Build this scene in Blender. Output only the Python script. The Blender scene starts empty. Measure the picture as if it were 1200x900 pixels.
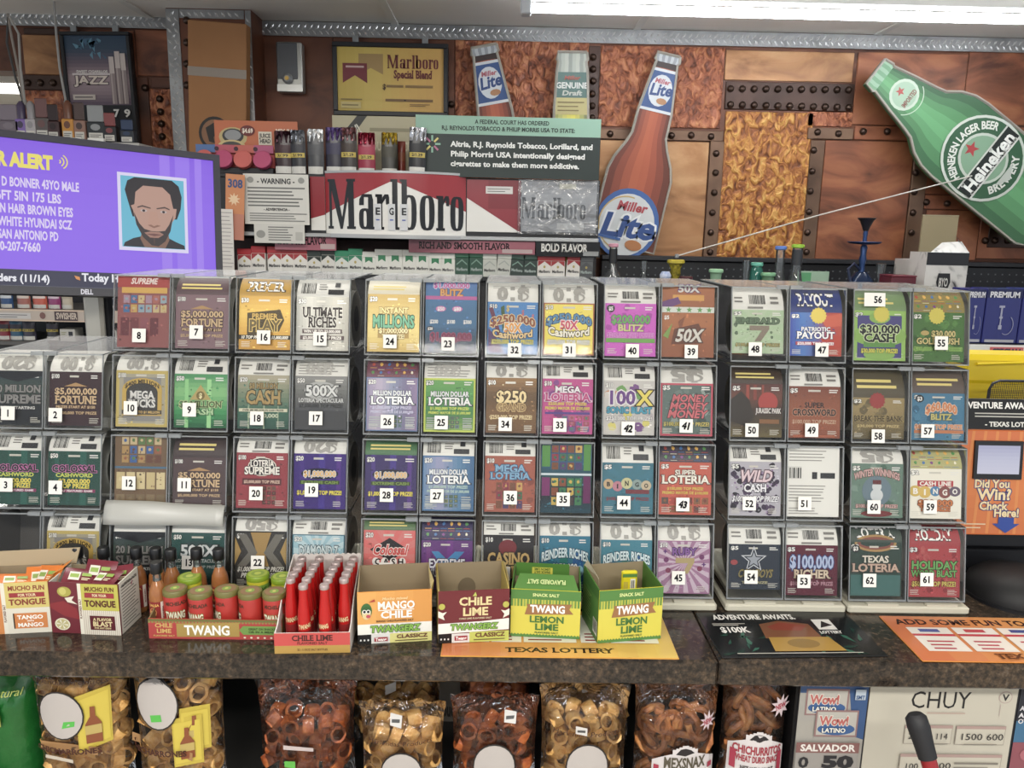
import bpy, math, random
from mathutils import Vector, Matrix
S = bpy.context.scene
COL = S.collection
random.seed(7)
# ------------------------------------------------------------------ camera
FPX = 906.0
CAMZ = 1.645
PITCH, ROLL, YAW = math.radians(11.0), 0.0200, 0.0125
fw = Vector((math.sin(YAW)*math.cos(PITCH), math.cos(YAW)*math.cos(PITCH), -math.sin(PITCH)))
rt0 = Vector((math.cos(YAW), -math.sin(YAW), 0))
up0 = rt0.cross(fw)
RT = rt0*math.cos(ROLL) + up0*math.sin(ROLL)
UP = up0*math.cos(ROLL) - rt0*math.sin(ROLL)
CAMP = Vector((0, 0, CAMZ))
cd = bpy.data.cameras.new('camera'); cam = bpy.data.objects.new('camera', cd); COL.objects.link(cam)
m = Matrix((RT, UP, -fw)).transposed().to_4x4(); m.translation = CAMP
cam.matrix_world = m
cd.sensor_width = 36; cd.lens = 36*FPX/1200; cd.clip_start = 0.02
S.camera = cam
# ------------------------------------------------------------------ world, lights, exposure
w = bpy.data.worlds.new('world'); S.world = w; w.use_nodes = True
w.node_tree.nodes['Background'].inputs[0].default_value = (0.86, 0.92, 1.0, 1)
w.node_tree.nodes['Background'].inputs[1].default_value = 0.75
def area(name, loc, rot, sx, sy, power, col=(1, .97, .92)):
    l = bpy.data.lights.new(name, 'AREA'); l.shape = 'RECTANGLE'; l.size = sx; l.size_y = sy; l.energy = power; l.color = col
    o = bpy.data.objects.new(name, l); COL.objects.link(o); o.location = loc; o.rotation_euler = rot
    return o
area('ceiling_lamp_light', (-0.75, -0.55, 2.385), (0, 0, 0), 1.2, .28, 27)
area('ceiling_lamp_light', (0.85, -0.55, 2.385), (0, 0, 0), 1.2, .28, 27)
area('ceiling_lamp_light', (0.0, -2.6, 2.385), (0, 0, 0), 1.2, .28, 30)
area('added_aisle_fill', (-0.75, 1.75, 2.385), (0, 0, 0), 1.2, .28, 12)  # unseen aisle lamps added to brighten the back bar
area('added_aisle_fill', (1.0, 1.75, 2.385), (0, 0, 0), 1.2, .28, 5)
area('added_far_room_fill', (-2.6, 4.8, 2.385), (0, 0, 0), 1.2, .28, 25)  # added to brighten the room behind the opening
S.view_settings.view_transform = 'Standard'; S.view_settings.look = 'None'
S.view_settings.gamma = 1; S.view_settings.use_curve_mapping = False
S.view_settings.exposure = 0.55
try:
    S.cycles.transparent_max_bounces = 32; S.cycles.max_bounces = 8; S.cycles.use_denoising = True
except Exception: pass
# ------------------------------------------------------------------ pixel -> place helpers (photo frame 1200x900)
def ray(px, py):
    return fw + RT*((px-600)/FPX) - UP*((py-450)/FPX)
def atY(px, py, Y):
    d = ray(px, py); return CAMP + d*(Y/d.y)
def atZ(px, py, Z):
    d = ray(px, py); return CAMP + d*((Z-CAMZ)/d.z)
LEAN = math.tan(PITCH)
DY0 = 1.26                                    # foot of the dispenser fronts on the counter (z = 1)
def atD(px, py):
    d = ray(px, py); t = (DY0 - LEAN*1.0 + LEAN*CAMZ)/(d.y - LEAN*d.z); return CAMP + d*t
# ------------------------------------------------------------------ colour + materials
def lin(c):
    if isinstance(c, str):
        c = c.lstrip('#'); c = [int(c[i:i+2], 16)/255 for i in (0, 2, 4)]
    return tuple(x/12.92 if x <= .04045 else ((x+.055)/1.055)**2.4 for x in c[:3]) + (1,)
MATS = {}
def pc(c):
    r = lin(c); g = .3*r[0]+.59*r[1]+.11*r[2]
    return tuple(x*.86+g*.14 for x in r[:3])+(1,)
def mat(name, col='808080', rough=.5, metal=0., noise=None, bump=0, nscale=20, trans=0, spec=.5, emit=0, alpha=1):
    if name in MATS: return MATS[name]
    M = bpy.data.materials.new(name); M.use_nodes = True; nt = M.node_tree; b = nt.nodes['Principled BSDF']
    b.inputs['Base Color'].default_value = lin(col); b.inputs['Roughness'].default_value = rough
    b.inputs['Metallic'].default_value = metal
    b.inputs['Specular IOR Level'].default_value = spec
    if trans: b.inputs['Transmission Weight'].default_value = trans
    if emit:
        b.inputs['Emission Color'].default_value = lin(col); b.inputs['Emission Strength'].default_value = emit
    if noise or bump:
        tc = nt.nodes.new('ShaderNodeTexCoord'); n = nt.nodes.new('ShaderNodeTexNoise'); n.inputs['Scale'].default_value = nscale
        n.inputs['Detail'].default_value = 5
        nt.links.new(tc.outputs['Object'], n.inputs['Vector'])
        if noise:
            r = nt.nodes.new('ShaderNodeValToRGB'); r.color_ramp.elements[0].position = .3; r.color_ramp.elements[1].position = .7
            r.color_ramp.elements[0].color = lin(col); r.color_ramp.elements[1].color = lin(noise)
            nt.links.new(n.outputs['Fac'], r.inputs[0]); nt.links.new(r.outputs[0], b.inputs['Base Color'])
        if bump:
            bp = nt.nodes.new('ShaderNodeBump'); bp.inputs['Strength'].default_value = bump; bp.inputs['Distance'].default_value = .01
            nt.links.new(n.outputs['Fac'], bp.inputs['Height']); nt.links.new(bp.outputs[0], b.inputs['Normal'])
    MATS[name] = M; return M
def ink(name, rough=.45, metal=0., emit=0, spec=.4):
    if name in MATS: return MATS[name]
    M = bpy.data.materials.new(name); M.use_nodes = True; nt = M.node_tree; b = nt.nodes['Principled BSDF']
    a = nt.nodes.new('ShaderNodeAttribute'); a.attribute_name = 'Col'
    if not emit: nt.links.new(a.outputs['Color'], b.inputs['Base Color'])
    else: b.inputs['Base Color'].default_value = (.01, .01, .012, 1)
    b.inputs['Roughness'].default_value = rough; b.inputs['Metallic'].default_value = metal; b.inputs['Specular IOR Level'].default_value = spec
    if emit:
        nt.links.new(a.outputs['Color'], b.inputs['Emission Color']); b.inputs['Emission Strength'].default_value = emit
    MATS[name] = M; return M
INK = ink('printed_ink'); FOIL = ink('printed_foil', .36, .35); SCR = ink('screen_ink', .4, 0, .66, .3); MATTE = ink('matte_ink', .8, 0, 0, .2)
def clear(name, tint=(1, 1, 1), refl=.06, rough=.03, haze=0., hazecol='c8ccd0', bump=0, bscale=30):
    """thin clear plastic: see-through sheet with a fresnel gloss and a little haze"""
    if name in MATS: return MATS[name]
    M = bpy.data.materials.new(name); M.use_nodes = True; nt = M.node_tree; nt.nodes.clear()
    out = nt.nodes.new('ShaderNodeOutputMaterial'); tr = nt.nodes.new('ShaderNodeBsdfTransparent'); tr.inputs[0].default_value = (*tint, 1)
    gl = nt.nodes.new('ShaderNodeBsdfGlossy'); gl.inputs['Roughness'].default_value = rough
    fr = nt.nodes.new('ShaderNodeFresnel'); fr.inputs['IOR'].default_value = 1.0 + refl*6
    mx = nt.nodes.new('ShaderNodeMixShader'); nt.links.new(fr.outputs[0], mx.inputs[0])
    nt.links.new(tr.outputs[0], mx.inputs[1]); nt.links.new(gl.outputs[0], mx.inputs[2])
    last = mx
    if haze:
        df = nt.nodes.new('ShaderNodeBsdfDiffuse'); df.inputs[0].default_value = lin(hazecol)
        m2 = nt.nodes.new('ShaderNodeMixShader'); m2.inputs[0].default_value = haze
        nt.links.new(mx.outputs[0], m2.inputs[1]); nt.links.new(df.outputs[0], m2.inputs[2]); last = m2
    if bump:
        tc = nt.nodes.new('ShaderNodeTexCoord'); n = nt.nodes.new('ShaderNodeTexNoise'); n.inputs['Scale'].default_value = bscale; n.inputs['Detail'].default_value = 2
        n.inputs['Distortion'].default_value = 1.5
        bp = nt.nodes.new('ShaderNodeBump'); bp.inputs['Strength'].default_value = bump; bp.inputs['Distance'].default_value = .01
        nt.links.new(tc.outputs['Object'], n.inputs['Vector']); nt.links.new(n.outputs['Fac'], bp.inputs['Height'])
        nt.links.new(bp.outputs[0], gl.inputs['Normal'])
    nt.links.new(last.outputs[0], out.inputs[0]); MATS[name] = M; return M
ACR = clear('clear_acrylic', (.99, .993, .993), .045, .04, .015)
ACRT = clear('acrylic_top_painted_sheen', (.95, .955, .955), .06, .08, .22, 'c2c4c4')  # whitish haze stands in for the ceiling reflected in the tops
ACRE = clear('acrylic_edge', (.9, .92, .92), .10, .1, .42, 'b4b8ba')
FILM = clear('bag_film', (.99, .99, .99), .085, .055, .015, 'c8c4bc', 1.0, 26)
GLASS = clear('clear_glass', (.9, .93, .92), .12, .03, .05)

# ------------------------------------------------------------------ objects
def link(o, parent=None):
    COL.objects.link(o)
    if parent is not None: o.parent = parent
    return o
def tag(o, label=None, cat=None, group=None, kind=None):
    if label: o['label'] = label
    if cat: o['category'] = cat
    if group: o['group'] = group
    if kind: o['kind'] = kind
    return o
def thing(name, label, cat, loc=(0, 0, 0), rz=0, group=None):
    o = bpy.data.objects.new(name, None); link(o); o.empty_display_size = .05
    o.location = loc; o.rotation_euler = (0, 0, rz); o['label'] = label; o['category'] = cat
    if group: o['group'] = group
    return o
class MB:
    def __init__(s): s.v = []; s.f = []; s.m = []; s.mats = []; s.c = []; s.usec = False
    def mi(s, M):
        if M not in s.mats: s.mats.append(M)
        return s.mats.index(M)
    def add(s, vs, fs, M=None, c=None):
        b = len(s.v); s.v += [tuple(v) for v in vs]; k = s.mi(M) if M else 0
        for f in fs:
            s.f.append([b+i for i in f]); s.m.append(k); s.c.append(c)
        if c is not None: s.usec = True
        return s
    def box(s, x0, x1, y0, y1, z0, z1, M=None, c=None, xf=None):
        vs = [(x, y, z) for z in (z0, z1) for y in (y0, y1) for x in (x0, x1)]
        if xf: vs = [xf(Vector(v)) for v in vs]
        return s.add(vs, [(0, 2, 3, 1), (4, 5, 7, 6), (0, 1, 5, 4), (2, 6, 7, 3), (0, 4, 6, 2), (1, 3, 7, 5)], M, c)
    def bev(s, x0, x1, y0, y1, z0, z1, r=.003, M=None, c=None):
        """box with chamfered vertical edges and rim"""
        def ring(z, i):
            a, b, cc, d = x0+i, x1-i, y0+i, y1-i
            return [(a+r, cc, z), (b-r, cc, z), (b, cc+r, z), (b, d-r, z), (b-r, d, z), (a+r, d, z), (a, d-r, z), (a, cc+r, z)]
        vs = ring(z0, r)+ring(z0+r, 0)+ring(z1-r, 0)+ring(z1, r); fs = [tuple(range(7, -1, -1)), tuple(range(24, 32))]
        for k in range(3):
            for i in range(8):
                j = (i+1) % 8; fs.append((k*8+i, k*8+j, k*8+8+j, k*8+8+i))
        return s.add(vs, fs, M, c)
    def lathe(s, prof, n=16, M=None, c=None, o=(0, 0, 0), caps=True):
        vs = []; fs = []
        for r, z in prof:
            for i in range(n):
                a = 2*math.pi*i/n; vs.append((o[0]+r*math.cos(a), o[1]+r*math.sin(a), o[2]+z))
        for k in range(len(prof)-1):
            for i in range(n):
                j = (i+1) % n; fs.append((k*n+i, k*n+j, k*n+n+j, k*n+n+i))
        if caps:
            fs.append(tuple(range(n-1, -1, -1))); fs.append(tuple(range((len(prof)-1)*n, len(prof)*n)))
        return s.add(vs, fs, M, c)
    def tube(s, pts, r, n=6, M=None, c=None):
        pts = [Vector(p) for p in pts]; vs = []; fs = []
        for i, p in enumerate(pts):
            d = (pts[min(i+1, len(pts)-1)]-pts[max(i-1, 0)]).normalized()
            a = d.orthogonal().normalized() if i == 0 else (a0 - d*a0.dot(d)).normalized()
            a0 = a; b = d.cross(a)
            for k in range(n):
                t = 2*math.pi*k/n; vs.append(p + a*math.cos(t)*r + b*math.sin(t)*r)
        for i in range(len(pts)-1):
            for k in range(n):
                j = (k+1) % n; fs.append((i*n+k, i*n+j, i*n+n+j, i*n+n+k))
        fs.append(tuple(range(n-1, -1, -1))); fs.append(tuple(range((len(pts)-1)*n, len(pts)*n)))
        return s.add(vs, fs, M, c)
    def prism(s, poly, y0, y1, M=None, c=None, xf=None):
        """outline in xz extruded along y"""
        n = len(poly); vs = [(p[0], y0, p[1]) for p in poly]+[(p[0], y1, p[1]) for p in poly]
        if xf: vs = [xf(Vector(v)) for v in vs]
        fs = [tuple(range(n)), tuple(range(2*n-1, n-1, -1))]+[(i, i+n, (i+1) % n+n, (i+1) % n) for i in range(n)]
        return s.add(vs, fs, M, c)
    def mesh(s, name, smooth=False):
        me = bpy.data.meshes.new(name); me.from_pydata(s.v, [], s.f)
        for M in s.mats: me.materials.append(M)
        me.polygons.foreach_set('material_index', s.m)
        if s.usec:
            at = me.color_attributes.new('Col', 'FLOAT_COLOR', 'CORNER'); buf = []
            for p in me.polygons:
                c = s.c[p.index] or (1, 1, 1, 1)
                buf += list(c)*p.loop_total
            at.data.foreach_set('color', buf)
        if smooth:
            me.polygons.foreach_set('use_smooth', [True]*len(me.polygons))
            me.set_sharp_from_angle(angle=math.radians(40))
        me.update(); return me
    def build(s, name, M=None, parent=None, smooth=False, loc=None):
        if M is not None and not s.mats: s.mats.append(M)
        o = bpy.data.objects.new(name, s.mesh(name, smooth)); link(o, parent)
        if loc is not None: o.location = loc
        return o
# ------------------------------------------------------------------ lettering (built-in font outlines, cached)
CHARS = "ABCDEFGHIJKLMNOPQRSTUVWXYZabcdefghijklmnopqrstuvwxyz0123456789$,.!?:-&'()/%*+"
GL = {}; ADV = {}
def load_glyphs():
    objs = []; W_ = {'R': 0.0, 'B': .034, 'X': .06, 'O': .092}
    for ch in CHARS:
        for k, off in W_.items():
            cu = bpy.data.curves.new('g', 'FONT'); cu.body = ch; cu.size = 1; cu.offset = off; cu.resolution_u = 2
            o = bpy.data.objects.new('g', cu); COL.objects.link(o); objs.append((ch, k, o))
        cu = bpy.data.curves.new('g', 'FONT'); cu.body = ch+'|'; cu.resolution_u = 1
        o = bpy.data.objects.new('g', cu); COL.objects.link(o); objs.append((ch, 'A', o))
    cu = bpy.data.curves.new('g', 'FONT'); cu.body = '|'; cu.resolution_u = 1
    o = bpy.data.objects.new('g', cu); COL.objects.link(o); objs.append(('', 'A', o))
    bpy.context.view_layer.update(); dg = bpy.context.evaluated_depsgraph_get()
    for ch, k, o in objs:
        me = o.evaluated_get(dg).to_mesh()
        vs = [(v.co.x, v.co.y) for v in me.vertices]
        if k == 'A': ADV[ch] = max(v[0] for v in vs)
        else: GL[ch, k] = (vs, [tuple(p.vertices) for p in me.polygons])
        o.evaluated_get(dg).to_mesh_clear()
    b = ADV['']
    for ch in CHARS: ADV[ch] -= b
    ADV[' '] = .3
    for _, _, o in objs:
        d = o.data; bpy.data.objects.remove(o); bpy.data.curves.remove(d)
load_glyphs()
CAP = .69
# serif feet: where stems end on the baseline / cap line, as fractions of the letter box
SERB = dict(A='01', F='0', H='01', I='5', K='01', L='0', M='01', N='0', P='0', R='01', T='5', Y='5', f='5', h='01', i='5', k='01', l='5', m='051', n='01', r='0')
SERT = dict(B='0', D='0', E='0', F='0', H='01', I='5', K='01', L='0', M='01', N='01', P='0', R='0', U='01', V='01', W='01', X='01', Y='01', b='0', h='0', l='5', d='1', k='0')
class Print:
    """flat print on a thing: W x H, fractions (u right, v down); mapf(x, y, h) gives the place (x right, y up from lower left, metres)"""
    def __init__(s, W, H, mapf, M=None, lift=.00012):
        s.W, s.H, s.f, s.mb, s.h, s.dl, s.M = W, H, mapf, MB(), lift, lift, M or INK
    def pc(s, c):
        r = pc(c); d = getattr(s, 'dim', 1); return (r[0]*d, r[1]*d, r[2]*d, 1)
    def _p(s, u, v): return s.f(u*s.W, (1-v)*s.H, s.h)
    def poly(s, pts, c, up=True):
        s.mb.add([s._p(u, v) for u, v in pts], [tuple(range(len(pts)))], s.M, s.pc(c))
        if up: s.h += s.dl
        return s
    def rect(s, u0, v0, u1, v1, c, n=1):
        if n == 1: return s.poly([(u0, v1), (u1, v1), (u1, v0), (u0, v0)], c)
        for i in range(n):
            a, b = u0+(u1-u0)*i/n, u0+(u1-u0)*(i+1)/n
            s.poly([(a, v1), (b, v1), (b, v0), (a, v0)], c, False)
        s.h += s.dl; return s
    def grad(s, u0, v0, u1, v1, cols, horiz=False, n=1):
        cols = [s.pc(c) for c in cols]; k = len(cols)-1; N = k*4
        for i in range(N):
            t = (i+.5)/N*k; a = min(int(t), k-1); q = t-a
            c = tuple(cols[a][j]*(1-q)+cols[a+1][j]*q for j in range(4))
            if horiz: r = (u0+(u1-u0)*i/N, v0, u0+(u1-u0)*(i+1)/N, v1)
            else: r = (u0, v0+(v1-v0)*i/N, u1, v0+(v1-v0)*(i+1)/N)
            s.mb.add([s._p(*p) for p in ((r[0], r[3]), (r[2], r[3]), (r[2], r[1]), (r[0], r[1]))], [(0, 1, 2, 3)], s.M, c)
        s.h += s.dl; return s
    def ell(s, u, v, ru, rv, c, n=18, a0=0, a1=360):
        p = [(u+ru*math.cos(math.radians(a0+(a1-a0)*i/n)), v+rv*math.sin(math.radians(a0+(a1-a0)*i/n))) for i in range(n+(0 if a1-a0 == 360 else 1))]
        return s.poly(p[::-1], c)
    def ring(s, u, v, ru, rv, t, c, n=20, a0=0, a1=360):
        k = s.W/s.H
        for i in range(n):
            a, b = (math.radians(a0+(a1-a0)*j/n) for j in (i, i+1))
            q = [(u+(ru-x)*math.cos(y), v+(rv-x*k)*math.sin(y)) for x, y in ((0, a), (t, a), (t, b), (0, b))]
            s.poly(q, c, False)
        s.h += s.dl; return s
    def star(s, u, v, r, c, k=5, inner=.42, rot=-90):
        a = s.W/s.H; p = []
        for i in range(2*k):
            t = math.radians(rot+180*i/k); q = r*(1 if i % 2 == 0 else inner); p.append((u+q*math.cos(t), v+q*a*math.sin(t)))
        for i in range(2*k):
            s.poly([(u, v), p[i], p[(i+1) % (2*k)]], c, False)
        s.h += s.dl; return s
    def rays(s, u, v, c, k=12, r=1.2, box=(0, 0, 1, 1)):
        cl = lambda x, a, b: min(max(x, a), b); a = s.W/s.H
        for i in range(k):
            t0 = 2*math.pi*i/k; t1 = t0+math.pi/k
            q = []
            for t in (t0, t1):
                dx, dy = math.cos(t), math.sin(t)*a
                L = min([(box[2]-u)/dx if dx > 1e-6 else 9, (box[0]-u)/dx if dx < -1e-6 else 9, (box[3]-v)/dy if dy > 1e-6 else 9, (box[1]-v)/dy if dy < -1e-6 else 9])
                q.append((u+dx*L, v+dy*L))
            s.poly([(u, v), q[0], q[1]], c, False)
        s.h += s.dl; return s
    def border(s, t, c, t2=None):
        t2 = t2 or t*s.W/s.H
        for r in ((0, 0, 1, t2), (0, 1-t2, 1, 1), (0, t2, t, 1-t2), (1-t, t2, 1, 1-t2)): s.poly([(r[0], r[3]), (r[2], r[3]), (r[2], r[1]), (r[0], r[1])], c, False)
        s.h += s.dl; return s
    def lines(s, u0, v0, u1, v1, n, c, fill=.45, seed=1):
        rr = random.Random(seed)
        for i in range(n):
            y = v0+(v1-v0)*(i+.3)/n; e = u1-(u1-u0)*rr.random()*.3
            s.poly([(u0, y+(v1-v0)/n*fill), (e, y+(v1-v0)/n*fill), (e, y), (u0, y)], c, False)
        s.h += s.dl; return s
    def barcode(s, u0, v0, u1, v1, c='2a2a2a', n=22, seed=3):
        rr = random.Random(seed); x = u0; st = (u1-u0)/n
        while x < u1-st:
            wd = st*rr.choice((.35, .5, .9)); s.poly([(x, v1), (x+wd, v1), (x+wd, v0), (x, v0)], c, False); x += wd+st*rr.choice((.35, .6, .8))
        s.h += s.dl; return s
    def text(s, t, u, v, h, c, w=None, al='c', st='B', out=None, serif=False, slant=0, rot=0, arc=0, sq=None):
        """h = cap height as a fraction of H; w = width as a fraction of W (stretches to fit); out = outline colour"""
        hs = h*s.H/CAP; total = sum(ADV.get(ch, .4) for ch in t) or 1
        xs = hs if w is None else w*s.W/total
        if sq: xs = hs*sq
        TW = total*xs; x = -TW/2 if al == 'c' else (0 if al == 'l' else -TW)
        cx, cy = u*s.W, (1-v)*s.H; R = math.radians(rot); cr, sr = math.cos(R), math.sin(R)
        for pas, (k, cc) in enumerate(([('O', out)] if out else [])+[(st, c)]):
            q = x; col = s.pc(cc); yo = -h*s.H/2
            for ch in t:
                if (ch, k) in GL:
                    gv, gf = GL[ch, k]
                    P = [(a*xs+q, b*hs+yo) for a, b in gv]; Fs = list(gf)
                    if serif and pas == (1 if out else 0) or (serif and out):
                        xa = min(p[0] for p in P); xb = max(p[0] for p in P); sw = .09*hs if not out or pas else .12*hs
                        wd = (.12 if (pas or not out) else .16)*min(xs, hs*1.2); th = .06*hs if (pas or not out) else .1*hs
                        top = yo+(CAP if ch.isupper() or ch in 'bhldk' else .55)*hs
                        for dct, yb, sg in ((SERB, yo, 1), (SERT, top, -1)):
                            for e in dct.get(ch, ''):
                                m = xa+.07*xs if e == '0' else xb-.07*xs if e == '1' else (xa+xb)/2
                                b = len(P); e_ = (.034 if (pas or not out) else .08)*hs; y0, y1 = sorted((yb-sg*e_, yb+sg*th))
                                P += [(m-wd, y0), (m+wd, y0), (m+wd, y1), (m-wd, y1)]; Fs.append((b, b+1, b+2, b+3))
                    pts = []
                    for a, b in P:
                        a += slant*(b-yo)
                        if arc: b += arc*s.H*(1-(2*a/TW)**2) - arc*s.H*.5
                        pts.append(s.f(cx+a*cr-b*sr, cy+a*sr+b*cr, s.h))
                    s.mb.add(pts, Fs, s.M, col)
                q += ADV.get(ch, .4)*xs
            s.h += s.dl
        return s
    def ctext(s, t, u, v, r, a0, a1, h, c, st='B', top=True):
        """letters round a circle (angles in degrees, clockwise from the top), r and h as fractions of W"""
        tot = sum(ADV.get(ch, .4) for ch in t); q = 0; hs = h*s.W/CAP; xs = math.radians(abs(a1-a0))*r*s.W/tot; col = s.pc(c)
        for ch in t:
            ad = ADV.get(ch, .4)
            if (ch, st) in GL:
                gv, gf = GL[ch, st]; a = math.radians(a0+(a1-a0)*(q+ad/2)/tot); pts = []
                for x, y in gv:
                    lx = (x-ad/2)*xs; ly = (y-CAP/2)*hs
                    if top: X = math.sin(a)*(r*s.W+ly)+math.cos(a)*lx; Y = math.cos(a)*(r*s.W+ly)-math.sin(a)*lx
                    else: X = math.sin(a)*(r*s.W-ly)-math.cos(a)*lx; Y = math.cos(a)*(r*s.W-ly)+math.sin(a)*lx
                    pts.append(s.f(u*s.W+X, (1-v)*s.H+Y, s.h))
                s.mb.add(pts, gf, s.M, col)
            q += ad
        s.h += s.dl; return s
    def cut(s, parent, name):
        if s.mb.f: s.mb.build(name, None, parent)
        s.mb = MB(); return s
    def slab_word(s, u0, v0, u1, v1, c, out=None):
        """tall condensed slab lettering: M a r l b o r o"""
        def R(x0, y0, x1, y1): return [(x0, y1), (x1, y1), (x1, y0), (x0, y0)]
        xh = .30; th = .055
        def bowl(x0, x1, y0, y1, st):
            xm, hw, ym, hh = (x0+x1)/2, (x1-x0)/2, (y0+y1)/2, (y1-y0)/2; P = []
            ct = lambda t, a, b: (xm+a*math.copysign(abs(math.cos(t))**.62, math.cos(t)), ym+b*math.copysign(abs(math.sin(t))**.62, math.sin(t)))
            for i in range(20):
                a, b = 2*math.pi*i/20, 2*math.pi*(i+1)/20; P.append([ct(a, hw, hh), ct(a, hw-st, hh-.05), ct(b, hw-st, hh-.05), ct(b, hw, hh)])
            return P
        def stem(x, w, y0, y1, top=True, bot=True, k=.012):
            P = [R(x, y0, x+w, y1)]
            if top: P.append(R(x-k, y0, x+w+k*(top != 2), y0+th))
            if bot: P.append(R(x-k, y1-th, x+w+k, y1))
            return P
        w = .038; Q = []
        Q += stem(.012, .02, 0, 1)+stem(.165, .045, 0, 1); Q += [[(.012, 0), (.06, 0), (.118, .8), (.118, 1), (.100, 1)], [(.118, 1), (.100, 1), (.165, 0), (.18, 0), (.18, .15)]]
        Q += [R(.318, xh+.1, .318+w, 1-.02)]+[R(.318, 1-th, .318+w+.016, 1)]+bowl(.248, .34, .58, 1, .034)+[[(.25, .52), (.252, .4), (.275, xh), (.345, xh), (.356, .42), (.32, .42), (.318, xh+.06), (.288, xh+.06), (.286, .52)]]
        Q += stem(.385, w, xh, 1, 2)+[[(.42, .5), (.425, .36), (.44, xh), (.468, xh), (.474, .36), (.474, .5), (.45, .5), (.448, .38)]]
        Q += stem(.495, w, 0, 1, 2)
        Q += stem(.562, w, 0, .98, 2, False)+bowl(.562, .668, xh, 1, .036)
        Q += bowl(.69, .795, xh, 1, .038)
        Q += stem(.818, w, xh, 1, 2)+[[(.853, .5), (.858, .36), (.872, xh), (.892, xh), (.898, .36), (.898, .5), (.876, .5), (.874, .38)]]
        Q += bowl(.905, 1.0, xh, 1, .036)
        m = lambda q: (u0+(u1-u0)*q[0], v0+(v1-v0)*q[1])
        if out:
            e = .012
            for q in Q:
                cx = sum(t[0] for t in q)/len(q); cy = sum(t[1] for t in q)/len(q)
                s.poly([m((t[0]+math.copysign(e, t[0]-cx), t[1]+math.copysign(e*1.2, t[1]-cy))) for t in q], out, False)
            s.h += s.dl
        for q in Q: s.poly([m(t) for t in q], c, False)
        s.h += s.dl; return s
    def build(s, parent, name='printed_face', label=None):
        o = s.mb.build(name, None, parent)
        if label: o['label'] = label
        return o
def flat(o, U, V):
    """map for a flat print: origin lower left, unit axes U right, V up, normal towards the viewer = U x V"""
    o, U, V = Vector(o), Vector(U).normalized(), Vector(V).normalized(); N = U.cross(V)
    return lambda x, y, h: o+U*x+V*y+N*h
def front(x0, y, z0):
    """map onto a front face (facing -y) in a thing's own axes"""
    return lambda x, y_, h: Vector((x0+x, y-h, z0+y_))
def cyl(R, z0, a_mid=-90, o=(0, 0)):
    """map round an upright cylinder; x = arc length, starts at left of the middle"""
    def f(x, y, h, W=[0]):
        a = math.radians(a_mid)+x/R
        return Vector((o[0]+(R+h)*math.cos(a), o[1]+(R+h)*math.sin(a), z0+y))
    return f
ORD = 'first second third fourth fifth sixth seventh eighth ninth tenth eleventh twelfth thirteenth fourteenth fifteenth sixteenth seventeenth eighteenth nineteenth twentieth twenty-first twenty-second twenty-third twenty-fourth twenty-fifth twenty-sixth twenty-seventh twenty-eighth'.split()
# ================================================================== structure
YW = 3.36; CEIL = 2.47
def node_mat(name, cols, scale, rough=.5, metal=0., bump=0, kind='noise', detail=6, stretch=(1, 1, 1), dist=0, pos=None):
    if name in MATS: return MATS[name]
    M = bpy.data.materials.new(name); M.use_nodes = True; nt = M.node_tree; b = nt.nodes['Principled BSDF']
    tc = nt.nodes.new('ShaderNodeTexCoord'); mp = nt.nodes.new('ShaderNodeMapping'); mp.inputs['Scale'].default_value = stretch
    n = nt.nodes.new('ShaderNodeTexNoise'); n.inputs['Scale'].default_value = scale; n.inputs['Detail'].default_value = detail; n.inputs['Distortion'].default_value = dist
    r = nt.nodes.new('ShaderNodeValToRGB'); E = r.color_ramp.elements
    for i, c in enumerate(cols):
        p = pos[i] if pos else .28+.44*i/(len(cols)-1)
        if i < 2: E[i].position = p if i == 0 else p; e = E[i]
        else: e = E.new(p)
        e.color = lin(c)
    nt.links.new(tc.outputs['Object'], mp.inputs[0]); nt.links.new(mp.outputs[0], n.inputs['Vector']); nt.links.new(n.outputs['Fac'], r.inputs[0])
    nt.links.new(r.outputs[0], b.inputs['Base Color']); b.inputs['Roughness'].default_value = rough; b.inputs['Metallic'].default_value = metal
    if bump:
        bp = nt.nodes.new('ShaderNodeBump'); bp.inputs['Strength'].default_value = bump; bp.inputs['Distance'].default_value = .02
        nt.links.new(n.outputs['Fac'], bp.inputs['Height']); nt.links.new(bp.outputs[0], b.inputs['Normal'])
    MATS[name] = M; return M
M_FLOOR = node_mat('floor_tile', ['a39a8c', 'b5ac9e'], 3, .4)
M_CEIL = node_mat('ceiling_paint', ['e0ddd6', 'e8e5de'], 2, .7)
M_COP = [node_mat('copper_brown', ['4f2c1e', '8a543a', 'a66c49'], 3.6, .42, .25, .15, stretch=(1, 1, 2.2), dist=1.2),
         node_mat('copper_tan', ['6f4a2e', 'a2754d', 'ba9268'], 3.0, .4, .25, .12, stretch=(1, 1, 2.5), dist=1.4),
         node_mat('copper_dark', ['3d2418', '5f3826', '70442e'], 3, .45, .25, .15, stretch=(1, 1, 2), dist=1)]
M_HAM = [node_mat('copper_hammered_gold', ['5e3016', '94592c', 'b67d3c', 'cfa45e'], 34, .38, .2, .8, dist=1.1, stretch=(1, 1, .7), detail=4, pos=[.3, .45, .55, .7]),
         node_mat('copper_hammered_red', ['552c1c', '854a30', 'a46443', 'b97f56'], 36, .38, .2, .8, dist=1.1, stretch=(1, 1, .7), detail=4, pos=[.3, .45, .57, .72])]
M_STRIP = node_mat('bronze_strip', ['4d3a2e', '6d5443', '7b604b'], 6, .4, .5, .1)
M_STRIPD = node_mat('bronze_strip_dark', ['33241d', '4a342a'], 6, .45, .4, .1)
M_RIV = node_mat('rivet_metal', ['3a2c26', '57453a'], 15, .3, .7)
M_BLACK = mat('black_plastic', '15161a', .42)
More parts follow.
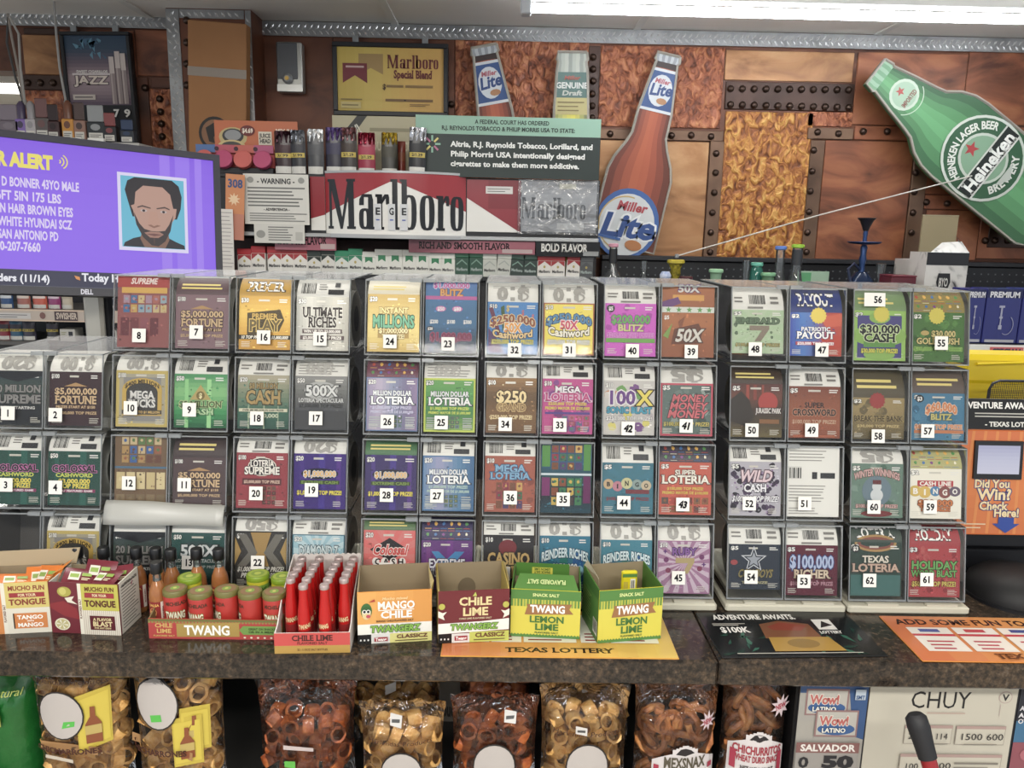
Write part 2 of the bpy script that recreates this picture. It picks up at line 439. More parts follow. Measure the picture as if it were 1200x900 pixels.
M_DK = mat('dark_laminate', '1b1b1e', .5, 0, '26262a', 0, 9)
M_DIAM = node_mat('diamond_plate_metal', ['7d7f80', 'a4a5a5'], 12, .32, .7)
M_TREAD = mat('tread_metal_painted_glint', 'd8d8d6', .25, .5)  # paler than the sheet: tread highlights put into the colour
M_WHITE = mat('white_paint', 'd9d8d2', .5)
M_GREYW = mat('pale_wall_paint', 'cfcfca', .7, 0, 'c2c2be', 0, 4)
def struct(o): o['kind'] = 'structure'; return o
struct(MB().box(-4.5, 4.5, -4, 7, -.05, 0).build('floor', M_FLOOR))
ce = struct(MB().box(-4.5, 4.5, -4, 7, CEIL+.012, CEIL+.1).build('ceiling', M_CEIL))
xs0 = atY(178, 22, YW).x; xs1 = atY(463, 33, YW).x; st = xs1-xs0
for k in range(-3, 5):
    MB().box(xs0+k*st+.006, xs0+(k+1)*st-.006, -3.9, YW-.01, CEIL, CEIL+.012).build('ceiling_panel', M_CEIL, ce)
for k in range(-3, 5):
    MB().box(xs0+k*st-.014, xs0+k*st+.014, -3.9, YW-.01, CEIL-.006, CEIL+.001).build('seam_strip', M_WHITE, ce)
# back wall
xl = atY(28, 100, YW).x
zo1 = atY(10, 83, YW).z
wb = struct(MB().box(xl, 3.0, YW, YW+.12, 0, CEIL+.05).box(-4.4, xl, YW, YW+.12, zo1, CEIL+.05).box(-4.4, xl, YW, YW+.12, 0, 1.2).build('wall_back', M_COP[2]))
wf = struct(MB().box(-4.5, 3, 6.0, 6.1, 0, CEIL+.05).build('wall_far', M_GREYW))
struct(MB().box(-4.5, -4.38, 3.0, 7, 0, CEIL+.05).build('wall_left', M_GREYW))
struct(MB().box(3.0, 3.1, 2.4, 6.1, 0, CEIL+.05).build('wall_right', M_COP[2]))
def pane(x0, y0, x1, y1, M, t=.006):
    a = atY(x0, (y0+y1)/2, YW).x; b = atY(x1, (y0+y1)/2, YW).x; z1 = atY((x0+x1)/2, y0, YW).z; z0 = atY((x0+x1)/2, y1, YW).z
    return MB().bev(a+.0015, b-.0015, YW-t, YW+.004, max(z0+.0015, .9), min(z1-.0015, CEIL), .002).build('copper_panel', M, wb)
C0_, C1_, C2_ = M_COP; H0, H1 = M_HAM
for r in [(308, 42, 392, 205, C2_), (392, 42, 533, 205, C2_), (533, 48, 688, 215, H1), (702, 54, 847, 150, H1), (700, 152, 847, 165, M_STRIP, .012),
          (700, 165, 827, 305, C1_), (827, 165, 844, 305, M_STRIP, .012), (849, 60, 1000, 96, C1_), (849, 97, 1000, 130, M_STRIPD, .009),
          (844, 131, 946, 305, H0), (945.5, 131, 999, 149, H1), (945, 150, 999, 164, M_STRIP, .012), (943, 164, 960, 305, M_STRIP, .012),
          (960, 165, 1064, 305, C0_), (1001, 62, 1130, 148, C0_), (1000, 148, 1076, 165, C0_, .009), (1064, 165, 1082, 305, M_STRIP, .012),
          (1082, 165, 1205, 229, C0_), (1076, 148, 1205, 165, C0_), (1082, 229, 1152, 246, C0_, .009), (1082, 246, 1146, 305, C0_), (1152, 229, 1320, 250, M_STRIPD, .009),
          (1146, 250, 1320, 305, C0_), (1156, 256, 1320, 268, H1, .009), (1156, 268, 1320, 292, M_STRIPD, .010), (1130, 62, 1320, 148, C0_), (1205, 148, 1320, 229, C0_),
          (688, 54, 702, 150, M_STRIPD, .009), (618, 215, 700, 305, C0_),
          (28, 33, 72, 41, M_STRIPD), (28, 41, 72, 88, C1_), (28, 88, 78, 106, M_STRIPD, .009), (30, 106, 78, 170, H1), (72, 35, 160, 106, C0_), (78, 106, 160, 170, C2_),
          (160, 35, 206, 90, C0_), (160, 90, 177, 175, C2_), (177, 104, 206, 175, H1), (177, 90, 206, 104, C2_)]:
    pane(*r)
bm_ = MB().lathe([(.0145, -.004), (.0145, .003), (.0115, .0085), (.006, .012), (.001, .0128)], 10, caps=True)
RIV = bm_.mesh('rivet', True); RIV.materials.append(M_RIV)
def rivet(px, py):
    p = atY(px, py, YW-.012); o = bpy.data.objects.new('rivet', RIV); link(o, wb); o.location = (p.x, YW-.011, p.z); o.rotation_euler = (math.pi/2, 0, 0)
K = 1/2.667
for x, y in [(98, 423), (160, 423), (222, 427), (238, 480), (236, 540), (232, 602), (226, 665), (221, 727), (219, 788), (555, 413), (620, 418), (543, 470), (538, 535), (532, 598), (528, 662), (523, 727), (520, 788),
             (698, 411), (773, 411), (850, 413), (865, 478), (862, 540), (857, 600), (853, 665), (848, 727), (895, 632), (960, 636), (1032, 637), (1107, 629), (1175, 632),
             (1115, 708), (1150, 708), (1185, 708), (1080, 752), (1110, 752), (1150, 752), (1185, 752)]+[(283+37*i, 277+i*.4) for i in range(11)]+[(283+37*i, 327+i*.9) for i in range(11)]:
    rivet(750+x*K, y*K)
for x, y in [(695, 67), (695, 81), (695, 95), (694, 110), (694, 124), (694, 138), (715, 157), (787, 159), (529, 122),
             (32, 97), (47, 97), (62, 97), (187, 116), (188, 131), (189, 145), (190, 160), (170, 103)]: rivet(x, y)
# diamond plate trims: sheet + raised treads
def tread_mesh():
    mb = MB(); L, W_, h = .013, .0045, .003
    mb.add([(-L, 0, 0), (0, 0, -W_), (L, 0, 0), (0, 0, W_), (0, -h, 0)], [(0, 1, 4), (1, 2, 4), (2, 3, 4), (3, 0, 4)]); return mb
def plate(name, o, U, V, W_, H_, flip=1):
    """diamond plate strip: lower-left o, axes U, V"""
    o, U, V = Vector(o), Vector(U).normalized(), Vector(V).normalized(); N = U.cross(V)
    q = lambda x, y, h: o+U*x+V*y+N*h
    mb = MB(); mb.add([q(0, 0, -.003), q(W_, 0, -.003), q(W_, H_, -.003), q(0, H_, -.003), q(0, 0, 0), q(W_, 0, 0), q(W_, H_, 0), q(0, H_, 0)],
                      [(3, 2, 1, 0), (4, 5, 6, 7), (0, 1, 5, 4), (2, 3, 7, 6), (1, 2, 6, 5), (3, 0, 4, 7)])
    t = struct(mb.build(name, M_DIAM))
    tb = MB(); sp = .026; j = 0; y = .014
    while y < H_-.006:
        x = .012+(j % 2)*sp/2
        while x < W_-.008:
            s_ = flip if j % 2 else -flip; a = math.radians(48*s_ + 90*(s_ < 0)*0); ca, sa = math.cos(a), math.sin(a); L, wd, h = .0135, .0052, .004
            P = [(-L, 0), (0, -wd), (L, 0), (0, wd)]; P = [(x+u*ca-v*sa, y+u*sa+v*ca) for u, v in P]
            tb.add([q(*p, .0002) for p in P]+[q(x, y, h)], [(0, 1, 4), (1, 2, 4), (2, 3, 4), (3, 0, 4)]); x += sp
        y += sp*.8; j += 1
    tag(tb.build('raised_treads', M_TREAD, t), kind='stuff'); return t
def ztop(px, py, Y): return atY(px, py, Y).z
za, zb = ztop(500, 47, YW), CEIL
plate('trim_1', (atY(306, 40, YW).x, YW-.02, za), (1, 0, 0), (0, 0, 1), 3.9, zb-za-.004)
za2 = ztop(100, 33, YW)
plate('trim_2', (-2.65, YW-.02, za2), (1, 0, 0), (0, 0, 1), atY(199, 30, YW).x+2.65, min(.066, zb-za2))
# pillar with plate edges
YP = 3.2
xa, xb = atY(199, 90, YP).x, atY(297, 90, YP).x
pl = struct(MB().box(xa, xb, YP, YW, 0, CEIL+.03).build('wall_pillar', M_COP[2]))
M_TRIMTOP = M_DIAM
plate('trim_3', (xa, YP-.004, 1.0), (1, 0, 0), (0, 0, 1), .05, CEIL-1.0-.004)
plate('trim_4', (xb-.022, YP-.004, 1.0), (1, 0, 0), (0, 0, 1), .022, CEIL-1.0-.004)
plate('trim_5', (xa+.052, YP-.004, ztop(250, 22, YP)), (1, 0, 0), (0, 0, 1), xb-xa-.078, CEIL-.004-ztop(250, 22, YP))
pv = MB().lathe([(.0145, -.004), (.0145, .003), (.0115, .0085), (.006, .012), (.001, .0128)], 10)
for y in (24, 50, 75, 100):
    p = atY(219, y, YP); o = bpy.data.objects.new('rivet', RIV); link(o, pl); o.location = (p.x, YP-.001, p.z); o.rotation_euler = (math.pi/2, 0, 0)
# ceiling lamps: the strip with the lit tube, the store lamps further back, and fill lamps added over aisle and far room
M_TUBE = mat('lit_tube', 'f4f8ff', .4, emit=24)
def tube_lamp(label, A, B, lit=True):
    A, B = Vector(A), Vector(B); t = thing('tube_lamp', label, 'lamp', A)
    L = (B-A).length; ang = math.atan2(B.y-A.y, B.x-A.x); t.rotation_euler = (0, 0, ang)
    MB().tube([(.03, 0, 0), (L-.03, 0, 0)], .0145, 12, M_TUBE if lit else M_WHITE).build('tube', None, t, True)
    MB().bev(-.03, L+.03, -.018, .018, .024, CEIL-A.z-.002, .006).build('housing', M_WHITE, t)
    for x in (-.005, L-.03):
        MB().bev(x, x+.035, -.022, .022, -.024, .034, .004).build('socket', mat('socket_plastic', 'b9bcbf', .4), t)
    return t
YT = 2.72
zt = atY(700, 11, YT).z
tube_lamp('bright white lit tube lamp on the ceiling at top right', (atY(612, 9, YT).x, YT, zt), (atY(612, 9, YT).x+2.2, YT, zt))
MB().box(-3.5, 2.9, 2.735, 2.765, CEIL-.006, CEIL+.001).build('seam_strip', M_WHITE, ce)
for i, (x, y, nm) in enumerate([(-.75, -.55, 'left of the two nearest'), (.85, -.55, 'right of the two nearest'), (0, -2.6, 'farthest behind'), (-.75, 1.75, 'added over the staff aisle at left'), (1.0, 1.75, 'added over the staff aisle at right'), (-2.6, 4.8, 'added to light the far room')]):
    t = thing('ceiling_lamp', 'long white ceiling lamp over the shop floor, '+nm, 'lamp', (x, y, CEIL))
    MB().bev(-.65, .65, -.17, .17, -.045, -.002, .006).build('housing', M_WHITE, t)
    MB().box(-.62, .62, -.145, .145, -.055, -.0455).build('diffuser', mat('lamp_diffuser', 'f6f4ee', .4, emit=2.5), t)

# ================================================================== service counter
def granite():
    M = bpy.data.materials.new('granite'); M.use_nodes = True; nt = M.node_tree; b = nt.nodes['Principled BSDF']
    tc = nt.nodes.new('ShaderNodeTexCoord')
    n = nt.nodes.new('ShaderNodeTexNoise'); n.inputs['Scale'].default_value = 110; n.inputs['Detail'].default_value = 8; n.inputs['Roughness'].default_value = .7
    v = nt.nodes.new('ShaderNodeTexVoronoi'); v.inputs['Scale'].default_value = 130
    n2 = nt.nodes.new('ShaderNodeTexNoise'); n2.inputs['Scale'].default_value = 9; n2.inputs['Detail'].default_value = 3
    r = nt.nodes.new('ShaderNodeValToRGB'); E = r.color_ramp.elements
    E[0].position = .33; E[0].color = lin('1d1a18'); E[1].position = .5; E[1].color = lin('3d352e')
    e = E.new(.6); e.color = lin('574737'); e = E.new(.72); e.color = lin('6d6258')
    r2 = nt.nodes.new('ShaderNodeValToRGB'); r2.color_ramp.elements[0].color = (.28, .28, .28, 1); r2.color_ramp.elements[1].color = (1, 1, 1, 1)
    mx = nt.nodes.new('ShaderNodeMix'); mx.data_type = 'RGBA'; mx.blend_type = 'MULTIPLY'; mx.inputs[0].default_value = .75
    ad = nt.nodes.new('ShaderNodeMath'); ad.operation = 'MULTIPLY_ADD'; ad.inputs[1].default_value = .35; 
    for a in (n, v, n2): nt.links.new(tc.outputs['Object'], a.inputs['Vector'])
    nt.links.new(n2.outputs['Fac'], ad.inputs[0]); sb = nt.nodes.new('ShaderNodeMath'); sb.operation = 'SUBTRACT'; sb.inputs[1].default_value = .175
    nt.links.new(n.outputs['Fac'], sb.inputs[0]); nt.links.new(sb.outputs[0], ad.inputs[2])
    nt.links.new(ad.outputs[0], r.inputs[0]); nt.links.new(v.outputs['Color'], r2.inputs[0])
    nt.links.new(r.outputs[0], mx.inputs[6]); nt.links.new(r2.outputs[0], mx.inputs[7]); nt.links.new(mx.outputs[2], b.inputs['Base Color'])
    b.inputs['Roughness'].default_value = .16; return M
M_GRAN = granite()
YF = 1.092; SLABZ = .957
ct = thing('service_counter', 'dark brown granite counter with open snack shelves under it', 'counter', (0, 1.4, 0))
def cbox(name, x0, x1, y0, y1, z0, z1, M, bevel=.004, parent=ct):
    return MB().bev(x0, x1, y0-1.4, y1-1.4, z0, z1, bevel).build(name, M, parent)
xseam = atZ(842, 773, 1.0).x
cbox('countertop_slab', -1.9, xseam-.0008, YF, 1.98, SLABZ, 1.0, M_GRAN)
cbox('countertop_slab', xseam+.0008, 2.4, YF, 1.98, SLABZ, 1.0, M_GRAN)
xpan = atY(938, 850, 1.135).x
M_CAB = mat('black_cabinet', '131214', .6)
cbox('back_panel', -1.9, xpan, 1.60, 1.63, 0.02, SLABZ-.002, M_CAB)
cbox('front_panel', xpan, 2.4, 1.14, 1.16, 0.02, SLABZ-.002, mat('dark_panel', '27272b', .6))
cbox('plinth', -1.9, 2.4, 1.2, 1.95, 0.0, .1, M_CAB)
cbox('side_panel', xpan, xpan+.02, 1.161, 1.63, 0.02, SLABZ-.002, M_CAB)
zs = .655
M_WIRE = mat('white_wire', 'c9c8c2', .4)
cbox('shelf_board', -1.9, xpan-.003, 1.105, 1.598, zs-.03, zs-.004, mat('shelf_steel', '3b3a38', .5))
M_STEEL = mat('grey_steel', '8a8c8c', .4, .3)
xu = atY(318, 815, 1.5).x
up_ = MB().bev(xu-.028, xu-.003, 1.5-1.4, 1.53-1.4, zs, SLABZ-.003, .002).bev(xu+.003, xu+.028, 1.5-1.4, 1.53-1.4, zs, SLABZ-.003, .002).build('slotted_upright', M_STEEL, ct)
mb = MB()
for i in range(10):
    z = zs+.02+i*.027; mb.box(xu-.018, xu-.012, .0985, .1005, z, z+.014).box(xu+.012, xu+.018, .0985, .1005, z, z+.014)
tag(mb.build('slots', M_BLACK, up_), kind='stuff')
# rear wire shelf with cross wires
wz = atY(260, 883, 1.42).z
for r in ((-1.8, -.02),):
    mb = MB().tube([(-1.8, .02, wz), (xpan-.01, .02, wz)], .003, 6).tube([(-1.8, .02, wz-.03), (xpan-.01, .02, wz-.03)], .003, 6)
    x = -1.78
    while x < xpan-.02: mb.tube([(x, .02, wz-.03), (x, .02, wz), (x, .195, wz+.002)], .0018, 4); x += .04
    mb.build('wire_shelf', M_WIRE, ct)
# ================================================================== lottery ticket dispensers
def D(x, z, t): return Vector((x, DY0+LEAN*(z-1.0)+t, z))
ZB = 1.018; RP = .1372                                  # lowest bin floor, row pitch
COLS = [(-17, 52.5, 122, 1), (132.5, 201, 270.5, 0), (276, 343.5, 412, 0), (427.5, 495.5, 563, 0), (569, 635, 701.5, 0), (707.5, 774.5, 843, 0), (857, 925, 993.5, 0), (1000, 1069, 1138, 0)]
SAY = ['short dispenser at far left, three bins high, top bins numbered 1 and 2', 'dispenser beside the short one, with a grey lid over its lowest bins', 'dispenser behind the red salt bottles, gold and silver tickets on top',
       'dispenser behind the mango and chile boxes, pale gold ticket top left', 'dispenser with bright blue and yellow crossword tickets on top', 'dispenser with magenta and orange tickets on top',
       'dispenser with mint green and blue-red tickets on top', 'rightmost dispenser, beside the orange ticket checker']
M_BASE = mat('ivory_plastic', 'c5c1b0', .45)
M_PAPER = mat('ticket_paper', 'dcdad3', .7, 0, 'd2d0c8', 0, 12)
M_PSIDE = mat('roll_edge', '8d8a84', .8)
M_HUB = mat('black_hub', '121214', .5)
DEPTH = .225
BIN = {}
for ci, (a, b, c, r0) in enumerate(COLS):
    xs = [atD(q, 330 if r0 == 0 else 410).x for q in (a, b, c)]
    root = thing('ticket_dispenser', 'clear acrylic '+SAY[ci], 'dispenser', (xs[1], DY0, 1.0), 0, 'lottery ticket dispensers on the counter')
    o = Vector(root.location)
    mb = MB(); mb.bev(xs[0]-.002-o.x, xs[2]+.004-o.x, -.006, DEPTH+.02, 0, .014, .003)
    for q in (0, 1):
        xm = (xs[q]+xs[q+1])/2-o.x; mb.box(xm-.02, xm+.035, -.004, .004, .0142, .0178)
    mb.build('base', M_BASE, root)
    # rear spine that carries the bins
    mb = MB(); zt_ = ZB+RP*(4-r0)
    mb.add([D(xs[0], ZB-.003, DEPTH)-o, D(xs[2], ZB-.003, DEPTH)-o, D(xs[2], zt_-.004, DEPTH)-o, D(xs[0], zt_-.004, DEPTH)-o], [(0, 1, 2, 3)], ACR); mb.build('rear_sheet', None, root)
    for row in range(r0, 4):
        z0 = ZB+RP*(3-row); z1 = z0+RP
        for side in (0, 1):
            x0, x1 = xs[side]+.0012, xs[side+1]-.0012; BIN[ci, side, row] = (x0, x1, z0, z1)
            mb = MB(); zA, zB_ = z0+.0015, z1-.0055
            P = lambda x, z, t: D(x, z, t)-o
            qd = lambda *p: mb.add([P(*k) for k in p], [(0, 1, 2, 3)], ACR)
            qd((x0, zA, 0), (x1, zA, 0), (x1, zB_, 0), (x0, zB_, 0))
            qd((x0, zA, 0), (x0, zA, DEPTH), (x0, zB_, DEPTH), (x0, zB_, 0))
            qd((x1, zA, 0), (x1, zA, DEPTH), (x1, zB_, DEPTH), (x1, zB_, 0))
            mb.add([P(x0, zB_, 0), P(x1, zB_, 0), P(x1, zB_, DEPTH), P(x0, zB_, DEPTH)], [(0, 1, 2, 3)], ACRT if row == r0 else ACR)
            qd((x0, zA, 0), (x1, zA, 0), (x1, zA, DEPTH), (x0, zA, DEPTH))
            e = .0022
            sh = lambda v: P(v.x, v.z, v.y)
            for (xa_, xb_, ta, tb_, za_, zb__) in [(x0, x1, -.0005, .003, zA, zA+e), (x0, x1, -.0005, .003, zB_-e, zB_), (x0, x0+e*.7, -.0005, .003, zA, zB_), (x1-e*.7, x1, -.0005, .003, zA, zB_),
                                                 (x0, x0+.0015, 0, DEPTH, zB_-.0015, zB_), (x1-.0015, x1, 0, DEPTH, zB_-.0015, zB_)]:
                mb.box(xa_, xb_, ta, tb_, za_, zb__, ACRE, None, sh)
            bo = mb.build('bin', None, root)
            # finger tab at the seam of each pair
            mb = MB(); xt = x1-.021 if side == 0 else x0; mb.box(xt, xt+.021, -.0045, 0.003, z1-.0085, z1-.002, None, None, sh)
            mb.build('finger_tab', ACRE, bo)
            BIN[ci, side, row] += (bo, o)
# ------------------------------------------------------------------ tickets
DARKT = '1d1c1e'
def run(p, ops, W_, H_):
    for op in ops:
        k = op[0]
        if k == 'T':
            _, t, v, h, wd, c = op[:6]; out = op[6] if len(op) > 6 else None; fl = op[7] if len(op) > 7 else ''; u = op[8] if len(op) > 8 else .5
            p.text(t, u, v, h, c, wd, 'c', 'B' if 'r' not in fl else 'R', out, 's' in fl, .22 if 'i' in fl else 0, 0, .09 if 'a' in fl else (-.05 if 'd' in fl else 0))
        elif k == 'R': p.rect(*op[1:6])
        elif k == 'E': p.ell(*op[1:6])
        elif k == 'O': p.ring(*op[1:7])
        elif k == 'S': p.star(*op[1:])
        elif k == 'Y': p.rays(*op[1:])
        elif k == 'G': p.grad(0, 0, 1, 1, op[1], len(op) > 2)
        elif k == 'B': p.border(*op[1:])
        elif k == 'L': p.lines(*op[1:])
        elif k == 'P': p.poly(op[1], op[2])
        elif k == 'C':
            _, u0, v0, u1, v1, nx, ny, pal = op[:8]; rr = random.Random(nx*7+ny)
            for i in range(nx):
                for j in range(ny):
                    a = u0+(u1-u0)*(i+.08)/nx; b = u0+(u1-u0)*(i+.92)/nx; c_ = v0+(v1-v0)*(j+.08)/ny; d_ = v0+(v1-v0)*(j+.92)/ny
                    p.poly([(a, d_), (b, d_), (b, c_), (a, c_)], rr.choice(pal), False)
            p.h += p.dl
            for i in range(nx):
                for j in range(ny):
                    a = u0+(u1-u0)*(i+.5)/nx; c_ = v0+(v1-v0)*(j+.45)/ny; q = .24*(u1-u0)/nx
                    pts = [(a+q*math.cos(t)*rr.uniform(.6, 1.1), c_+q*W_/H_*math.sin(t)*rr.uniform(.6, 1.1)) for t in (0, 1.05, 2.1, 3.14, 4.2, 5.2)]
                    p.poly(pts[::-1], rr.choice(pal), False)
            p.h += p.dl
        elif k == 'D':
            _, n, pal, r0, r1, sd = op; rr = random.Random(sd)
            for i in range(n):
                u, v, r = rr.uniform(.06, .94), rr.uniform(.06, .94), rr.uniform(r0, r1); r = min(r, u, 1-u, v, 1-v)
                pts = [(u+r*math.cos(t)*rr.uniform(.7, 1.1), v+r*W_/H_*math.sin(t)*rr.uniform(.7, 1.1)) for t in [x*.7 for x in range(9)]]
                pts = [(min(max(a, .01), .99), min(max(b, .01), .99)) for a, b in pts]
                p.poly(pts[::-1], pal[i % len(pal)], False); p.h += p.dl*.15
            p.h += p.dl
def stub_print(p, kind, seed, price, W_, H_, ops, bg):
    rr = random.Random(seed)
    if kind == 'n':
        p.text(price, .5, .55, .66, '9b9891', .62, st='X', rot=180); p.lines(.1, .12, .9, .3, 2, '8a8780', .25, seed)
    elif kind == 'b':
        p.barcode(.34, .3, .66, .72, n=20, seed=seed); p.lines(.05, .35, .26, .7, 2, '77746e', .4, seed); p.lines(.74, .3, .95, .75, 2, '77746e', .5, seed); p.lines(.3, .8, .7, .95, 1, '77746e', .6, seed)
    elif kind == 'c':
        p.barcode(.08, .2, .36, .8, n=16, seed=seed); p.lines(.42, .2, .6, .6, 3, '77746e', .4, seed); p.rect(.6, .55, .9, .85, '2a2a2c'); p.rect(.72, .15, .82, .4, '2a2a2c')
    elif kind == 'l':
        p.lines(.06, .15, .94, .95, 5, '8f8c85', .3, seed); p.text(price, .45, .55, .6, 'b1aea7', .5, st='X', rot=180)
def ticket(n, ci, side, row, price, bg, stub, ops, sticker=None, top=.25, label='', foil=False, bot=.965, hand=False, dx=0, stw=0):
    x0, x1, z0, z1, bo, do = BIN[ci, side, row]; wb_ = x1-x0
    xa_, xb_ = x0+wb_*.035+dx*wb_, x1-wb_*.045+dx*wb_; W_ = xb_-xa_
    zt_ = z1-.0055-top*(z1-z0)+.002; zb_ = z0+.0015+(1-bot)*(z1-z0); H_ = zt_-zb_
    xm = (xa_+xb_)/2
    root = thing('lottery_ticket_roll', label+(' scratch ticket roll in the bin numbered %d' % n if n else ''), 'lottery ticket', D(xm, z0+.0025, .06), 0, 'scratch ticket rolls in the dispensers')
    o = Vector(root.location); P = lambda x, z, t: D(x, z, t)-o
    # roll on its hub
    R = .052; zc = z0+.0025+R; nn = 20; mb = MB(); tc_ = .083
    yc = DY0+LEAN*(zc-1)+tc_
    def ringp(x, r): return [Vector((x, yc+r*math.cos(2*math.pi*i/nn), zc+r*math.sin(2*math.pi*i/nn)))-o for i in range(nn)]
    for sx in (xa_, xb_):
        vs = ringp(sx, R)+ringp(sx, .024)+ringp(sx, .023); mb.add(vs, [(i, (i+1) % nn, nn+(i+1) % nn, nn+i) for i in range(nn)], M_PSIDE); mb.add(vs[nn:2*nn], [tuple(range(nn))], M_HUB)
    mb.add(ringp(xa_, R)+ringp(xb_, R), [(i, (i+1) % nn, nn+(i+1) % nn, nn+i) for i in range(nn)], M_PAPER)
    mb.build('paper_roll', None, root, True)
    # strip: flat front, then bending back over the roll
    hs = z1-.009-zt_
    prof = [(zb_, .0095), (zt_, .0095)]
    for i in range(1, 7):
        q = i/6; prof.append((zt_+hs*q, .0095+.018*q*q))
    prof.append((zt_+hs*.99, .06)); prof.append((zc+R*.99, .083+LEAN*0))
    mb = MB(); vs = [P(x, z, t) for z, t in prof for x in (xa_, xb_)]
    mb.add(vs, [(2*i, 2*i+1, 2*i+3, 2*i+2) for i in range(len(prof)-1)]); mb.build('paper_strip', M_PAPER, root)
    if hs > .012 and stub not in 'x':
        def smap(x, y, h):
            q = y/hs; return P(xa_+x, zt_+y, .0095+.018*q*q-.0017-h)
        p = Print(W_, hs*.97, smap, None, .00008)
        if stub[0] == '#':
            p.grad(0, 0, 1, 1, [stub[1:7]]*3)
            if ':' in stub: p.text(stub.split(':')[1], .5, .45, .5, 'e8e6e0', .7, out='333333', serif=True)
            else: p.lines(.1, .3, .9, .7, 2, 'd8c46a', .5, n)
        elif stub[0] == '@':
            p.grad(0, 0, 1, 1, [stub[1:7]]*3); run(p, [('C', .05, .05, .95, .95, 6, 2, ['3a6ea8', 'b0412f', '4d8a43', 'd8a53a', '7a3a80', 'd9d2b8'])], W_, hs)
        else: stub_print(p, stub, n*3+1, price, W_, hs, ops, bg)
        p.build(root, 'ticket_back')
    # front ticket
    mb = MB(); sh = lambda v: P(v.x, v.z, v.y); mb.box(xa_, xb_, .0085, .0092, zb_, zt_, None, None, sh); tk = mb.build('ticket', M_PAPER, root)
    p = Print(W_, H_, lambda x, y, h: P(xa_+x, zb_+y, .0084-h), FOIL if foil else INK, .00007)
    if bg: p.rect(0, 0, 1, 1, bg)
    p.dim = .84
    run(p, [q for q in ops if q[0] in 'GYDBCO' or q[0] == 'R' and len(q) > 6], W_, H_)
    if bg and bg not in ('d6d4cc', 'dcd8c8'):      # fine printed pattern of the ticket paper
        rr = random.Random(n*11+ci); hx = lambda k: ''.join('%02x' % int(min(255, int(bg[i:i+2], 16)*k+6)) for i in (0, 2, 4))
        for i in range(46):
            u, v = rr.uniform(.03, .93), rr.uniform(.16, .95); a_, b_ = rr.uniform(.01, .05), rr.uniform(.006, .03)
            p.poly([(u, min(v+b_, .98)), (u+a_, min(v+b_, .98)), (u+a_*rr.uniform(.6, 1.2), v), (u+a_*rr.uniform(-.2, .3), v)], hx(rr.choice((.72, .82, 1.2, 1.32))), False)
        p.h += p.dl
    if price:
        p.text(price, .11, .085, .075, 'f0eee6', .15, out='222222'); p.lines(.78, .05, .95, .13, 2, 'e8e6de', .5, n); p.lines(.38, .05, .62, .11, 1, 'cfcabc', .6, n)
        p.lines(.05, .85, .24, .96, 4, 'd8d4c4', .35, n); p.lines(.76, .85, .95, .96, 4, 'd8d4c4', .35, n+1)
    run(p, [q for q in ops if not (q[0] in 'GYDBCO' or q[0] == 'R' and len(q) > 6)], W_, H_)
    p.build(tk, 'printed_design')
    if sticker:
        c = atD(*sticker)-do; sw = .0235+stw; shh = .0235
        # place on the cover in the bin's leaning plane
        zz = c.z+do.z; xx = c.x+do.x
        sp = Print(sw, shh, lambda x, y, h: D(xx-sw/2+x, zz-shh/2+y, -.0006-h)-do, MATTE)
        sp.rect(0, 0, 1, 1, 'e9e7e0'); sp.text(str(n), .5+(.15 if stw else 0), .5, .48, '15151a', (.62 if n > 9 else .3)*(.0235/sw), st='B' if not hand else 'X', rot=0 if not hand else -6, slant=0 if not hand else .12)
        sp.build(bo, 'number_sticker')
T_ = 'T'
GOLD, W3, YEL = 'd9b25a', 'f1efe8', 'f0dc3c'
TX = lambda *l: [('L', .2, .9, .8, .95, 1, 'd8d4c4', .5, 2)]
fort = [(T_, '$5,000,000', .36, .11, .8, 'd6b483', '2a1416', 's'), (T_, 'FORTUNE', .52, .14, .78, 'd6b483', '2a1416', 's'), ('P', [(.28, .27), (.72, .27), (.5, .2)], 'b98f55'),
        ('R', .12, .62, .88, .68, '4a2a22'), (T_, 'PRIZES START AT $150', .65, .045, .74, 'd6b483'), (T_, '$5,000,000 TOP PRIZE', .76, .05, .8, 'c9a878')]
colo = [('R', .12, 0, .2, 1, '1c5a4c', 0), ('R', .35, 0, .4, 1, '1a5547', 0), ('R', .6, 0, .72, 1, '1d5f50', 0), ('R', .86, 0, .9, 1, '17493e', 0), (T_, 'COLOSSAL', .32, .12, .84, '0e2a26', 'd56fb2', 's'), (T_, 'CASHWORD', .44, .07, .7, 'cfd84a'), (T_, '$3,000,000', .55, .08, .6, YEL), (T_, 'TOP PRIZE!', .64, .08, .58, YEL),
        ('R', .1, .7, .9, .76, '8c2a5c'), (T_, "TEXAS' FEATURED GAME", .73, .035, .7, 'efe3ea')]
mega = [('R', .06, .06, .94, .94, 'a9a28a', 0), ('R', .14, .12, .86, .9, '8c8a86', 0), ('E', .5, .33, .38, .2, 'c9a53c'), ('R', .12, .33, .88, .8, 'c9a53c'), ('E', .5, .38, .3, .16, '3a3632'), ('R', .2, .38, .8, .78, '3a3632'),
        (T_, '$400 MILLION', .24, .07, .66, '3a2c14', None, 'sa'), (T_, 'MEGA', .43, .13, .46, 'e2e0da', '555555', 's'), (T_, 'BUCKS', .58, .13, .52, 'e2e0da', '555555', 's'), ('R', .12, .7, .88, .77, '4a4238'), (T_, 'PRIZES UP TO $1 MILLION', .735, .04, .7, GOLD)]
